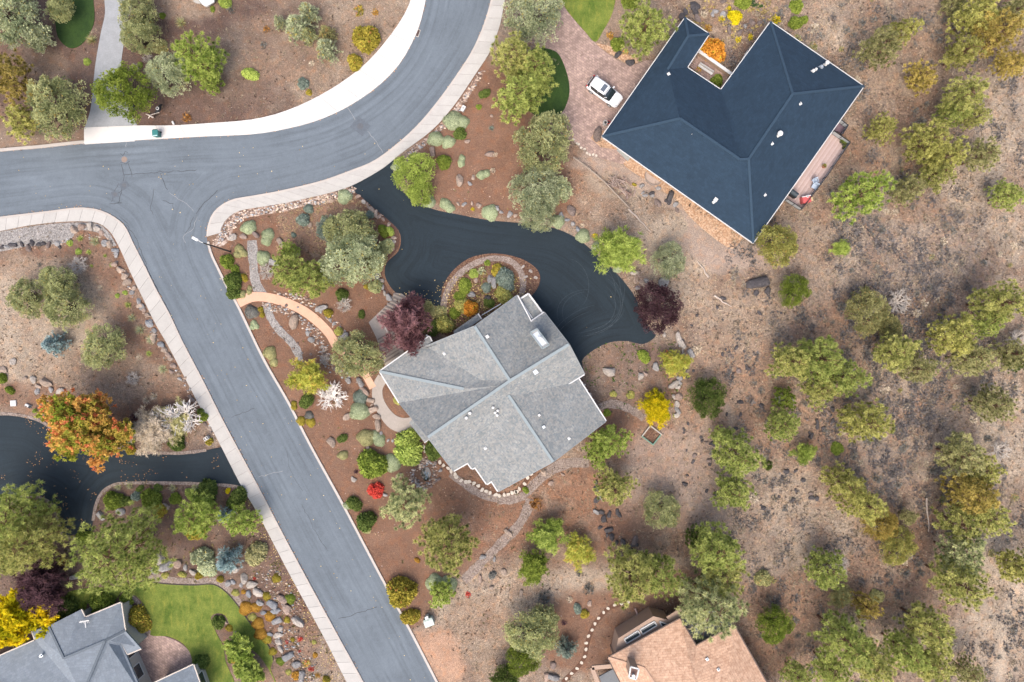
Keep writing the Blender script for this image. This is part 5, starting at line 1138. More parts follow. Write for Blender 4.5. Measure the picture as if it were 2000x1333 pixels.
def lib_dome(seed, lobes=1, lush=0.0, flat=.55, leaf=.075, n=2600):
    """clipped or cushion shrub of radius 1: dense small leaves over a low dome"""
    g = np.random.default_rng(seed); L = Leafs()
    if lobes == 1: cs = [(0, 0, 1.0)]
    elif lobes == 2: cs = [(-.3, .12, .74), (.42, -.2, .62)]
    else: cs = [(-.25, .3, .62), (.4, .1, .56), (-.1, -.42, .55)]
    for (cx, cy, r) in cs:
        m = int(n * r * r); w = unit(m, g); w[:, 2] = np.abs(w[:, 2]); a = np.arctan2(w[:, 1], w[:, 0]); rr = r * (1 + .08 * np.sin(3 * a + seed) + .05 * np.sin(5 * a + 2 * seed)) * g.uniform(.90, 1.03 + lush * .12, m)
        P = np.c_[w[:, 0] * rr + cx, w[:, 1] * rr + cy, w[:, 2] * rr * flat * (1 + lush * .5) + .02]; D = w + np.array([0, 0, .3]); D /= np.linalg.norm(D, axis=1)[:, None]
        cl = np.clip(.5 * vnoise(P[:, :2] * 1.0 + 30, .35, seed, 2) + .5 * g.random(m), 0, 1)
        T1 = np.cross(w, unit(m, g)); T1 /= np.linalg.norm(T1, axis=1)[:, None]; T1 = T1 + w * (.12 + .5 * lush)
        V, F, A = blades(P, T1 / np.linalg.norm(T1, axis=1)[:, None], 2, leaf * (1.2 + lush), leaf * (.8 + .3 * lush), .35 + lush * .4, g, 'leaf', cl, (g.random(m) < .04).astype(float), D); L.add(V, F, A)
        # solid dome added inside to block light and sight through the leaves
        bm = bmesh.new(); bmesh.ops.create_icosphere(bm, subdivisions=2, radius=1); V0 = np.array([tuple(v.co) for v in bm.verts]); F0 = np.array([[v.index for v in f.verts] for f in bm.faces]); bm.free()
        V0[:, 2] = np.maximum(V0[:, 2], -.02); V0 *= np.array([r * .88, r * .88, r * .82 * flat * (1 + lush * .5)]); V0 += np.array([cx, cy, 0]); L.add(V0, F0, np.tile([.35, .25, 0], (len(V0), 1)))
    return L.mesh('foliage')

def lib_tuft(seed, n=150, up=.9, w=.05):
    g = np.random.default_rng(seed); L = Leafs(); a = g.uniform(0, 6.28, n); D = np.c_[np.cos(a), np.sin(a), g.uniform(.15, up * 2, n)]; D /= np.linalg.norm(D, axis=1)[:, None]
    V, F, A = blades(np.c_[np.cos(a) * .1, np.sin(a) * .1, np.zeros(n)], D, 1, 1.0, w, .1, g, 'tri', None, (g.random(n) < .2).astype(float)); L.add(V, F, A); return L.mesh('foliage')

def lib_scrub(seed, n=34, k=7):
    """dry twiggy bush, radius 1"""
    g = np.random.default_rng(seed); L = Leafs(); u = unit(n, g); u[:, 2] = np.abs(u[:, 2]) * .8 + .1; u /= np.linalg.norm(u, axis=1)[:, None]; r = g.uniform(.3, .9, n)
    V, F, A = blades(np.zeros((n, 3)), u, 1, r * .95, .05, .12, g, 'tri', None); L.add(V, F, A)
    V, F, A = blades(u * r[:, None] * .75 * np.array([1, 1, .7]), u, k, .30, .075, .9, g, 'tri', None, (g.random(n) < .15).astype(float)); L.add(V, F, A); return L.mesh('foliage')

# ---- libraries
for i in range(3):
    LIB['pine_s', i] = (2.0, lib_pine(2.0, 4.4, 10 + i, 1.5, .16, .33)); LIB['pine_m', i] = (3.0, lib_pine(3.0, 7.0, 20 + i, 1.35, .22, .38))
    LIB['jun_s', i] = (1.8, lib_juniper(1.8, 3.4, 40 + i, 1.1, .19)); LIB['jun_m', i] = (3.1, lib_juniper(3.1, 5.2, 50 + i, 1.0, .21))
    LIB['tall', i] = (2.7, lib_pine(2.7, 9.0, 60 + i, 1.3, .32, .38))
for i in range(2): LIB['pine_l', i] = (5.0, lib_pine(5.0, 10.5, 30 + i, 1.2, .22, .46)); LIB['cone', i] = (1.2, lib_cone(1.2, 2.8, 70 + i)); LIB['broad', i] = (2.0, lib_broad(2.0, 3.2, 80 + i)); LIB['fine', i] = (2.0, lib_broad(2.0, 3.4, 90 + i, 1.3, .17, True)); LIB['bare', i] = (1.5, lib_bare(1.5, 2, 95 + i, BIRCH))
LIB['maple', 0] = (4.4, lib_broad(4.4, 7.5, 88, 1.9, .23))
for i in range(3): LIB['dome', i] = lib_dome(100 + i, i + 1); LIB['bush', i] = lib_dome(110 + i, (1, 3, 2)[i], 1.0, .75, .12, 1500); LIB['tuft', i] = lib_tuft(120 + i); LIB['scrub', i] = lib_scrub(130 + i)
LIB['scrub', 3] = lib_scrub(140, 22, 5); LIB['scrub', 4] = lib_scrub(141, 44, 9)

for k_, v_ in list(LIB.items()):
    if isinstance(v_, tuple):
        m_ = v_[1][0] if isinstance(v_[1], tuple) else v_[1]; a_ = np.empty(len(m_.vertices) * 3, np.float32); m_.vertices.foreach_get('co', a_); a_ = a_.reshape(-1, 3); a_ = a_[:, :2] - (a_[:, :2].max(0) + a_[:, :2].min(0)) / 2 * 0
        LIB[k_] = (float(np.percentile(np.hypot(a_[:, 0], a_[:, 1]), 95)), v_[1])
# colours (leaf albedo): main, second, tips
CP = {
 'pine': ((.195, .240, .062), (.435, .475, .145), (.42, .27, .11)),
 'pine2': ((.205, .225, .065), (.485, .475, .165), (.48, .29, .12)),
 'lime': ((.175, .245, .045), (.430, .500, .130), None),
 'yell': ((.215, .220, .060), (.520, .500, .165), (.56, .36, .10)),
 'gold': ((.230, .190, .050), (.540, .430, .130), (.58, .32, .09)),
 'dull': ((.180, .185, .075), (.430, .410, .190), (.46, .31, .12)),
 'jun': ((.170, .200, .090), (.500, .510, .260), (.42, .32, .10)),
 'pale': ((.200, .240, .135), (.540, .570, .365), (.47, .40, .14)),
 'blue': ((0.152, 0.234, 0.241), (0.393, 0.507, 0.507), None),
 'teal': ((0.110, 0.157, 0.132), (0.279, 0.321, 0.265), None),
 'plum': ((.050, .026, .032), (.140, .078, .088), None),
 'rose': ((.120, .055, .060), (.370, .200, .205), None),
 'cush': ((0.269, 0.324, 0.193), (0.448, 0.490, 0.311), None),
 'cushy': ((0.272, 0.271, 0.126), (0.472, 0.436, 0.224), None),
 'bush': ((.090, .135, .022), (.260, .310, .060), None),
 'olive': ((0.174, 0.161, 0.026), (0.455, 0.364, 0.065), (0.455, 0.208, 0.065)),
 'dark': ((.050, .085, .020), (.160, .200, .055), None),
 'red': ((.40, .035, .03), (.62, .11, .08), None),
 'amber': ((0.320, 0.170, 0.030), (0.560, 0.330, 0.070), None),
 'flame': ((.27, .33, .045), (.66, .36, .11), (.70, .26, .11)),
 'lemon': ((0.300, 0.290, 0.010), (0.720, 0.560, 0.020), None),
 'straw': ((.380, .320, .230), (.680, .590, .470), None),
 'birch': ((0.299, 0.312, 0.050), (0.546, 0.546, 0.121), (0.550, 0.420, 0.100)),
 'sage': ((0.110, 0.115, 0.105), (0.240, 0.235, 0.215), (0.300, 0.220, 0.150)),
 'rust': ((0.170, 0.080, 0.030), (0.360, 0.190, 0.070), (0.500, 0.250, 0.050)),

 'wisp': ((.34, .33, .14), (.62, .58, .32), None),
 'orange': ((.30, .13, .02), (.70, .34, .06), (.5, .45, .05)),
 'grey': ((.130, .130, .120), (.280, .270, .250), (.30, .22, .15)),
}
def setmat(o, mat):
    o.material_slots[0].link = 'OBJECT'; o.material_slots[0].material = mat
for key, val in LIB.items():      # every leaf mesh needs a slot of its own
    ms = val[1] if isinstance(val, tuple) else val
    for m_ in (ms if isinstance(ms, tuple) else (ms,)):
        if not m_.materials: m_.materials.append(foliage(*CP['pine']))
cnt = {}
def tree(px, py, r, kind, col, label, name='tree', cat='tree', hs=1.0, zc=.62, group=None, dead=False):
    """r: crown radius in photo pixels as seen"""
    ks = [k for k in LIB if k[0] == kind]; cnt[kind] = cnt.get(kind, random.randint(0, 2)) + 1; k = ks[cnt[kind] % len(ks)]; R0, ms = LIB[k]
    crown, trunk = ms if isinstance(ms, tuple) else (None, ms)
    me_h = max(v.co.z for v in trunk.vertices); h = me_h
    rad = r * (1.04 if px < 1480 else .92) * S / R0; hz = rad ** .7 * hs; z = h * hz * zc; rad *= (CAM_H - z) / CAM_H; 
    p = W(px, py, z); t = empty(name, (p.x, p.y, ground_z(1000 + p.x / S, 666.5 - p.y / S)), random.uniform(0, 6.28)); t.scale = (rad, rad * random.uniform(.93, 1.07), hz); tag(t, label, cat, group)
    o = link(bpy.data.objects.new('trunk' if crown else 'branches', trunk), t)
    if crown:
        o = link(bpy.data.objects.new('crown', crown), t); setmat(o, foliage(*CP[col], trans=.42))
    if dead:
        b = link(bpy.data.objects.new('dead_branches', LIB['bare', 0][1]), t); b.location = (R0 * .25, 0, h * .42); b.scale = (R0 * .45 , R0 * .45, h * .22)
        setmat(b, DEADW)
    return t
def shrub(px, py, r, kind, col, label, name='shrub', cat='shrub', hs=1.0, i=None, group=None, sy=None, z=0, rz=None):
    ks = [k for k in LIB if k[0] == kind]; k = ks[(random.randint(0, 9) if i is None or kind == 'bush' else i) % len(ks)]
    s_ = r * S; p = W(px, py, s_ * .35 * hs + z); o = bpy.data.objects.new(name, LIB[k]); link(o)
    o.location = (p.x, p.y, z + (ground_z(px, py) if z == 0 else 0)); o.rotation_euler.z = random.uniform(0, 6.28) if rz is None else rz; o.scale = (s_, s_ * (sy or random.uniform(.8, 1.12)), s_ * hs)
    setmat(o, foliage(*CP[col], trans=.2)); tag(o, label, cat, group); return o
for t in POTS:
    o = link(bpy.data.objects.new('foliage', LIB['tuft', 0]), t); o.location = (0, 0, .28); o.scale = (.38, .38, .4); setmat(o, foliage(*CP['bush']))
random.seed(77)
# (px, py, radius px, library, colour, height scale, label)
TREES = [
 # upper left garden
 (28, 38, 56, 'jun_m', 'pale', 1, 'pale grey-green juniper with a ragged crown in the top left corner'),
 (80, 75, 26, 'jun_s', 'pale', 1, 'small pale juniper between the corner juniper and the dark round lawn'),
 (122, 20, 24, 'jun_s', 'jun', 1, 'dull green juniper overhanging the top of the dark round lawn'),
 (270, 28, 37, 'jun_m', 'jun', 1, 'yellow-green juniper reaching the top edge right of the grey driveway'),
 (278, 72, 34, 'jun_m', 'jun', 1, 'olive-green juniper just below the top-edge one right of the grey driveway'),
 (118, 212, 55, 'jun_m', 'jun', 1, 'large dense round juniper left of the grey driveway mouth'),
 (247, 184, 55, 'jun_m', 'bush', 1, 'dense yellow-flecked tree overhanging the mouth of the grey driveway'),
 (335, 145, 40, 'jun_m', 'pale', 1, 'grey-green juniper touching a brighter pine right of the grey driveway'),
 (388, 115, 44, 'pine_m', 'lime', 1, 'bright yellow-green feathery pine right of the grey-green juniper'),
 (410, 160, 22, 'pine_s', 'lime', 1, 'small lower bough-like pine under the bright feathery pine'),
 (12, 150, 46, 'pine_m', 'gold', 1, 'yellowing thin pine cut by the left edge below the corner juniper'),
 (38, 238, 33, 'pine_s', 'yell', .8, 'sparse yellow-green young pine in dirt above the road at far left'),
 (580, 48, 26, 'cone', 'pale', 1.1, 'largest of the young pale firs inside the road bend'),
 (598, 22, 19, 'cone', 'pale', 1.1, 'topmost young fir of the cluster inside the road bend'),
 (544, 40, 12, 'cone', 'pale', 1.1, 'smallest young fir at the left of the cluster inside the road bend'),
 (600, 66, 15, 'cone', 'jun', 1.0, 'greener young fir directly below the largest one inside the bend'),
 (636, 92, 21, 'cone', 'pale', 1.1, 'young fir standing lower right of the cluster inside the road bend'),
 (636, 62, 15, 'cone', 'dull', 1.0, 'dull grey young fir above the lower right one inside the bend'),
 # upper middle
 (1042, 34, 52, 'jun_m', 'pale', 1, 'large pale juniper at the top of the brick paver driveway'),
 (1000, 115, 44, 'pine_m', 'pine2', 1, 'orange-tinged green pine beside the east sidewalk at the dark lawn'),
 (1045, 140, 38, 'pine_m', 'pine', 1, 'green pine leaning over the top of the dark oval lawn'),
 (1010, 190, 46, 'pine_m', 'pine', 1, 'bushy green pine at the lower left of the dark oval lawn'),
 (1255, 58, 48, 'pine_m', 'pine', 1, 'full green pine against the upper left edge of the black roof'),
 (1062, 282, 54, 'jun_m', 'jun', 1.1, 'big olive juniper below the brick paver driveway'),
 (1046, 374, 46, 'jun_m', 'pale', 1, 'pale juniper with a bare limb showing above the dark driveway'),
 (1052, 424, 32, 'jun_m', 'pale', 1, 'pale juniper overhanging the upper edge of the dark driveway'),
 (1088, 372, 26, 'jun_s', 'pale', 1, 'small pale juniper on the right side of the limb-showing one'),
 (808, 338, 38, 'jun_m', 'lime', .9, 'light green juniper overhanging the dark driveway mouth'),
 (822, 380, 24, 'jun_s', 'lime', .9, 'small light green juniper just below the driveway mouth one'),
 (685, 455, 44, 'jun_m', 'jun', 1, 'upper green juniper of the corner bed clump'),
 (690, 505, 56, 'jun_m', 'pale', 1, 'biggest pale-topped juniper in the corner bed clump'),
 (645, 450, 24, 'jun_s', 'teal', 1, 'small blue-green juniper upper left of the corner bed clump'),
 (730, 500, 25, 'jun_s', 'jun', 1, 'small juniper on the driveway side of the corner bed clump'),
 (565, 490, 19, 'pine_s', 'lime', 1, 'smallest bright pine above the green pines of the corner bed'),
 (568, 532, 38, 'pine_m', 'pine', .9, 'left green pine in the corner bed above the salmon path'),
 (612, 548, 38, 'pine_m', 'pine', .9, 'right green pine in the corner bed above the salmon path'),
 (698, 695, 44, 'jun_m', 'jun', 1.1, 'round dense conifer standing over the salmon path by the grey roof'),
 (1210, 490, 40, 'fine', 'lime', 1.2, 'bright green leafy tree on the right edge of the dark driveway'),
 (1306, 510, 32, 'jun_m', 'pale', .9, 'silvery spiky juniper on pale ground right of the driveway'),
 (1283, 602, 45, 'jun_m', 'plum', 1.0, 'dark purple-leaved round tree at the right end of the dark driveway'),
 (790, 642, 46, 'fine', 'rose', 1.3, 'reddish-purple feathery tree between the steps and the grey roof'),
 (805, 605, 26, 'fine', 'rose', 1.1, 'smaller upper clump of the reddish-purple trees by the timber steps'),
 (598, 735, 33, 'fine', 'birch', 1, 'yellow-green wispy birch beside the street garden path'),
 # west lot
 (57, 582, 37, 'jun_m', 'jun', 1, 'dark green juniper at the left of the pair on the west dry lot'),
 (118, 555, 34, 'jun_m', 'jun', 1, 'upper green juniper of the tall pair on the west dry lot'),
 (132, 600, 40, 'jun_m', 'jun', 1, 'lower light-topped juniper of the pair on the west dry lot'),
 (205, 678, 42, 'jun_m', 'jun', .9, 'single green juniper in the middle of the west dry lot'),
 (168, 830, 68, 'maple', 'flame', 1, 'large autumn maple turning orange and red over the left dark driveway'),
 (300, 845, 40, 'fine', 'straw', .6, 'cream-tan thin-leaved tree beside the left dark driveway'),
 (338, 822, 33, 'fine', 'wisp', .5, 'sparse pale yellow birch near the sidewalk by the left dark driveway'),
 # lower left garden
 (22, 1010, 62, 'pine_l', 'pine', .9, 'massive green pine on the left edge above the blue-grey house'),
 (60, 1060, 60, 'pine_l', 'pine2', .9, 'massive mottled pine overlapping the left-edge pine'),
 (12, 1090, 40, 'pine_m', 'pine2', .9, 'lower pine by the left edge above the yellow tree'),
 (235, 1080, 80, 'pine_l', 'pine', 1, 'largest round pine between the dark driveway and the bright lawn'),
 (385, 1010, 40, 'pine_m', 'lime', .8, 'bushy bright green pine in the middle of the lower left garden'),
 (472, 1020, 32, 'pine_m', 'lime', .8, 'light green pine next to the sidewalk in the lower left garden'),
 (437, 1008, 17, 'cone', 'blue', 1, 'small blue spruce between the two bright garden pines'),
 (442, 1098, 24, 'cone', 'blue', 1.1, 'silvery blue spruce above the boulders of the lower left garden'),
 (100, 672, 22, 'cone', 'blue', .9, 'small blue spruce alone on the dry grass of the west lot'),
 (90, 1145, 44, 'fine', 'plum', 1.1, 'dull purple-leaved tree above the blue-grey house'),
 (35, 1205, 52, 'broad', 'lemon', 1.1, 'brilliant yellow tree beside the blue-grey roof at the left edge'),
 (470, 1270, 26, 'broad', 'lime', .8, 'bright green small tree in the upper part of the lawn island bed'),
 (485, 1312, 28, 'broad', 'lime', .8, 'bright green small tree in the lower part of the lawn island bed'),
 # south of the grey house
 (795, 985, 46, 'pine_m', 'jun', .9, 'pale-branched pine below the small pond'),
 (875, 1062, 52, 'pine_m', 'pine2', 1.1, 'tall pine full of brown tufts on the mulch slope below the pond'),
 (860, 1160, 25, 'pine_s', 'lime', .7, 'small bright pine rising from a grey-green cushion near the street'),
 (1075, 1045, 31, 'fine', 'lime', .8, 'vivid green leafy tree in the middle of the south slope'),
 (1042, 1110, 27, 'fine', 'bush', .8, 'greener leafy tree below left of the vivid green one on the south slope'),
 (1132, 1080, 27, 'fine', 'birch', .7, 'pale thinning tree right of the vivid green one on the south slope'),
 (1190, 862, 36, 'pine_m', 'lime', .9, 'bright green pine beside the right corner of the grey roof'),
 (1165, 888, 28, 'pine_s', 'lime', .9, 'smaller bright pine touching the gravel path by the grey roof'),
 (1196, 955, 37, 'pine_m', 'pine2', .9, 'yellow-green pine on the slope below the bright roof-side pine'),
 (1292, 995, 34, 'jun_m', 'jun', .9, 'compact dark-hearted juniper alone in the middle of the slope'),
 (1380, 775, 37, 'jun_m', 'dark', .9, 'dark open-crowned juniper right of the yellow tree'),
 (1283, 800, 27, 'fine', 'lemon', .8, 'bright yellow slender tree at the end of the gravel path'),
 (1322, 712, 26, 'fine', 'birch', .7, 'wispy pale green tree among boulders below the dark purple tree'),
 (1235, 1125, 50, 'pine_m', 'pine2', 1, 'grey-green tufted pine above the stepping stones near the tan house'),
 (1285, 1120, 44, 'pine_m', 'pine', 1, 'deep green pine right of the tufted pine above the tan house'),
 (1400, 1075, 46, 'tall', 'pine', .9, 'upper pine of the tall group right of the tan roof'),
 (1408, 1120, 46, 'pine_m', 'pine2', 1, 'middle pine of the tall group right of the tan roof'),
 (1385, 1178, 58, 'pine_m', 'jun', 1.1, 'lowest pine overhanging the terrace notch of the tan roof'),
 (1362, 1050, 22, 'pine_s', 'dark', 1, 'dark small pine at the top left of the tall group above the tan house'),
 (1040, 1235, 46, 'jun_m', 'jun', 1, 'wide juniper in scrub beside the bottom stepping stones'),
 (1020, 1285, 32, 'jun_m', 'bush', .9, 'dark juniper below the wide one near the bottom edge'),
 (1062, 1205, 26, 'jun_s', 'jun', 1, 'small juniper at the upper right of the wide one near the bottom'),
 (1107, 1272, 19, 'cone', 'teal', .9, 'small blue-grey conifer beside the bottom stepping stones'),
 (985, 1322, 26, 'jun_s', 'dark', 1, 'dark green juniper cut by the bottom edge right of the street'),
 # open forest on the right
 (1515, 480, 44, 'jun_m', 'yell', 1.1, 'yellow-green dense pine at the lowest corner of the black roof'),
 (1550, 568, 33, 'jun_m', 'bush', 1, 'small dark-centred green tree below the black roof corner tree'),
 (1680, 380, 52, 'pine_m', 'lime', 1.2, 'big lime-green pine below the deck of the black-roofed house'),
 (1640, 487, 17, 'fine', 'lime', .8, 'tiny bright green sapling on brushy ground below the big lime pine'),
 (1720, 250, 31, 'pine_m', 'yell', 1, 'orange-flecked pine right of the black roof corner'),
 (1722, 92, 36, 'pine_m', 'dull', 1.2, 'olive pine upper right of the black roof'),
 (1765, 62, 26, 'pine_s', 'yell', 1.2, 'small yellowish pine leaning right of the olive pine at the top'),
 (1800, 148, 33, 'pine_s', 'gold', 1, 'golden thin pine between black roof and the tall right-edge pines'),
 (1885, 100, 36, 'tall', 'yell', .8, 'pale yellow-green pine left of the orange pine at the top right'),
 (1905, 30, 42, 'tall', 'yell', .8, 'yellow-green pine at the top edge near the right corner'),
 (1950, 60, 46, 'tall', 'gold', .9, 'big orange-gold pine near the top right corner'),
 (1985, 20, 34, 'tall', 'dull', .9, 'olive pine filling the top right corner'),
 (1860, 8, 24, 'pine_s', 'dull', .9, 'small olive pine at the top edge left of the yellow-green one'),
 (1975, 125, 30, 'tall', 'gold', .7, 'gold-brown pine against the right edge below the corner'),
 (1885, 185, 38, 'tall', 'pine2', .9, 'green pine with yellow right side in the upper right woods'),
 (1858, 222, 30, 'pine_m', 'pine', 1, 'lower left green pine of the pair in the upper right woods'),
 (1900, 228, 28, 'pine_m', 'pine2', 1, 'lower right pine of the pair in the upper right woods'),
 (1812, 275, 42, 'pine_m', 'yell', 1.1, 'yellow-tipped pine in the belt right of the lime-green pine'),
 (1850, 305, 38, 'pine_m', 'yell', 1.1, 'second yellow-tipped pine farther right in the upper belt'),
 (1832, 340, 34, 'pine_m', 'pine2', 1, 'mottled pine at the lower end of the upper belt'),
 (1775, 372, 30, 'pine_m', 'dull', 1, 'orange-coned olive pine touching the big lime-green pine'),
 (1920, 305, 34, 'tall', 'dull', .8, 'hazy olive pine near the right edge above the small dark one'),
 (1965, 382, 31, 'tall', 'pine', .7, 'small dark green pine with a long trunk near the right edge'),
 (1690, 608, 44, 'jun_m', 'dull', 1, 'half-dead olive tree with bleached branches in mid scrub'),
 (1735, 640, 26, 'jun_s', 'dull', 1, 'lower part-dead juniper beside the bleached branches'),
 (1955, 590, 46, 'tall', 'pine2', 1, 'tall pine with a long red trunk at the right edge'),
 (1925, 630, 36, 'tall', 'pine', .9, 'shaded green pine below the long red trunk'),
 (1862, 655, 44, 'tall', 'yell', .9, 'yellow-green pine with a short trunk showing in the right woods'),
 (1900, 700, 40, 'tall', 'dull', .9, 'olive pine under the yellow-green one in the right woods'),
 (1980, 690, 32, 'tall', 'dull', .8, 'dull pine with grey deadwood against the right edge'),
 (1750, 688, 40, 'tall', 'pine2', .8, 'upper left pine of the pair in the mid right clearing'),
 (1795, 722, 36, 'pine_m', 'dull', 1, 'lower right darker pine of the pair in the mid right clearing'),
 (1545, 705, 44, 'pine_m', 'pine2', 1.1, 'yellow-topped pine at the left of the large mid forest cluster'),
 (1600, 700, 50, 'pine_m', 'pine', 1.1, 'central pine of the large mid forest cluster'),
 (1645, 735, 44, 'pine_m', 'pine', 1.1, 'right pine of the large mid forest cluster'),
 (1600, 760, 38, 'pine_m', 'pine2', 1, 'lowest pine of the large mid forest cluster'),
 (1532, 780, 24, 'pine_s', 'bush', 1, 'thin dark pine with grey deadwood under the mid forest cluster'),
 (1530, 832, 34, 'pine_m', 'pine', 1, 'dark green pine below the mid forest cluster'),
 (1570, 886, 22, 'fine', 'lime', 1, 'light airy small tree lower right of the dark green pine'),
 (1498, 908, 11, 'jun_s', 'dark', 1, 'tiny dark conifer touching the right side of the lone leafy pine'),
 (1440, 892, 46, 'pine_m', 'pine', 1.1, 'upper round pine standing alone on the bare slope'),
 (1432, 958, 38, 'pine_m', 'pine', 1, 'lower pine joined under the round one on the bare slope'),
 (1410, 852, 20, 'pine_s', 'pine', 1, 'small sparse pine at the top left of the round pine'),
 (1690, 825, 45, 'pine_m', 'yell', 1.1, 'broad yellow-green pine in the centre of the right woods'),
 (1940, 790, 40, 'tall', 'dull', .8, 'olive pine near the right edge in the middle of the height'),
 (1988, 708, 24, 'tall', 'dark', .8, 'dark pine cut by the right edge under the deadwood pine'),
 (1650, 945, 42, 'pine_m', 'yell', 1.1, 'upper pine of the diagonal row in the lower right woods'),
 (1690, 985, 42, 'pine_m', 'yell', 1.1, 'second pine of the diagonal row in the lower right woods'),
 (1720, 1025, 36, 'jun_m', 'gold', 1, 'orange-flecked third tree of the diagonal row with deadwood'),
 (1752, 1065, 38, 'jun_m', 'yell', 1, 'lowest tree of the diagonal row in the lower right woods'),
 (1775, 1010, 17, 'tall', 'dull', .7, 'slim pine leaning with a visible trunk right of the diagonal row'),
 (1880, 890, 46, 'tall', 'dull', .8, 'greyish olive pine at the top of the right-hand belt'),
 (1920, 920, 38, 'tall', 'yell', .8, 'yellow-green pine right of the greyish olive pine'),
 (1895, 965, 46, 'tall', 'gold', .9, 'golden-tipped pine in the middle of the right-hand belt'),
 (1930, 1010, 42, 'tall', 'pine2', .9, 'dense pine on the right side of the right-hand belt'),
 (1875, 1020, 40, 'tall', 'pine2', .9, 'pine on the left side of the right-hand belt'),
 (1880, 1085, 44, 'tall', 'jun', .9, 'grey-green pine low in the right-hand belt'),
 (1875, 1140, 50, 'tall', 'pine2', 1, 'lowest wide pine with a long dark trunk in the right-hand belt'),
 (1612, 1112, 38, 'pine_m', 'pine', 1, 'lone pine with bleached branches on its right side'),
 (1692, 1185, 28, 'pine_s', 'gold', 1.2, 'small rusty-orange pine in the lower right woods'),
 (1640, 1165, 22, 'fine', 'dull', .8, 'faint greyish sapling left of the rusty-orange pine'),
 (1510, 1218, 38, 'jun_m', 'bush', 1, 'dark-centred juniper right of the tan roof corner'),
 (1650, 1250, 56, 'tall', 'pine', 1, 'big soft green pine in the bottom right group'),
 (1700, 1290, 46, 'tall', 'pine2', 1, 'pine cut by the bottom edge in the bottom right group'),
 (1625, 1310, 38, 'tall', 'pine', .9, 'leftmost pine of the bottom right group'),
 (1815, 1225, 48, 'tall', 'pine2', .9, 'yellow-green pine with a long bare trunk near the bottom right'),
 (1770, 1275, 44, 'tall', 'pine', .9, 'shaded pine left under the long-trunked one at the bottom right'),
 (1820, 1300, 42, 'tall', 'pine2', .9, 'pine near the bottom edge beside the dirt track'),
 (1895, 1315, 32, 'tall', 'dull', .8, 'olive pine at the bottom edge close to the dirt track'),
 (1988, 1108, 38, 'tall', 'yell', .7, 'pine with a dark trunk at the top of the dirt track'),
 (1558, 1322, 30, 'tall', 'pine', .8, 'pine with a thin trunk at the bottom edge right of the tan roof'),
 (1398, 512 - 900, 0, '', '', 0, ''),
]
DEAD = {'half-dead', 'deadwood', 'bleached', 'limb', 'bleached.'}
for (px, py, r, kind, col, hs, lb) in TREES:
    if not r: continue
    nm, ct = {'cone': ('young_conifer', 'tree'), 'maple': ('maple_tree', 'tree'), 'broad': ('leafy_tree', 'tree'), 'fine': ('leafy_tree', 'tree')}.get(kind, ('juniper_tree', 'tree') if kind.startswith('jun') else ('pine_tree', 'tree'))
    grp = 'trees of the open woodland' if px > 1480 else ('trees of the gardens' if py < 560 else 'trees of the lower gardens')
    tree(px, py, r, kind, col, lb, nm, ct, hs, group=grp, zc=.68 if kind == 'tall' else .6, dead=('bleached' in lb and 'beside' not in lb) or 'half-dead' in lb or 'deadwood' in lb)
for (px, py, r, mat, lb) in ((648, 776, 27, BIRCH, 'leafless white-branched shrub in mulch beside the wispy birch'), (672, 597, 14, DEADW, 'bleached bare shrub in mulch above the salmon path'), (352, 818, 35, BIRCH, 'white leafless spreading birch at the sidewalk by the left driveway'), (300, 836, 31, BIRCH, 'bone-white bare branches over the cream tree by the left driveway'), (258, 740, 13, DEADW, 'small forked leafless sapling on the west lot'), (152, 520, 18, DEADW, 'thin bare twiggy shrub above the juniper pair on the west lot'), (634, 703, 10, DEADW, 'tiny bare pale shrub beside the salmon path rocks'), (520, 560 - 28, 15, DEADW, 'grey wiry bare shrub beside the corner bed green pines'), (1545, 786, 12, DEADW, 'small starburst of grey dead branches under the mid forest cluster'), (1758, 590, 26, DEADW, 'bleached fan of dead branches right of the half-dead olive tree'), (1640, 1105, 22, DEADW, 'bleached dead branches on the right of the lone lower pine'), (1990, 660, 20, DEADW, 'grey dead branches by the right edge of the woods'), (1727, 1022, 18, DEADW, 'whitish dead branches within the diagonal row of trees'), (1955, 880, 22, DEADW, 'whitish dead branches at the edge of the right-hand belt'), (286, 113, 10, DEADW, 'small dead grey shrub right of the grey driveway'), (262, 134, 10, DEADW, 'grey wiry shrub beside the drive-mouth tree')):
    tree(px, py, r, 'bare', '', lb, 'bare_tree' if r > 20 else 'bare_shrub', 'tree' if r > 20 else 'shrub', 1.3 if px < 400 and py > 800 else .8, zc=.6).children[0]; o = bpy.data.objects
    ch = list(COL.objects)[-1]; 
    if ch.name.startswith('branches'): setmat(ch, mat)

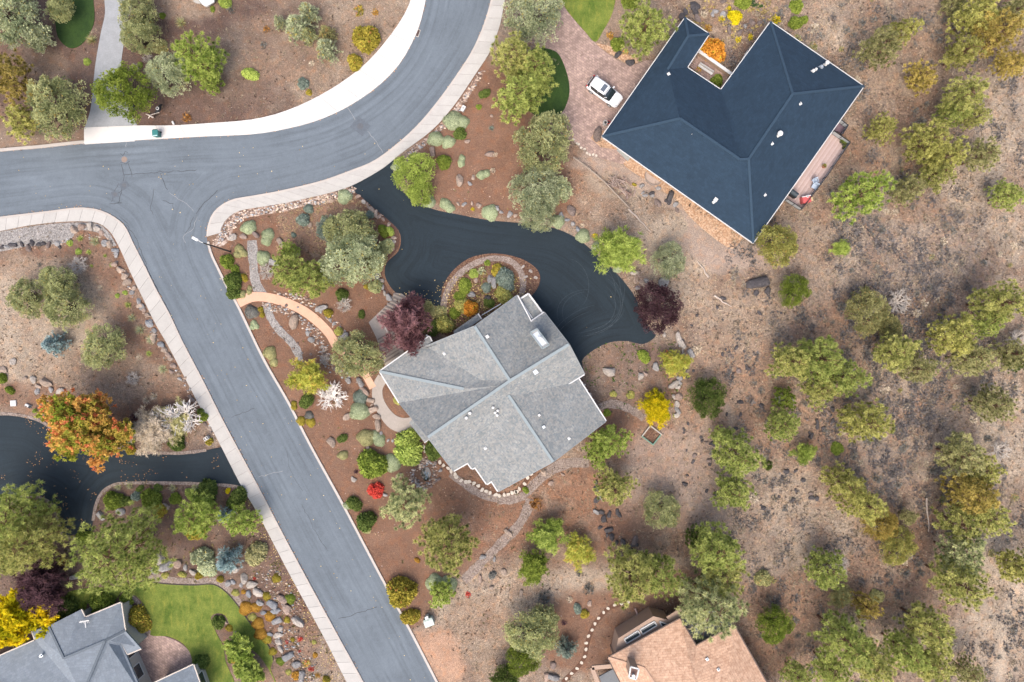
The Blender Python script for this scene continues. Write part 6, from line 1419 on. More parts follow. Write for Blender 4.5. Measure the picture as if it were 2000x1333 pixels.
# (px, py, r, kind, colour, height, variant, label)
SH = [
 # cushions round the junction bed and driveway
 (484, 444, 16, 'dome', 'cush', 1, 0, 'pale green cushion shrub at the top left of the corner bed'), (521, 463, 16, 'dome', 'cush', 1, 1, 'kidney-shaped pale cushion in the middle of the corner bed'), (513, 504, 15, 'dome', 'cush', 1, 0, 'pale cushion on the lower side of the corner bed near the grey gravel'),
 (467, 492, 16, 'dome', 'cushy', 1, 2, 'yellowish cushion at the foot of the street lamp'), (672, 384, 14, 'dome', 'cush', 1, 0, 'pale cushion by the sidewalk at the dark driveway mouth'),
 (602, 408, 10, 'dome', 'teal', 1.1, 0, 'grey-green rounded shrub near the curved sidewalk'), (592, 430, 10, 'bush', 'teal', 1, 0, 'darker rounded shrub just below the grey-green one by the curved sidewalk'), (573, 459, 6, 'dome', 'teal', 1, 0, 'very small grey-green shrub alone in the corner bed'), (632, 428, 7, 'dome', 'pale', 1, 0, 'tiny pale shrub left of the juniper clump'),
 (443, 511, 11, 'bush', 'bush', 1, 0, 'topmost of the bright green hedge shrubs at the street edge'), (459, 527, 9, 'bush', 'bush', 1, 1, 'second bright green hedge shrub at the street edge'), (456, 549, 15, 'bush', 'dark', 1, 0, 'dark green third hedge shrub at the street edge'), (455, 572, 14, 'bush', 'dark', 1, 2, 'lowest dark hedge shrub beside the salmon path entrance'), (477, 543, 7, 'bush', 'olive', 1, 0, 'small olive shrub right of the dark hedge shrubs'),
 (472, 575, 8, 'dome', 'cushy', 1, 0, 'left tan-green cushion at the salmon path entrance'), (486, 567, 9, 'dome', 'cushy', 1, 1, 'right tan-green cushion at the salmon path entrance'), (490, 610, 13, 'dome', 'sage', 1, 0, 'greyish-tan round cushion below the salmon path entrance'), (495, 636, 11, 'dome', 'cush', 1, 2, 'three-lobed pale cushion against the street kerb'), (509, 605, 5, 'bush', 'olive', 1, 0, 'small olive sprig below the salmon path'), (512, 616, 4, 'bush', 'olive', 1, 0, 'tiny olive sprig near the dry gravel bed'),
 (526, 690, 13, 'dome', 'cushy', 1, 0, 'larger round yellowish cushion at the street kerb'), (534, 708, 9, 'dome', 'cushy', 1, 0, 'smaller round yellowish cushion below the larger one at the kerb'), (573, 793, 9, 'dome', 'olive', 1, 1, 'olive cushion overhanging the street kerb'), (598, 784, 13, 'bush', 'dark', 1, 0, 'dark green round shrub below the wispy birch'), (587, 823, 9, 'dome', 'olive', 1, 0, 'left mound of the olive trio at the kerb'), (603, 812, 9, 'dome', 'sage', 1, 0, 'upper mound of the olive trio at the kerb'), (606, 826, 9, 'dome', 'olive', 1, 0, 'right mound of the olive trio at the kerb'),
 (668, 857, 9, 'bush', 'dark', 1, 0, 'small dark green shrub right of the lone tan boulder'), (669, 890, 11, 'dome', 'cushy', 1, 0, 'small round olive-green cushion in open mulch by the street'),
 (703, 776, 16, 'dome', 'teal', 1, 0, 'dark-topped upper cushion west of the curved concrete walk'), (701, 804, 20, 'dome', 'cush', 1, 0, 'big pale cushion west of the curved concrete walk'), (714, 856, 18, 'dome', 'cushy', 1, 0, 'big yellow-pale cushion below the concrete walk'), (736, 858, 16, 'dome', 'cush', 1, 1, 'grey-green ring-shaped cushion right of the yellow-pale one'),
 (797, 875, 28, 'bush', 'lime', 1, 1, 'yellow-green leafy shrub between the concrete walk and the grey roof'), (798, 866, 16, 'bush', 'lime', 1.6, 0, 'taller lime tuft on top of the yellow-green leafy shrub'), (727, 907, 25, 'bush', 'bush', .9, 0, 'large round mid-green shrub left of the pond'), (766, 905, 17, 'dome', 'cush', 1, 0, 'pale grey cushion between the mid-green shrub and the pond'),
 (734, 959, 15, 'bush', 'red', 1, 0, 'brilliant red shrub in open mulch left of the pond pine'), (695, 922, 7, 'scrub', 'plum', 1, 0, 'small dark red twiggy plant left of the mid-green shrub'), (848, 880, 15, 'bush', 'dark', 1, 2, 'dark green shrub half under the grey roof corner'),
 (692, 985, 13, 'bush', 'dark', 1.1, 0, 'dark olive round shrub above the darker one near the street'), (677, 988, 8, 'dome', 'cush', 1, 0, 'small pale cushion at the kerb beside the dark olive shrub'), (715, 1019, 17, 'bush', 'dark', 1.1, 1, 'dark green round shrub with a pale skirt near the street'), (714, 1032, 12, 'dome', 'cushy', .6, 0, 'low pale ground shrub under the dark green one'),
 (784, 1157, 24, 'bush', 'olive', 1.15, 0, 'largest clipped round shrub beside the street'), (801, 1206, 16, 'bush', 'olive', 1.1, 0, 'smaller clipped round shrub below the largest one beside the street'), (848, 1140, 17, 'dome', 'cush', .9, 0, 'grey-green cushion left behind the small bright pine'), (876, 1143, 16, 'dome', 'cush', .9, 0, 'grey-green cushion right behind the small bright pine'), (815, 1095, 5, 'bush', 'amber', 1, 0, 'small amber plant in mulch near the brown-tufted pine'),
 (914, 1162, 9, 'scrub', 'red', 1, 0, 'red twiggy plant at the foot of the gravel path'), (962, 1124, 7, 'bush', 'sage', 1, 0, 'small grey shrub right of the gravel path'),
 # upper bed
 (885, 235, 19, 'dome', 'cush', 1, 0, 'largest pale cushion of the upper bed near the white marker'), (903, 238, 13, 'dome', 'cush', 1, 0, 'pale cushion joined to the largest one in the upper bed'), (898, 261, 12, 'bush', 'dark', 1, 0, 'dark green shrub between pale cushions of the upper bed'), (851, 271, 17, 'dome', 'cush', 1, 0, 'left pale cushion near the east sidewalk'), (875, 277, 14, 'dome', 'cush', 1, 0, 'pale cushion right of the one near the east sidewalk'), (901, 314, 12, 'dome', 'cush', 1, 1, 'oval pale cushion in the middle of the upper bed'), (867, 317, 12, 'bush', 'bush', 1, 0, 'leafy green plant left of the oval cushion in the upper bed'), (960, 251, 8, 'tuft', 'teal', .8, 0, 'small blue-green spiky plant in open mulch of the upper bed'), (935, 209, 5, 'bush', 'bush', 1, 0, 'tiny green plant above the blue-green spiky one'), (946, 183, 10, 'bush', 'dark', 1, 0, 'dark green shrub at the foot of the orange-tinged pine'),
 (944, 340, 13, 'dome', 'cush', 1, 1, 'pale cushion with straw tufts in the lower upper bed'), (838, 394, 13, 'dome', 'cush', 1, 0, 'leftmost pale cushion along the dark driveway edge'), (873, 401, 16, 'dome', 'cush', 1, 1, 'heart-shaped pale cushion along the dark driveway edge'), (957, 415, 16, 'dome', 'cush', 1, 0, 'round flat pale cushion overhanging the dark driveway edge'), (1090, 432, 14, 'dome', 'cush', 1, 0, 'pale cushion under the driveway-side pale juniper'), (1139, 461, 14, 'dome', 'cush', 1, 0, 'perfectly round pale cushion at the driveway bend'), (1165, 481, 11, 'dome', 'cush', 1, 0, 'pale cushion left of the bright green leafy tree'), (1208, 524, 11, 'dome', 'cush', 1, 0, 'pale cushion below the bright green leafy tree'), (775, 325, 12, 'dome', 'cush', 1, 0, 'pale cushion at the driveway mouth beside the sidewalk'),
 (1162, 461, 9, 'scrub', 'lemon', 1, 0, 'yellow-flowering sprig left of the bright green leafy tree'), (1176, 457, 9, 'scrub', 'straw', 1, 1, 'straw and yellow plant above the bright green leafy tree'), (1137, 441, 6, 'tuft', 'straw', .8, 0, 'tiny straw tuft above the perfectly round cushion'), (962, 333, 10, 'scrub', 'straw', .9, 0, 'straw-coloured tuft right of the lower upper-bed cushion'), (967, 302, 8, 'scrub', 'straw', .9, 1, 'pale straw plant beside the upper bed boulder'), (923, 409, 6, 'scrub', 'lemon', .7, 1, 'low yellow sprig among driveway border rocks'),
 # corner bed driveway side
 (752, 484, 15, 'bush', 'jun', 1, 0, 'grey-green shrub at the stone edge nearest the driveway bulge'), (749, 452, 11, 'bush', 'bush', 1, 1, 'dark leafy shrub on the stone edge above the grey-green one'), (762, 452, 8, 'bush', 'lime', 1, 0, 'light green shrub on the stone edge above the driveway bulge'), (722, 420, 7, 'bush', 'teal', 1, 0, 'small grey shrub behind the driveway stones'), (731, 524, 12, 'bush', 'jun', 1, 0, 'upper rounded shrub right of the juniper clump'), (733, 560, 12, 'bush', 'jun', 1, 0, 'lower rounded shrub above the timber steps'), (716, 560, 5, 'bush', 'olive', 1, 0, 'tiny olive plant beside the lower rounded shrub'), (668, 577, 11, 'bush', 'dark', 1, 0, 'dark olive shrub above the bleached bare shrub'), (706, 614, 7, 'bush', 'dark', 1, 0, 'small dark shrub in mulch left of the timber steps'), (662, 648, 7, 'bush', 'yell', 1, 0, 'small yellow-green plant at the salmon path bend'), (641, 612, 7, 'bush', 'olive', 1, 0, 'small olive plant beside rocks along the salmon path'),
 # driveway island
 (985, 541, 15, 'bush', 'teal', 1, 0, 'grey-blue shrub at the upper right of the driveway island'), (990, 556, 11, 'bush', 'teal', 1, 1, 'grey-blue shrub below the upper right one on the island'), (950, 562, 10, 'dome', 'teal', 1, 0, 'small grey mound in the middle of the driveway island'), (972, 528, 12, 'bush', 'olive', 1, 0, 'olive-gold shrub left of the grey-blue island shrubs'), (940, 530, 13, 'scrub', 'pale', 1, 0, 'silvery ornamental plant at the top of the island'), (908, 560, 13, 'bush', 'bush', .8, 0, 'green leafy clump on the left side of the island'), (898, 580, 11, 'bush', 'bush', .8, 1, 'low green clump near the lower left of the island'), (925, 535, 9, 'bush', 'lime', .7, 0, 'lime-green low clump in the upper island'), (952, 514, 6, 'bush', 'bush', .8, 0, 'small green tuft nearest the top rim of the island'), (906, 598, 16, 'bush', 'yell', 1, 0, 'yellow-green shrub on the lower island beside the grey roof'), (918, 602, 13, 'bush', 'orange', 1.5, 0, 'orange autumn shrub on the lower island'), (983, 577, 15, 'bush', 'yell', 1.2, 1, 'pale yellow variegated shrub by the grey roof eave'), (955, 592, 9, 'bush', 'dark', 1, 0, 'dark shrub beside the slim rail on the island'), (868, 634, 15, 'bush', 'yell', 1.2, 0, 'pale yellow-green shrub touching the grey roof'), (855, 610, 14, 'bush', 'dull', .8, 0, 'brownish-green shrub between the reddish tree and the island'), (836, 600, 12, 'bush', 'dull', .8, 1, 'low mossy shrub at the dark driveway edge by the reddish tree'), (845, 640, 12, 'bush', 'dark', .8, 1, 'dark shrub between the reddish tree and the grey roof'), (888, 612, 9, 'bush', 'bush', .8, 1, 'green shrub filling between the yellow shrubs by the roof'),
 (772, 755, 8, 'bush', 'bush', .7, 0, 'upper green plants in the crescent bed beside the grey roof'), (778, 782, 8, 'bush', 'yell', .7, 1, 'lower green plants in the crescent bed beside the grey roof'),
 # bottom left garden
 (395, 1090, 22, 'bush', 'pale', 1, 0, 'wide grey-green shrub left of the silvery blue spruce'), (405, 1112, 15, 'bush', 'pale', .7, 1, 'low grey-green shrub below the wide grey-green one'), (500, 1082, 19, 'bush', 'cushy', 1.1, 0, 'pale olive round shrub near the sidewalk above the boulders'), (120, 1100, 18, 'scrub', 'amber', 1.2, 0, 'yellow-orange autumn shrub left of the largest round pine'), (118, 1195, 28, 'bush', 'dark', 1, 1, 'very dark green shrub against the blue-grey roof'), (200, 1180, 19, 'bush', 'bush', 1, 0, 'green shrub under the largest round pine by the roof'), (246, 1172, 14, 'bush', 'bush', .9, 0, 'green shrub at the top of the curved bed by the roof'), (268, 1205, 17, 'bush', 'olive', 1, 0, 'upper olive hedge shrub in the curved bed by the roof'), (278, 1222, 15, 'bush', 'olive', 1, 2, 'lower olive hedge shrub in the curved bed by the roof'), (160, 1185, 8, 'bush', 'bush', 1, 0, 'small green shrub between the dark shrub and roof peak'), (393, 1294, 13, 'bush', 'dark', 1.1, 0, 'dark round shrub between patio and bright lawn'), (426, 1217, 12, 'bush', 'dark', 1.1, 1, 'dark round shrub at the top of the lawn island bed'), (447, 1228, 8, 'dome', 'olive', 1, 0, 'small yellow-green ball in the lawn island bed'), (449, 1263, 9, 'dome', 'olive', 1, 0, 'olive ball left of the upper bright tree on the lawn bed'), (453, 1290, 9, 'dome', 'olive', 1, 0, 'olive ball left of the lower bright tree on the lawn bed'), (464, 1311, 7, 'bush', 'dull', 1, 0, 'brownish ball at the lower end of the lawn bed'),
 (459, 1159, 8, 'dome', 'yell', 1, 0, 'yellow-green ball at the top bend of the lawn edge'), (475, 1157, 5, 'dome', 'amber', 1, 0, 'tiny amber ball right of the yellow-green one'), (539, 1131, 9, 'dome', 'olive', 1.1, 0, 'olive-orange oval ball near the sidewalk in the boulder garden'), (520, 1166, 9, 'dome', 'olive', 1, 0, 'olive ball right of the big pale boulder'), (566, 1171, 11, 'dome', 'bush', 1, 0, 'green ball nearest the sidewalk in the boulder garden'), (479, 1190, 13, 'dome', 'amber', 1, 0, 'left amber ball of the touching pair at the lawn edge'), (499, 1188, 11, 'dome', 'amber', 1, 0, 'right amber ball of the touching pair at the lawn edge'), (526, 1205, 11, 'dome', 'amber', 1, 0, 'lone amber ball among grey boulders'), (492, 1207, 8, 'dome', 'yell', 1, 0, 'yellow-green ball below the touching amber pair'), (503, 1220, 12, 'dome', 'amber', 1, 0, 'amber ball midway down the lawn edge'), (508, 1240, 13, 'dome', 'amber', 1, 0, 'amber ball lowest on the lawn edge'), (521, 1250, 9, 'dome', 'olive', 1, 0, 'olive ball below the lowest amber one'), (560, 1212, 7, 'dome', 'olive', 1, 0, 'small olive ball in the boulder garden centre'), (532, 1274, 8, 'dome', 'olive', 1, 0, 'olive ball at the lawn tip'), (547, 1293, 8, 'dome', 'bush', 1, 0, 'green ball right of the lawn tip'), (571, 1250, 5, 'dome', 'olive', 1, 0, 'tiny olive ball among red plants'), (613, 1255, 5, 'dome', 'yell', 1, 0, 'tiny yellow-green ball close to the sidewalk'), (615, 1281, 6, 'dome', 'amber', 1, 0, 'small amber ball close to the sidewalk'), (563, 1314, 6, 'dome', 'yell', 1, 0, 'small yellow-green ball near the bottom edge'), (578, 1320, 8, 'bush', 'amber', 1, 0, 'amber shrub near the bottom edge beside the tall grey boulder'), (620, 1320, 8, 'scrub', 'amber', 1, 1, 'yellow-orange loose plant near the bottom edge by the sidewalk'), (637, 1328, 6, 'bush', 'olive', 1, 0, 'olive plant at the bottom edge by the sidewalk'),
 (586, 1249, 8, 'scrub', 'red', .9, 0, 'upper pink-red plant in the boulder garden'), (560, 1255, 6, 'scrub', 'red', .9, 1, 'left pink-red plant in the boulder garden'), (585, 1273, 5, 'scrub', 'red', .9, 2, 'small pink-red plant below the upper one'), (496, 1131, 6, 'scrub', 'red', .9, 0, 'red plant above the big pale boulders'), (598, 1297, 11, 'scrub', 'flame', 1, 0, 'orange-red plant near the bottom edge'), (607, 1308, 9, 'scrub', 'red', 1, 1, 'red plant just below the orange-red one'), (430, 1132, 6, 'bush', 'olive', 1, 0, 'small olive shrub at the gravel edge above the lawn'), (388, 1125, 8, 'bush', 'olive', 1, 0, 'olive shrub on the gravel edge left of the blue spruce'), (356, 1123, 7, 'bush', 'yell', .8, 1, 'yellowish shrub on the gravel edge near grey boulders'), (322, 1125, 7, 'bush', 'yell', .7, 1, 'yellowish plant on gravel right of the largest round pine'),
 (222, 978, 16, 'bush', 'bush', 1, 0, 'leftmost round green shrub in the bed below the dark driveway'), (243, 980, 12, 'bush', 'dark', 1, 1, 'dark green shrub second from left in the bed below the driveway'), (293, 975, 18, 'bush', 'bush', 1, 0, 'largest round green shrub in the bed below the driveway'), (311, 997, 14, 'bush', 'olive', 1, 0, 'yellow-green round shrub below the largest one'), (342, 975, 11, 'bush', 'bush', 1, 0, 'oval green shrub in the middle of the bed below the driveway'), (400, 968, 26, 'bush', 'dark', 1, 1, 'spreading dark shrub behind the bright garden pine'), (370, 965, 9, 'bush', 'lime', 1, 0, 'small lime shrub in the bed below the driveway'), (462, 975, 20, 'bush', 'dark', 1, 0, 'dark spreading shrub at the sidewalk corner of the bed'), (445, 959, 5, 'bush', 'lemon', 1, 0, 'tiny yellow plant in the bed near the sidewalk'), (265, 970, 9, 'bush', 'teal', 1, 0, 'grey-green shrub between round ones below the driveway'), (230, 952, 9, 'tuft', 'pale', .8, 0, 'pale grassy tuft on the driveway kerb far left'), (253, 949, 10, 'tuft', 'pale', .8, 1, 'pale grassy tuft second on the driveway kerb'), (273, 955, 7, 'bush', 'dark', .8, 0, 'dark low plant on the driveway kerb'), (308, 954, 8, 'bush', 'dark', .8, 2, 'dark plant third along the driveway kerb'), (337, 953, 9, 'tuft', 'pale', .8, 1, 'grassy tuft in the middle of the driveway kerb'), (380, 953, 9, 'tuft', 'pale', .8, 2, 'grassy tuft right of the middle on the driveway kerb'), (400, 953, 7, 'bush', 'lime', .8, 0, 'lime tuft on the driveway kerb'), (418, 953, 8, 'tuft', 'pale', .8, 0, 'last pale tuft on the driveway kerb toward the sidewalk'), (55, 992, 8, 'bush', 'pine', 1, 0, 'green shrub in the rounded bed at the left edge'), (75, 985, 8, 'bush', 'teal', 1, 0, 'grey-green shrub in the rounded bed at the left edge'), (380, 1040, 16, 'bush', 'olive', .9, 2, 'olive shrub under the bright garden pine'), (165, 1050, 14, 'bush', 'bush', .9, 0, 'green shrub beside the end of the dark driveway spur'),
 (232, 845, 14, 'bush', 'bush', 1.1, 0, 'dark leafy shrub right of the autumn maple'), (252, 850, 16, 'bush', 'dark', 1.1, 1, 'dark green shrub between the maple and the cream tree'), (262, 815, 15, 'scrub', 'plum', 1.1, 0, 'maroon twiggy shrub right of the autumn maple'), (345, 865, 14, 'bush', 'dark', 1, 1, 'dark green shrub under the bare birch at the driveway edge'), (395, 815, 11, 'bush', 'bush', 1, 0, 'green shrub at the rock edge near the bare birch'), (392, 805, 7, 'bush', 'dark', 1, 0, 'small dark shrub at the rock edge near the sidewalk'), (408, 862, 8, 'bush', 'olive', 1, 0, 'olive shrub beside the grey-white stone block'), (255, 880, 9, 'bush', 'olive', 1, 0, 'olive shrub on the top kerb of the left driveway'), (68, 803, 4, 'bush', 'lime', 1, 0, 'tiny lime plant on the kerb of the left driveway'), (3, 740, 9, 'bush', 'bush', 1, 0, 'green shrub at the left edge above the boulders'), (19, 763, 8, 'bush', 'bush', 1, 0, 'green shrub below the left-edge one'), (285, 782, 11, 'tuft', 'straw', 1, 0, 'straw grass tuft above the cream tree'), (300, 775, 10, 'tuft', 'straw', 1, 1, 'second straw grass tuft above the cream tree'),
 # west bed grasses
 (156, 466, 9, 'tuft', 'lime', .8, 0, 'bright green grass tuft left of the pale boulders'), (185, 472, 14, 'tuft', 'pale', .8, 1, 'large silver grass tuft among the pale boulders'), (136, 475, 6, 'bush', 'lime', .7, 0, 'small lime plant beside the blue-grey boulder'), (153, 492, 5, 'bush', 'lime', .7, 0, 'tiny lime plant below the boulder group'), (173, 493, 7, 'tuft', 'lime', .8, 0, 'lime tuft below the large silver grass'), (205, 500, 5, 'tuft', 'lime', .8, 0, 'little lime tuft near the rock edging top'), (179, 520, 5, 'tuft', 'lime', .8, 1, 'little lime tuft in dark mulch'), (217, 518, 5, 'tuft', 'lime', .8, 2, 'little lime tuft touching the rock edging'), (244, 572, 5, 'bush', 'lime', .8, 0, 'lime plant beside the rock edging halfway'), (229, 578, 4, 'bush', 'lime', .8, 0, 'tiny lime plant left of the halfway one'), (250, 596, 8, 'tuft', 'lime', .8, 1, 'yellow-green tuft beside two boulders'), (257, 621, 10, 'tuft', 'pale', .8, 0, 'silver tuft above the green-silver pair'), (273, 645, 12, 'tuft', 'pale', .8, 1, 'silver tuft second in the diagonal row'), (294, 664, 13, 'tuft', 'pale', .8, 2, 'silver-green tuft third in the diagonal row'), (291, 691, 8, 'tuft', 'lime', .8, 0, 'yellow-green tuft under the third silver one'), (318, 722, 12, 'tuft', 'pale', .8, 0, 'lowest silver tuft of the diagonal row'), (271, 698, 9, 'tuft', 'straw', .7, 0, 'straw tuft left of the yellow-green one'), (196, 563, 8, 'tuft', 'straw', .7, 1, 'flat straw tuft in dark mulch right of the juniper pair'), (76, 517, 8, 'scrub', 'sage', .8, 0, 'grey twiggy plant above the juniper pair'),
 # bend inside
 (715, 76, 22, 'bush', 'olive', 1, 1, 'big olive brushy shrub inside the road bend'), (693, 122, 14, 'bush', 'olive', 1, 0, 'olive-orange shrub below the big brushy one'), (592, 163, 11, 'bush', 'teal', 1, 0, 'grey-green small shrub low inside the bend'), (603, 181, 6, 'bush', 'olive', 1, 0, 'tiny olive shrub near the pale sidewalk'), (489, 145, 14, 'bush', 'lime', .8, 0, 'bright yellow-green lone shrub in brown ground'), (608, 124, 10, 'scrub', 'straw', .8, 0, 'silvery starburst plant inside the bend'), (514, 88, 12, 'scrub', 'sage', .8, 0, 'dry grey plant left of the young firs'), (700, 20, 16, 'scrub', 'olive', 1, 2, 'olive twiggy shrub near the top inside the bend'), (733, 24, 11, 'scrub', 'amber', .8, 0, 'yellow-orange twiggy shrub near the top inside the bend'), (353, 44, 13, 'tuft', 'jun', .9, 0, 'round grassy shrub right of the tall junipers'), (415, 18, 5, 'bush', 'bush', 1, 0, 'tiny bright green ball near the top edge'), (440, 4, 10, 'bush', 'lime', 1, 0, 'lime shrub at the top edge near the partly hidden car'), (450, 19, 12, 'scrub', 'sage', 1, 1, 'tan-grey shrub below the lime one at the top edge'), (178, 78, 14, 'tuft', 'jun', 1, 1, 'grassy shrub between the dark round lawn and grey driveway'), (170, 121, 6, 'bush', 'lime', .8, 0, 'tiny lime plant left of the grey driveway'), (312, 92, 14, 'bush', 'dull', .7, 0, 'low dull green shrub below the olive juniper'), (274, 127, 5, 'bush', 'lime', .8, 0, 'tiny lime plant right of the grey driveway'), (364, 230, 15, 'scrub', 'rust', .8, 0, 'brown dry twiggy shrub at the pale sidewalk edge'), (317, 31, 5, 'bush', 'bush', .8, 0, 'tiny green sprig right of the tall junipers'), (520, 57, 12, 'scrub', 'rust', .6, 0, 'flat reddish dry plant left of the young firs'),
 # black house surroundings
 (1192, 70, 11, 'scrub', 'amber', 1, 0, 'yellow-orange shrub beside the left edge of the full green pine'), (1206, 86, 13, 'bush', 'bush', 1, 0, 'green round shrub at the paver driveway notch'), (1222, 101, 10, 'scrub', 'flame', .8, 0, 'orange-red shrub near the paver driveway notch'), (1396, 100, 21, 'bush', 'orange', 1.3, 1, 'larger orange shrub in the roof notch'), (1378, 92, 13, 'bush', 'orange', 1.5, 0, 'upper orange shrub beside the inner roof edge'), (1365, 135, 9, 'scrub', 'flame', 1, 0, 'rust shrub behind the white bench left end'), (1400, 158, 10, 'bush', 'bush', 1, 0, 'green shrub in the deepest corner of the courtyard'), (1406, 150, 9, 'scrub', 'amber', 1, 1, 'orange-green shrub beside the courtyard wall'), (1435, 34, 11, 'bush', 'lemon', 1, 0, 'brightest yellow flowering bush above the roof notch'), (1411, 37, 10, 'scrub', 'lemon', 1, 1, 'yellow flowering bush left of the brightest one'), (1424, 18, 10, 'scrub', 'lemon', 1, 2, 'yellow flowering bush at the top above the roof notch'), (1442, 78, 10, 'scrub', 'lemon', .8, 0, 'pale yellow bush nearest the courtyard shrubs'), (1466, 72, 10, 'scrub', 'lemon', .8, 1, 'pale yellow bush by the right inner roof edge'), (1376, 28, 12, 'scrub', 'straw', 1, 0, 'straw-yellow bush near dark rocks above the roof'), (1383, 55, 12, 'scrub', 'amber', .9, 1, 'yellowish bush touching the upper roof tip'), (1450, 5, 13, 'bush', 'bush', 1, 0, 'green shrub at the top edge above the yellow bushes'), (1518, 38, 14, 'scrub', 'lemon', 1, 0, 'yellow brush beside the topmost roof corner'), (1556, 12, 13, 'bush', 'bush', 1, 0, 'green bush at the top edge right of the roof peak'), (1553, 46, 10, 'bush', 'bush', 1, 0, 'left green bush along the upper right eave'), (1569, 40, 8, 'bush', 'bush', 1, 0, 'right green bush along the upper right eave'), (1230, 2, 16, 'bush', 'bush', 1, 0, 'green shrub at the top edge above the full green pine'), (1239, 361, 4, 'bush', 'olive', 1, 0, 'single tiny green tuft on bare dirt below the black roof'), (1370, 330 - 900, 0, '', '', 0, 0, ''),
 # SE bed
 (1258, 697, 12, 'bush', 'bush', .8, 0, 'round green shrub in the bed below the driveway end'), (1302, 690, 10, 'scrub', 'flame', .7, 0, 'orange-olive plant beside the wispy pale tree'), (1280, 764, 7, 'bush', 'olive', .8, 0, 'small olive plant above the bright yellow tree'), (1232, 772, 7, 'bush', 'yell', .7, 0, 'small yellow-green plant above the gravel path end'), (1198, 770, 6, 'bush', 'yell', .7, 0, 'small yellow-green plant above the gravel path start'), (1186, 807, 7, 'bush', 'bush', .8, 0, 'green plant just below the gravel path'), (1362, 684, 15, 'scrub', 'straw', .9, 0, 'big straw plant among boulders at the bed edge'), (1046, 985, 19, 'scrub', 'rust', 1, 0, 'orange-brown airy shrub where the gravel paths meet'), (1027, 958, 6, 'bush', 'bush', .8, 0, 'small green plant beside the gravel path fork'), (1150, 1152, 17, 'scrub', 'sage', 1, 0, 'round grey bush below the pale thinning tree'), (1130, 1120, 11, 'scrub', 'sage', 1, 1, 'smaller grey bush under the pale thinning tree'), (1113, 1172, 11, 'scrub', 'straw', .9, 0, 'cream plant among grey brush on the south slope'), (1128, 1190, 9, 'bush', 'teal', .9, 0, 'grey-green plant beside the stepping stones'), (1142, 1200, 7, 'bush', 'olive', .9, 0, 'olive plant beside the stepping stones'), (1102, 1218, 9, 'scrub', 'plum', .9, 0, 'dark red low plant left of the stepping stones'), (1064, 1170, 22, 'scrub', 'sage', 1, 0, 'dark grey sprawling brush above the wide juniper'), (1490, 1130, 14, 'bush', 'dull', .8, 0, 'olive bush in open dirt right of the tall pine group'), (1635, 876, 10, 'bush', 'bush', .7, 1, 'flat green bush left of the woodland centre'), (1712, 1165, 12, 'bush', 'dull', .7, 0, 'dull green bush near the rusty-orange pine'), (1525, 462 - 300, 0, '', '', 0, 0, ''),
]
for row in SH:
    px, py, r, kind, col, hs, i, lb = row
    if not r: continue
    nm, ct = {'tuft': ('grass_tuft', 'ornamental grass'), 'dome': ('cushion_shrub', 'shrub'), 'scrub': ('twiggy_shrub', 'shrub'), 'bush': ('leafy_shrub', 'shrub')}[kind]
    shrub(px, py, r, kind, col, lb, nm, ct, hs if kind != 'dome' else hs * .95, i)

# ------------------------------------------------------------------ rocks
M_rock = rock_mat(); RK = []
for i in range(9):
    bm = bmesh.new(); bmesh.ops.create_icosphere(bm, subdivisions=2, radius=1); rr_ = random.Random(i)
    pl = [(Vector((rr_.gauss(0, 1), rr_.gauss(0, 1), rr_.gauss(0, .8))).normalized(), rr_.uniform(.55, .85)) for _ in range(9)]
    for v in bm.verts:
        for n_, d_ in pl:
            e = v.co.dot(n_) - d_
            if e > 0: v.co -= n_ * e
        v.co *= 1 + rr_.uniform(-.035, .035); v.co.x *= 1.15; v.co.y *= .9; v.co.z *= .62
    me = bpy.data.meshes.new('rock'); bm.to_mesh(me); bm.free(); me.materials.append(M_rock); RK.append(me)
RC = {'tan': (.34, .27, .22), 'grey': (.27, .265, .265), 'pale': (.38, .345, .31), 'lava': (.075, .07, .075), 'brown': (.19, .15, .135), 'rosy': (.31, .235, .195), 'blue': (.225, .235, .25)}
def rock(px, py, r, col, label, group=None, stretch=None, rz=None, name='boulder', hs=1.0):
    o = bpy.data.objects.new(name, random.choice(RK)); link(o); s_ = r * S; p = W(px, py, s_ * .3); o.location = (p.x, p.y, ground_z(px, py) + s_ * .22)
    o.scale = (s_ * (stretch or random.uniform(.95, 1.15)), s_ * random.uniform(.85, 1.05), s_ * random.uniform(.7, .95) * hs); o.rotation_euler = (random.uniform(-.15, .15), random.uniform(-.15, .15), random.uniform(0, 6.28) if rz is None else rz)
    c = RC[col]; k_ = random.uniform(.85, 1.15); o.color = (c[0] * k_, c[1] * k_, c[2] * k_, 1); tag(o, label, 'boulder' if r > 5 else 'rock', group); return o
ORD = 'first second third fourth fifth sixth seventh eighth ninth tenth eleventh twelfth thirteenth fourteenth fifteenth sixteenth seventeenth eighteenth nineteenth twentieth'.split()
def row(pts, step, r0, r1, cols, label, group, jit=3.0):
    P = resample(spline(pts, 4), max(2, int(plen(spline(pts, 4)) / step)))
    end = 'left' if P[0][0] < P[-1][0] else 'right'
    for i, p in enumerate(P): rock(p[0] + random.gauss(0, jit), p[1] + random.gauss(0, jit), random.uniform(r0, r1), random.choice(cols), (ORD[i] + ' from ' + end + ', ' + label) if jit < 4.5 and i < len(ORD) and len(label.split()) < 14 and 'ring' not in label else label, group)
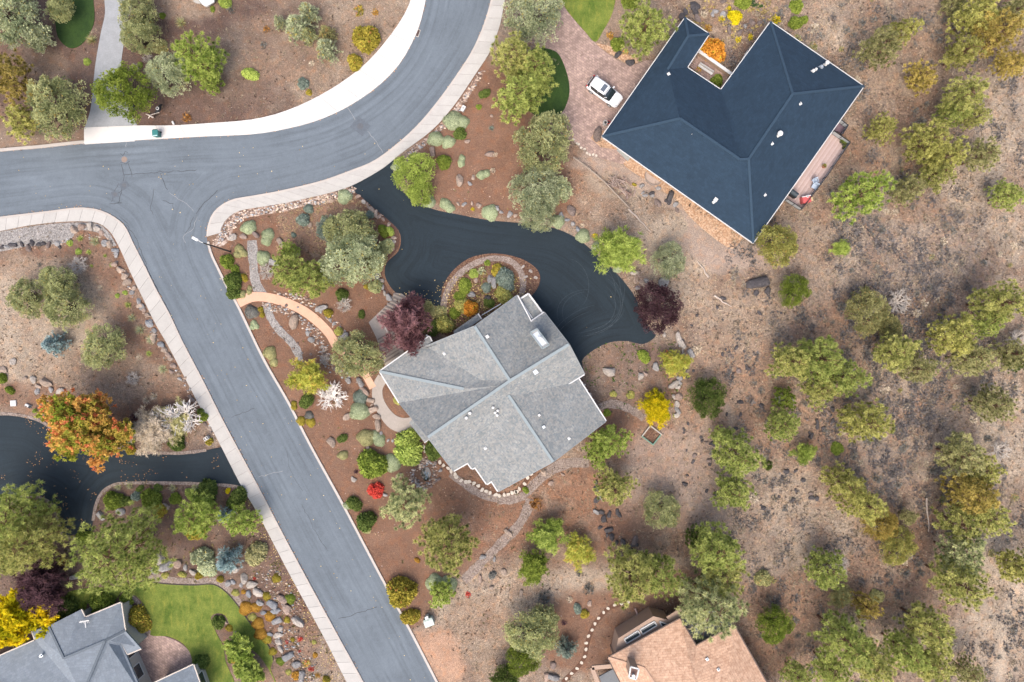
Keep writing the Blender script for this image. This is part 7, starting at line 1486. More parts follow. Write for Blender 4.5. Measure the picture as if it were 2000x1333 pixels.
BIG = [
 (453, 464, 9, 'pale', 'whitish boulder at the left of the corner bed'), (475, 463, 8, 'rosy', 'pinkish boulder touching the first pale cushion'), (499, 459, 8, 'brown', 'dull brown round boulder right of the pinkish one'), (548, 475, 10, 'tan', 'largest tan boulder in the middle of the corner bed'), (534, 513, 10, 'grey', 'pale grey boulder left of the green pines'), (580, 498, 6, 'pale', 'small white boulder above the right green pine'), (605, 440, 6, 'tan', 'tan boulder in dry grass of the corner bed'), (574, 629, 13, 'tan', 'large tan boulder in the garden strip inside the salmon path'), (608, 664, 8, 'grey', 'grey boulder near the end of the inner garden strip'), (600, 651, 6, 'grey', 'upright grey stone above the inner strip boulder'), (627, 602, 11, 'grey', 'grey boulder at the top of the salmon path bend'), (671, 657, 11, 'grey', 'pale grey boulder beside the round dense conifer'),
 (646, 864, 10, 'tan', 'lone tan boulder in mulch by the street'), (676, 816, 9, 'tan', 'elongated tan boulder left of the big pale cushion'), (728, 800, 9, 'tan', 'boulder between cushion and concrete walk'), (735, 815, 8, 'tan', 'boulder hugging the concrete walk'), (738, 831, 11, 'tan', 'big boulder below the concrete walk bend'), (712, 764, 10, 'rosy', 'rosy boulder above the dark-topped cushion'), (703, 748, 9, 'grey', 'grey boulder under the round dense conifer'), (679, 744, 7, 'grey', 'left boulder under the round dense conifer'), (724, 783, 8, 'tan', 'tan boulder right of the dark-topped cushion'), (799, 847, 8, 'rosy', 'orange-tan boulder above the yellow-green leafy shrub'), (691, 937, 6, 'pale', 'white stone left of the mid-green shrub'), (779, 930, 7, 'tan', 'tan upright stone left of the pond'), (719, 877, 7, 'tan', 'boulder under the big yellow-pale cushion'), (752, 967, 5, 'grey', 'dark grey stone right of the red shrub'),
 (845, 296, 9, 'rosy', 'rosy flat boulder near the east sidewalk cushions'), (913, 276, 6, 'rosy', 'rosy stone in the centre of the upper bed'), (957, 301, 9, 'rosy', 'rosy boulder beside the pale straw plant'), (897, 353, 11, 'tan', 'flat pale stone slab in the upper bed'), (918, 359, 5, 'grey', 'round grey stone right of the flat slab'), (924, 347, 5, 'tan', 'narrow pointed stone in the upper bed'), (960, 226, 4, 'rosy', 'small round rosy stone above the spiky plant'), (1006, 360, 8, 'tan', 'tan boulder at the left of the pale junipers'), (1117, 413, 12, 'brown', 'big grey-brown boulder right of the pale junipers'),
 (1297, 550, 15, 'grey', 'large flat grey boulder above the dark purple tree'), (1240, 534, 8, 'pale', 'pale boulder left of the twig stack'), (1242, 546, 7, 'tan', 'tan boulder under the twig stack'), (1254, 553, 6, 'tan', 'small tan boulder in the pile above the dark purple tree'), (1262, 549, 6, 'grey', 'round grey boulder in the pile above the dark purple tree'), (1245, 562, 5, 'grey', 'lowest small boulder beside the driveway edge'),
 (1191, 726, 12, 'pale', 'large pale boulder in the bed right of the grey roof'), (1282, 717, 9, 'grey', 'round grey boulder left of the wispy pale tree'), (1251, 735, 8, 'pale', 'pale boulder in the middle of the right bed'), (1261, 731, 6, 'rosy', 'rosy stone touching the middle pale boulder'), (1316, 752, 10, 'pale', 'pale boulder under the wispy pale tree'), (1326, 775, 10, 'rosy', 'rosy boulder on the right bed edge'), (1322, 790, 7, 'pale', 'pale boulder right of the yellow tree top'), (1323, 802, 8, 'grey', 'grey boulder right of the yellow tree'), (1321, 811, 7, 'pale', 'lowest pale boulder on the right bed edge'), (1325, 660, 10, 'pale', 'pale elongated boulder at the bed top right'), (1332, 672, 10, 'pale', 'second pale boulder at the bed top right'), (1350, 690, 9, 'grey', 'grey boulder beside the big straw plant'), (1298, 655, 5, 'pale', 'small pale stone near the driveway end'),
 (90, 748, 11, 'tan', 'biggest round tan boulder on the west lot'), (72, 766, 7, 'grey', 'grey boulder below the biggest west lot one'), (99, 762, 6, 'grey', 'smaller round boulder right below the biggest west lot one'), (109, 779, 5, 'grey', 'grey stone nearest the autumn maple'), (24, 708, 8, 'pale', 'pale boulder near the left edge'), (64, 742, 9, 'pale', 'flat pale boulder left of the biggest one'), (48, 740, 6, 'tan', 'small tan boulder in the left boulder scatter'), (74, 755, 6, 'tan', 'light tan stone between west lot boulders'), (6, 723, 8, 'tan', 'tan boulder cut by the left edge'), (117, 765, 8, 'pale', 'pale boulder with plants left of the autumn maple'),
 (313, 1093, 13, 'pale', 'pale oval boulder right of the largest round pine'), (322, 1106, 16, 'grey', 'large dark grey boulder right of the largest round pine'), (346, 1103, 12, 'rosy', 'flat tan boulder beside the large dark grey one'), (303, 1115, 10, 'grey', 'grey boulder at the pine edge above the lawn'), (377, 1118, 8, 'pale', 'pale boulder on the lawn-side gravel'), (362, 1109, 6, 'grey', 'grey stone between the gravel boulders'), (145, 1128, 10, 'grey', 'grey boulder between purple tree and the largest pine'), (196, 1008, 9, 'grey', 'grey boulder at the dark driveway spur'), (235, 1000, 10, 'grey', 'large grey boulder above the largest round pine'), (324, 990, 7, 'tan', 'tan boulder in the bed below the driveway'), (461, 1113, 8, 'pale', 'pale boulder under the silvery blue spruce'), (476, 1131, 12, 'pale', 'upper pale boulder of the boulder garden'), (491, 1143, 13, 'pale', 'slanted pale boulder below the upper one'), (503, 1158, 12, 'pale', 'big pale wedge boulder in the boulder garden'), (455, 1137, 7, 'blue', 'blue-grey stone near the gravel bend'), (445, 1140, 9, 'grey', 'grey boulder on the gravel bend'), (471, 1143, 6, 'grey', 'small grey stone between pale boulders'), (486, 1161, 8, 'blue', 'blue-grey boulder right of the tiny amber ball'), (508, 1178, 9, 'grey', 'grey boulder above the lone amber ball'), (531, 1182, 12, 'blue', 'upper blue-grey slab in the boulder garden'), (538, 1194, 10, 'blue', 'lower blue-grey slab in the boulder garden'), (551, 1172, 12, 'rosy', 'upper part of the long mottled boulder'), (559, 1190, 13, 'rosy', 'lower part of the long mottled boulder'), (515, 1198, 7, 'blue', 'blue-grey boulder left of the lone amber ball'), (541, 1214, 12, 'grey', 'round grey boulder below the lone amber ball'), (582, 1215, 14, 'pale', 'large jagged cream boulder near the sidewalk'), (548, 1228, 8, 'pale', 'white boulder below the round grey one'), (543, 1242, 10, 'pale', 'white flat boulder in the boulder chain'), (545, 1255, 9, 'pale', 'rounded white boulder in the boulder chain'), (548, 1268, 8, 'pale', 'round cream boulder in the boulder chain'), (561, 1283, 12, 'blue', 'blue-grey sloping boulder right of the green ball'), (577, 1299, 11, 'grey', 'squarish pale grey boulder near the bottom'), (589, 1322, 13, 'grey', 'tall grey boulder at the bottom edge'), (526, 1240, 7, 'blue', 'blue-grey stone right of the lowest amber ball'), (459, 1240, 6, 'pale', 'round cream stone in the lawn island bed'), (457, 1218 + 30, 4, 'pale', 'white small stone in the lawn island bed'), (441, 1216, 5, 'rosy', 'rosy stone near the top of the lawn island bed'),
 (993, 1041, 9, 'tan', 'big tan boulder at the gravel path bend on the south slope'), (943, 1089, 7, 'grey', 'grey boulder left of the gravel path'), (938, 1131, 7, 'rosy', 'orange-tan boulder at the gravel path foot'), (966, 1093, 5, 'grey', 'dark small stone right of the gravel path'), (1062, 924, 8, 'tan', 'tan boulder beside the grey roof and gravel path'), (1075, 945, 7, 'rosy', 'orange-tan boulder on the gravel path edge'), (1099, 927, 4, 'rosy', 'small orange stone right of the gravel path'), (1080, 1300, 9, 'brown', 'brown boulder beside the bottom small conifer'), (1067, 1322, 8, 'rosy', 'rosy-brown boulder near the bottom edge'), (1080, 1324, 12, 'grey', 'large grey boulder at the bottom edge'), (984, 1118, 8, 'tan', 'tan boulder cluster right of the orange-tan one'), (960, 1148, 6, 'tan', 'small tan boulder in brush below the gravel path'), (1152, 1180, 6, 'rosy', 'rosy stone below the round grey bush'), (1018, 1160, 7, 'tan', 'tan stone left of the dark grey brush'), (1404, 262 - 900, 0, 'tan', ''),
 (1482, 553, 19, 'lava', 'largest dark lava rock in pale dirt below the black roof'), (1500, 568, 8, 'lava', 'dark rock right below the largest lava rock'), (1477, 573, 7, 'lava', 'dark rock below the largest lava rock'), (1310, 383, 10, 'lava', 'dark round rock against the orange bark below the black roof'), (1168, 262, 13, 'brown', 'dark grey oblong boulder at the left tip of the black roof'), (1286, 368, 5, 'grey', 'small grey rock on the orange bark edge'), (1207, 106, 8, 'lava', 'dark flat rock at the paver driveway notch'), (1232, 122, 9, 'lava', 'dark rock beside the orange-red shrub'),
 (930, 548, 5, 'rosy', 'round pinkish stone in the driveway island'), (921, 576, 8, 'grey', 'pointed grey rock in the driveway island'), (953, 583, 9, 'lava', 'dark square rock in the lower island'), (957, 545, 9, 'grey', 'grey jagged rock in the upper island'), (965, 552, 10, 'grey', 'grey flat rock beside the jagged one'), (903, 562, 6, 'grey', 'grey stone on the left of the island'), (1021, 521, 4, 'pale', 'topmost white stone at the right end of the island'), (1036, 530, 4, 'pale', 'second white stone at the right end of the island'), (1027, 541, 4, 'pale', 'lower left white stone at the right end of the island'), (1046, 543, 4, 'pale', 'lower right white stone at the right end of the island'),
]
random.seed(31)
for (px, py, r, c, lb) in BIG:
    if r: rock(px, py, r * (.86 if px < 620 and py > 1120 else 1), c, lb, 'boulders')
row([(0, 486), (28, 480), (60, 478), (95, 476), (118, 480)], 9.5, 4.5, 7.5, ['brown', 'grey', 'lava'], 'dark rounded rock in the border between grey gravel and the west bed', 'dark border rocks of the west bed', 2.5)
row([(146, 446), (165, 440), (185, 448), (200, 455)], 11, 6, 9, ['pale', 'rosy', 'tan'], 'pale boulder in the arc at the west corner sidewalk', 'pale boulders of the west corner arc', 3)
row([(205, 470), (222, 486), (228, 508), (238, 535), (252, 560), (260, 582), (272, 600)], 11, 5.5, 9, ['grey', 'tan', 'rosy', 'blue'], 'mixed boulder of the upper edging along the west sidewalk', 'upper edging boulders along the west sidewalk', 3.5)
row([(270, 598), (284, 618), (292, 640), (306, 660), (320, 684), (332, 700), (342, 722)], 10, 5, 8.5, ['grey', 'tan', 'rosy', 'blue'], 'mixed boulder of the middle edging along the west sidewalk', 'middle edging boulders along the west sidewalk', 3.5)
row([(345, 728), (360, 750), (372, 775), (388, 800), (400, 825), (412, 845)], 9, 3.5, 6, ['grey', 'brown', 'tan'], 'small dark rock of the lower edging along the west sidewalk', 'lower edging rocks along the west sidewalk', 3.5)
row([(700, 388), (720, 404), (738, 420), (758, 440)], 9, 4, 7, ['pale', 'rosy', 'tan'], 'flat pale stone of the upper driveway-side edging in the corner bed', 'upper driveway-side edging stones', 1.5)
row([(768, 455), (770, 478), (758, 496), (744, 508)], 9, 4, 6.5, ['rosy', 'tan', 'pale'], 'tan stone of the middle driveway-side edging in the corner bed', 'middle driveway-side edging stones', 1.5)
row([(736, 540), (744, 556), (754, 572), (760, 584)], 9, 5, 9, ['grey', 'blue', 'pale'], 'grey slab of the lower driveway-side edging above the steps', 'lower driveway-side edging slabs', 1.5)
row([(893, 402), (915, 400), (938, 402), (975, 412), (1008, 418)], 8, 4, 6.5, ['rosy', 'tan', 'grey'], 'rosy rock in the wall along the top edge of the dark driveway', 'rosy wall rocks along the dark driveway', 3)
row([(1100, 424), (1114, 436), (1128, 444)], 8, 4, 7, ['grey', 'pale', 'blue'], 'grey rock in the short wall left of the perfectly round cushion', 'short wall rocks by the round cushion', 2.5)
row([(1322, 672), (1336, 700), (1338, 730), (1330, 752), (1318, 770)], 10, 4, 7.5, ['pale', 'tan', 'grey'], 'pale rock of the right bed edging below the dark purple tree', 'right bed edging rocks', 3.5)
row([(1340, 30), (1352, 15), (1362, 28), (1350, 2)], 8, 5, 9, ['lava', 'brown'], 'dark rock in the pile above the left tip of the black roof', 'dark rock pile above the black roof', 5)
row([(1250, 375), (1280, 388), (1300, 400), (1325, 405)], 7, 3.5, 7, ['brown', 'lava', 'grey'], 'dark rock in the pile below the orange bark strip', 'dark rock pile below the bark strip', 6)
row([(1160, 945), (1165, 985), (1180, 1010), (1215, 1000)], 10, 4, 8, ['lava', 'lava', 'grey'], 'dark lava rock around the yellow-green slope pine', 'lava rocks by the slope pine', 5)
row([(1175, 1030), (1190, 1050), (1215, 1062), (1245, 1070), (1205, 1085)], 8, 4, 9, ['lava', 'lava', 'brown'], 'dark lava rock of the outcrop above the tufted pine', 'lava outcrop rocks', 8)
row([(1415, 40), (1440, 62), (1470, 45), (1400, 20)], 9, 4, 8, ['grey', 'brown'], 'grey rock among the yellow bushes above the roof notch', 'rocks among the yellow bushes', 8)
row([(690, 730), (715, 755), (728, 790), (742, 830), (752, 850), (770, 880)], 13, 2.5, 4.5, ['grey', 'tan', 'rosy'], 'small stone along the mulch side of the concrete walk', 'small stones by the concrete walk', 6)
row([(808, 915), (805, 935), (822, 950), (848, 945), (856, 920), (850, 905), (815, 900)], 10, 2.6, 5.5, ['grey', 'brown', 'pale'], 'stone in the ring around the small pond', 'stones ringing the pond', 4)
row([(540, 600), (560, 606), (590, 625), (610, 650), (625, 680), (640, 705), (660, 720)], 7, 2.2, 4.5, ['grey', 'pale', 'brown'], 'small stone in the strip on the inner side of the salmon path', 'stones inside the salmon path', 7)
row([(560, 578), (590, 582), (615, 596), (640, 618), (660, 642)], 7, 2.2, 4.5, ['grey', 'pale', 'rosy'], 'small stone on the upper side of the salmon path', 'stones above the salmon path', 4)
row([(545, 640), (560, 662), (592, 690), (598, 712)], 8, 2.0, 3.6, ['grey', 'brown'], 'small dark stone edging the lower grey gravel bed', 'stones edging the lower gravel bed', 6)

# stepping stones laid in strips
def stones(name, pts, step, r0, r1, col, bedmat, w=12):
    P = resample(spline(pts, 4), max(2, int(plen(spline(pts, 4)) / step))); o, _ = ribbon(name, pts, w, .022, bedmat)
    cm = simple('stepping_stone', (.58, .52, .44), .8, var=.15, scale=3)
    for p in P:
        q = [(math.cos(a_) * random.uniform(r0, r1) * S, math.sin(a_) * random.uniform(r0, r1) * S * .8) for a_ in np.arange(0, 6.28, .9)]; c = W(p[0] + random.gauss(0, 1), p[1] + random.gauss(0, 1)); rz = random.uniform(0, 3)
        mb = MB(); mb.prism([(c.x + x * math.cos(rz) - y * math.sin(rz), c.y + x * math.sin(rz) + y * math.cos(rz)) for x, y in q], .015, .075); mb.build('stone', cm, o)
MM = simple('mulch_strip', (.13, .066, .043), .95, var=.45, scale=9)
stones('stepping_stone_path', [(828, 873), (836, 888), (850, 900), (868, 910), (884, 922), (900, 938), (925, 945), (945, 958), (965, 966), (990, 967), (1010, 960)], 8.5, 3, 5.5, None, MM, 9)
stones('stepping_stone_path', [(1008, 962), (1022, 948), (1034, 930), (1046, 918)], 9, 3, 5.5, None, MM, 9)
stones('stepping_stone_path', [(1130, 735), (1140, 752), (1150, 768), (1158, 782)], 5.5, 2.2, 3.6, None, MM, 6)
stones('stepping_stone_path', [(1228, 1175), (1205, 1182), (1190, 1188), (1172, 1206), (1160, 1222), (1152, 1240), (1146, 1262), (1142, 1283), (1130, 1302), (1112, 1320), (1098, 1335)], 12.5, 2.8, 4.4, None, MM, 9)
stones('stepping_stone_path', [(1122, 274), (1135, 288), (1152, 301), (1165, 306)], 6, 2.4, 3.4, None, M_gr_tan, 6)

# ------------------------------------------------------------------ dry brush, litter, leaves
def poly_any(P, boxes): 
    m = np.zeros(len(P), bool)
    for (x0, y0, x1, y1) in boxes: m |= (P[:, 0] > x0) & (P[:, 0] < x1) & (P[:, 1] > y0) & (P[:, 1] < y1)
    return m
roofs = [np.array([(v[0], v[1]) for v in (bV[0], bV[1], bV[2], bV[3], bV[4], bV[5], bV[6], bV[7])]), np.array([(742, 722), (838, 658), (927, 638), (1032, 573), (1111, 673), (1183, 823), (973, 960), (835, 857)]), np.array([(1188, 1285), (1328, 1209), (1437, 1228), (1530, 1392), (1200, 1400)]), np.array([(-60, 1308), (158, 1180), (236, 1170), (290, 1262), (402, 1300), (402, 1400), (-60, 1400)])]
hard = [road_poly, main_drive_poly, np.vstack([ld_top, ld_bot, ld_b2]), pav, np.array([(1600, 230), (1665, 230), (1665, 290), (1566, 415), (1530, 395)]), np.vstack([win, cut(west_edge, (-60, 432), (745, 1400))[::-1]]), np.vstack([ein, cut(east_edge, (972, -60), (404, 462))[::-1]]), np.vstack([nin, cut(north_edge, (165, 281), (842, -60))]) if False else np.vstack([nin, cut(north_edge, (165, 281), (842, -60))[::-1]]), np.array([(160, 282), (205, -60), (270, -60), (236, 133), (280, 282)]), big_lawn, np.array([(1056, 92), (1114, 160), (1090, 230), (1020, 225), (1020, 130)]), np.array([(1092, -60), (1104, 15), (1163, 85), (1200, 0), (1204, -60)]), np.array([(100, -50), (112, 80), (140, 96), (184, 50), (180, -50)]),
        np.array([(255, 1262), (262, 1245), (330, 1246), (377, 1290), (350, 1345), (280, 1345)]), np.array([(462, 585), (520, 570), (590, 595), (660, 670), (735, 755), (700, 745), (640, 670), (580, 620), (490, 605)]), np.array([(720, 625), (770, 570), (805, 585), (790, 700), (750, 720)]), np.array([(728, 740), (745, 735), (760, 800), (815, 815), (810, 850), (750, 835), (728, 790)])]
def free(P):
    m = np.ones(len(P), bool)
    for h in roofs + hard: m &= ~inside(h, P)
    return m
g = np.random.default_rng(9)
# individually placed brush on the dry eastern slope
c_ = g.uniform((1330, -20), (2020, 1350), (2600, 2)); dens = vnoise(c_, 80, 300); dens2 = np.clip(vnoise(c_, 260, 320) * 1.2, 0, 1)
sc = dens * .7 + g.random(len(c_)) * .5 + ((c_[:, 0] > 1500) * .12) + (((c_[:, 0] > 1640) & (c_[:, 1] > 400) & (c_[:, 1] < 1000)) * .12) - ((c_[:, 0] < 1450) * .15)
c_ = c_[free(c_)]; sc = sc[:len(c_)]; order = np.argsort(-(vnoise(c_, 80, 300) * .7 + g.random(len(c_)) * .5 + ((c_[:, 0] > 1640) & (c_[:, 1] > 400) & (c_[:, 1] < 1000)) * .12 - (c_[:, 0] < 1470) * .25)); pts = []
for i in order:
    p = c_[i]
    if all((p[0] - q[0]) ** 2 + (p[1] - q[1]) ** 2 > 15 ** 2 for q in pts): pts.append(p)
    if len(pts) >= 285: break
LM = [(1690, 608, 'the half-dead olive tree'), (1680, 380, 'the big lime pine'), (1515, 480, 'the roof-corner tree'), (1550, 568, 'the dark-centred small tree'), (1590, 715, 'the mid forest cluster'), (1440, 915, 'the lone slope pine'), (1690, 825, 'the central yellow-green pine'), (1700, 1000, 'the diagonal tree row'), (1895, 985, 'the right-hand belt'), (1612, 1112, 'the pine with bleached branches'), (1692, 1185, 'the rusty-orange pine'), (1510, 1218, 'the dark-centred juniper'), (1380, 775, 'the dark open juniper'), (1292, 995, 'the compact juniper'), (1720, 250, 'the orange-flecked pine'), (1722, 92, 'the olive pine'), (1885, 205, 'the paired green pines'), (1965, 382, 'the small long-trunked pine'), (1860, 665, 'the yellow-green trunked pine'), (1940, 790, 'the right-edge olive pine'), (1650, 1270, 'the bottom right pines'), (1830, 1250, 'the bare-trunked pine'), (1940, 1240, 'the dirt track'), (1482, 553, 'the large lava rock'), (1960, 590, 'the red-trunked pine'), (1770, 705, 'the clearing pair'), (1570, 886, 'the airy small tree'), (1400, 1120, 'the tall pine group')]
def where(x, y):
    l = min(LM, key=lambda q: (q[0] - x) ** 2 + (q[1] - y) ** 2); dx, dy = x - l[0], y - l[1]; d = math.hypot(dx, dy)
    v = ('upper ' if dy < 0 else 'lower ') if abs(dy) > .42 * abs(dx) and abs(dx) > .42 * abs(dy) else ''
    dr = (v + ('right of ' if dx > 0 else 'left of ')) if (v or abs(dx) > abs(dy)) else ('below ' if dy > 0 else 'above ')
    return ('close by, ' if d < 45 else ('well away, ' if d > 95 else '')) + dr + l[2]
for k_, p in enumerate(pts):
    r = g.uniform(7, 15); q = g.random(); col, cw = ('sage', 'dark grey') if q < .5 else (('grey', 'pale grey') if q < .72 else (('straw', 'straw-coloured') if q < .85 else ('dull', 'olive')))
    shrub(p[0], p[1], r, 'scrub', col, ('wide ' if r > 12 else 'small ' if r < 9 else 'mid-sized ') + cw + ' dry brush ' + where(*p), 'dry_brush', 'shrub', .65, group='dry brush on the slope')
# small lava stones on the slope between
c_ = g.uniform((1330, 520), (1640, 1000), (400, 2)); c_ = c_[free(c_)]; c_ = c_[np.argsort(-vnoise(c_, 60, 400))][:95]
for p in c_:
    r = g.uniform(2.5, 6.5); rock(p[0], p[1], r, 'lava' if g.random() < .8 else 'brown', ('larger ' if r > 5 else 'tiny ' if r < 3.6 else 'small ') + 'dark lava stone ' + where(*p), 'lava stones scattered on the slope', name='rock')

def scatter(name, n, fn, box, keep, mat, seed, col=None):
    """one mesh of many small pieces; fn(points, rng) gives verts, faces, var"""
    g = np.random.default_rng(seed); P = g.uniform(box[:2], box[2:], (n, 2)); P = P[keep(P, g)]
    X = np.c_[(P[:, 0] - 1000) * S, (666.5 - P[:, 1]) * S, np.array([ground_z(*p) for p in P])]
    V, F, A = fn(X, g, P)
    if F.shape[1] == 4: F = np.r_[F[:, :3], F[:, [0, 2, 3]]]
    me = np_mesh(name, V, F, mat); vcol(me, 'var', A); o = link(bpy.data.objects.new(name, me)); o['kind'] = 'stuff'; return o
wild = lambda P, g: free(P) & (np.array([coarse_at(*p) for p in P]) > g.uniform(.15, .75, len(P)))
coarse_g = coarse.reshape(ny, nx)
def coarse_at(px, py): return coarse_g[int(np.clip(np.searchsorted(gy, py), 0, ny - 1)), int(np.clip(np.searchsorted(gx, px), 0, nx - 1))]
def f_tuft(X, g, P):
    D = np.tile([0, 0, 1.0], (len(X), 1)) + g.normal(0, .25, (len(X), 3)); D /= np.linalg.norm(D, axis=1)[:, None]
    return blades(X, D, 9, g.uniform(.14, .42, len(X)), .045, 1.1, g, 'tri', np.clip(vnoise(P, 40, 66) * .7 + g.random(len(P)) * .4, 0, 1), (g.random(len(P)) < .15) * 1.0)
scatter('dry_grass', 26000, f_tuft, (-60, -60, 2060, 1400), wild, foliage((.16, .12, .085), (.46, .38, .27), (.10, .07, .06), .2), 21)
def f_dark(X, g, P):
    D = np.tile([0, 0, .6], (len(X), 1)) + g.normal(0, .4, (len(X), 3)); D /= np.linalg.norm(D, axis=1)[:, None]
    return blades(X, D, 12, g.uniform(.12, .38, len(X)), .06, 1.2, g, 'tri', g.random(len(X)))
scatter('ground_cover', 9000, f_dark, (1180, -60, 2060, 1400), lambda P, g: wild(P, g) & (vnoise(P, 45, 500) > .48), foliage((.085, .07, .06), (.23, .20, .17), None, .2), 22)
def clumpy(P, g, box, n, rad=7):
    c = g.uniform(box[:2], box[2:], (n, 2)); c = c[vnoise(c, 110, 640) + g.random(len(c)) * .25 > .58]; i = g.integers(0, len(c), len(P)); return c[i] + g.normal(0, rad * .5, (len(P), 2)) * np.array([.8, 1.2])
def scatter_clumps(name, n, nc, fn, box, mat, seed, rad):
    g = np.random.default_rng(seed); P = clumpy(np.zeros((n, 2)), g, box, nc, rad); P = P[free(P)]
    X = np.c_[(P[:, 0] - 1000) * S, (666.5 - P[:, 1]) * S, np.array([ground_z(*p) for p in P])]; V, F, A = fn(X, g, P); me = np_mesh(name, V, F, mat); vcol(me, 'var', A); o = link(bpy.data.objects.new(name, me)); o['kind'] = 'stuff'
scatter_clumps('ground_cover', 17000, 640, f_dark, (1420, -40, 2050, 1380), foliage((.105, .098, .098), (.26, .245, .235), None, .2), 61, 13)
scatter_clumps('ground_cover', 8000, 260, f_dark, (1620, 380, 1860, 1000), foliage((.095, .09, .095), (.23, .215, .215), None, .2), 62, 13)
scatter_clumps('dry_grass', 5000, 500, f_tuft, (1420, -40, 2050, 1380), foliage((.20, .16, .12), (.52, .45, .34), None, .2), 63, 9)
scatter('dry_grass', 17000, f_tuft, (1300, -60, 2060, 1400), wild, foliage((.22, .155, .105), (.56, .45, .33), (.12, .09, .08), .2), 64)
scatter('ground_cover', 1500, f_dark, (1335, -20, 1520, 95), lambda P, g: free(P) & (vnoise(P, 18, 520) > .5), foliage((.30, .24, .10), (.62, .50, .18), (.75, .55, .03), .2), 65)
scatter('ground_cover', 2600, f_dark, (130, 940, 640, 1333), lambda P, g: free(P) & (vnoise(P, 20, 530) > .54), foliage((.10, .10, .04), (.32, .27, .11), (.5, .3, .1), .2), 66)
scatter('ground_cover', 1600, f_dark, (420, 370, 1010, 1230), lambda P, g: free(P) & (vnoise(P, 16, 531) > .62), foliage((.12, .11, .05), (.34, .29, .14), None, .2), 67)
scatter('ground_cover', 900, f_dark, (780, 590, 900, 680), lambda P, g: free(P), foliage((.08, .09, .04), (.30, .26, .10), None, .2), 68)
scatter('dry_grass', 900, f_tuft, (540, 385, 740, 500), lambda P, g: free(P) & (vnoise(P, 14, 532) > .45), foliage((.28, .21, .13), (.60, .47, .28), None, .2), 69)
scatter('ground_cover', 3000, f_dark, (-60, -60, 1200, 1400), lambda P, g: wild(P, g) & (vnoise(P, 45, 500) > .5), foliage((.075, .05, .04), (.15, .12, .08), None, .2), 23)
scatter('ground_cover', 420, f_dark, (1140, 660, 1330, 800), lambda P, g: free(P) & (vnoise(P, 16, 510) > .48), foliage((.04, .08, .02), (.13, .19, .05), None, .2), 24)
scatter('ground_cover', 1300, f_dark, (860, 505, 1015, 660), lambda P, g: inside(spline([(880, 640), (875, 600), (885, 560), (905, 535), (940, 518), (985, 518), (1010, 545), (1005, 580), (985, 610), (930, 640)], 8, True), P), foliage((.10, .16, .03), (.42, .38, .09), (.6, .3, .04), .3), 25)
def f_peb(X, g, P):
    n = len(X); r = g.uniform(.04, .11, n); a = g.uniform(0, 6.28, n); V = []; 
    T = np.stack([np.stack([np.cos(a + k * 2.1) * r, np.sin(a + k * 2.1) * r * .8, np.full(n, .01)], 1) for k in range(3)] + [np.stack([g.normal(0, .01, n), g.normal(0, .01, n), r * .75], 1)], 1) + X[:, None, :]
    F = np.concatenate([np.arange(n)[:, None] * 4 + np.array(f) for f in ((0, 1, 3), (1, 2, 3), (2, 0, 3))]); return T.reshape(-1, 3), F, np.repeat(np.c_[g.random(n), g.random(n), np.zeros(n)], 4, 0)
M_pebm = foliage((.18, .145, .13), (.48, .42, .37), None, .0)
scatter('pebbles', 9000, f_peb, (-60, -60, 2060, 1400), wild, M_pebm, 31)
scatter('pebbles', 6000, f_peb, (-60, -60, 1350, 1400), lambda P, g: free(P) & (vnoise(P, 26, 800) > .56), M_pebm, 32)
# cobbles in the river-rock strips
SALM = spline([(462, 592), (490, 581), (520, 581), (555, 590), (590, 606), (620, 628), (643, 652), (660, 680), (690, 700), (712, 730), (728, 758)], 6)
def near(line, w): return lambda P, g: (seg_dist(line, P) < w * g.uniform(.3, 1, len(P)))
def f_cob(X, g, P):
    X = X.copy(); n = len(X); r = g.uniform(.06, .17, n); a = g.uniform(0, 6.28, n); ring = [np.stack([np.cos(a + k * 1.2566) * r * 1.15, np.sin(a + k * 1.2566) * r * .85, np.full(n, .02)], 1) for k in range(5)]; top = [np.stack([np.cos(a + k * 1.2566 + .3) * r * .6, np.sin(a + k * 1.2566 + .3) * r * .45, r * .7], 1) for k in range(5)]
    T = np.stack(ring + top, 1) + X[:, None, :]; fs = []
    for k in range(5): fs += [(k, (k + 1) % 5, 5 + k), ((k + 1) % 5, 5 + (k + 1) % 5, 5 + k)]
    fs += [(5, 6, 7), (5, 7, 8), (5, 8, 9)]; F = np.concatenate([np.arange(n)[:, None] * 10 + np.array(f) for f in fs]); return T.reshape(-1, 3), F, np.repeat(np.c_[g.random(n), g.random(n), (g.random(n) < .25) * 1.0], 10, 0)
M_cob = foliage((.17, .12, .10), (.44, .35, .28), (.28, .29, .30), .0)
for (pts, w, n, bx, sd) in ((spline([(425, 470), (450, 442), (480, 420), (553, 406), (605, 396), (650, 386), (688, 372)], 6), 9, 2600, (400, 360, 700, 500), 41), (spline([(800, 300), (850, 262), (890, 220), (942, 142)], 6), 6, 900, (780, 120, 960, 320), 42), (spline([(520, 592), (560, 604), (600, 632), (625, 672), (645, 710), (670, 725)], 6), 15, 1100, (510, 580, 700, 740), 43), (spline([(540, 574), (590, 584), (640, 615), (668, 650)], 6), 9, 500, (530, 560, 690, 670), 44),
                           (spline([(0, 482), (100, 480), (200, 462), (232, 520), (280, 615), (340, 720), (420, 850)], 6), 9, 1300, (-10, 430, 430, 870), 45), (spline([(825, 905), (805, 930), (830, 950), (852, 925), (830, 900)], 6), 8, 300, (790, 890, 870, 960), 46), (spline([(520, 1130), (560, 1180), (560, 1240), (600, 1320)], 6), 34, 500, (470, 1100, 650, 1333), 47)):
    scatter('river_cobbles', n * 3, f_cob, bx, (lambda P, g, pts=pts, w=w: near(pts, w)(P, g) & (seg_dist(SALM, P) > 10.5)), M_cob, sd)
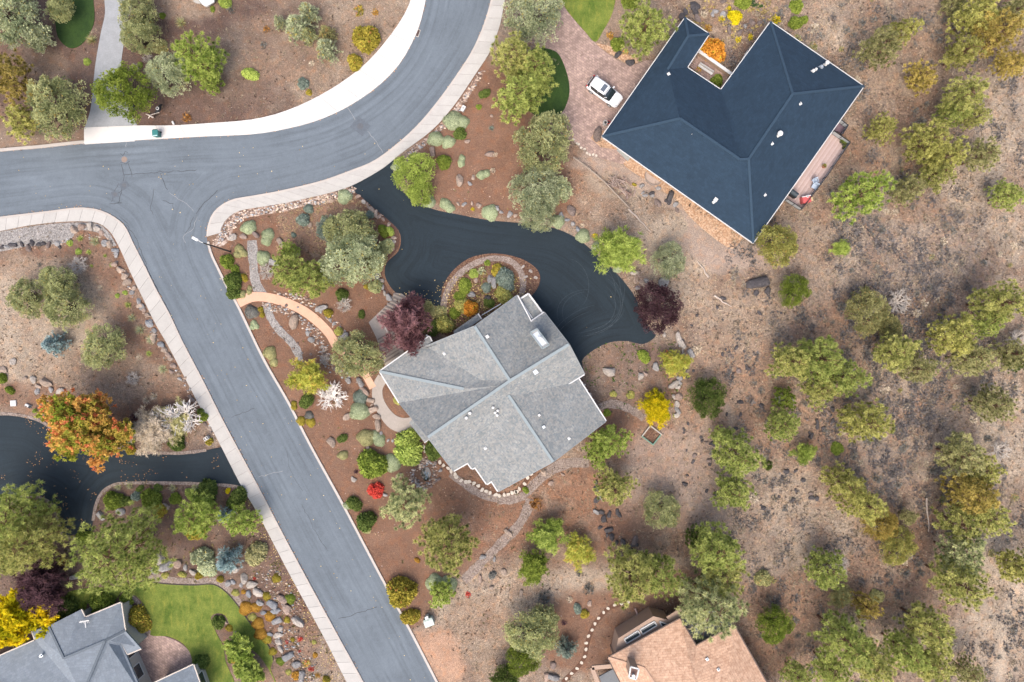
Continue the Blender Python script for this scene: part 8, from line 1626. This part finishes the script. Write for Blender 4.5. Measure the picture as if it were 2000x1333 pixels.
# fallen leaves: along the kerbs, on the roads and driveways
def f_leaf(z0):
    def f(X, g, P):
        X = X.copy(); X[:, 2] = z0; n = len(X); r = g.uniform(.04, .10, n); a = g.uniform(0, 6.28, n)
        T = np.stack([np.stack([np.cos(a + k * 1.571) * r * (1 if k % 2 else .6), np.sin(a + k * 1.571) * r * (1 if k % 2 else .6), g.uniform(.0, .03, n)], 1) for k in range(4)], 1) + X[:, None, :]
        return T.reshape(-1, 3), np.arange(4 * n).reshape(-1, 4), np.repeat(np.c_[g.random(n), g.random(n), np.zeros(n)], 4, 0)
    return f
M_leaf = foliage((.30, .15, .07), (.56, .33, .15), None, .2); M_leafy = foliage((.42, .30, .10), (.62, .50, .25), None, .2)
W_in = west_edge + np.array([3.5, -1.0]); 
scatter('fallen_leaves', 80000, f_leaf(.035), (-60, 380, 800, 1400), lambda P, g: inside(road_poly, P) & (seg_dist(west_edge, P) < np.abs(g.normal(0, 1.8, len(P))) * (vnoise(P, 40, 900) * 2.0)), M_leaf, 51)
scatter('fallen_leaves', 60000, f_leaf(.035), (380, -60, 1000, 600), lambda P, g: inside(road_poly, P) & (seg_dist(east_edge, P) < np.abs(g.normal(0, 1.4, len(P))) * (vnoise(P, 40, 900) * 1.8)), M_leaf, 52)
scatter('fallen_leaves', 50000, f_leaf(.035), (0, -60, 860, 320), lambda P, g: inside(road_poly, P) & (seg_dist(north_edge, P) < np.abs(g.normal(0, 1.2, len(P))) * (vnoise(P, 40, 900) * 1.8)), M_leaf, 53)
scatter('fallen_leaves', 900, f_leaf(.04), (-60, 280, 900, 1400), lambda P, g: inside(road_poly, P) & (g.random(len(P)) < .7), M_leafy, 54)
scatter('fallen_leaves', 2600, f_leaf(.05), (0, 800, 480, 1050), lambda P, g: inside(hard[2], P) & (vnoise(P, 30, 901) > .62) , M_leaf, 55)
scatter('fallen_leaves', 400, f_leaf(.05), (680, 300, 1300, 700), lambda P, g: inside(main_drive_poly, P) & (g.random(len(P)) < .12), M_leafy, 56)
scatter('fallen_leaves', 5200, f_leaf(.08), (780, 540, 1040, 680), lambda P, g: (seg_dist(spline([(800, 600), (850, 620), (880, 610), (900, 560), (940, 600), (1000, 560)], 8), P) < np.abs(g.normal(0, 22, len(P)))) & ~inside(roofs[1], P), M_leafy, 57)
scatter('fallen_leaves', 5000, f_leaf(.04), (480, 900, 700, 1333), lambda P, g: free(P) & (seg_dist(win, P) < np.abs(g.normal(0, 26, len(P)))), M_leafy, 58)
scatter('fallen_leaves', 9000, f_leaf(.03), (400, 300, 1100, 1250), lambda P, g: free(P) & (vnoise(P, 30, 903) > .5), foliage((.20, .12, .08), (.46, .33, .23), None, .2), 59)
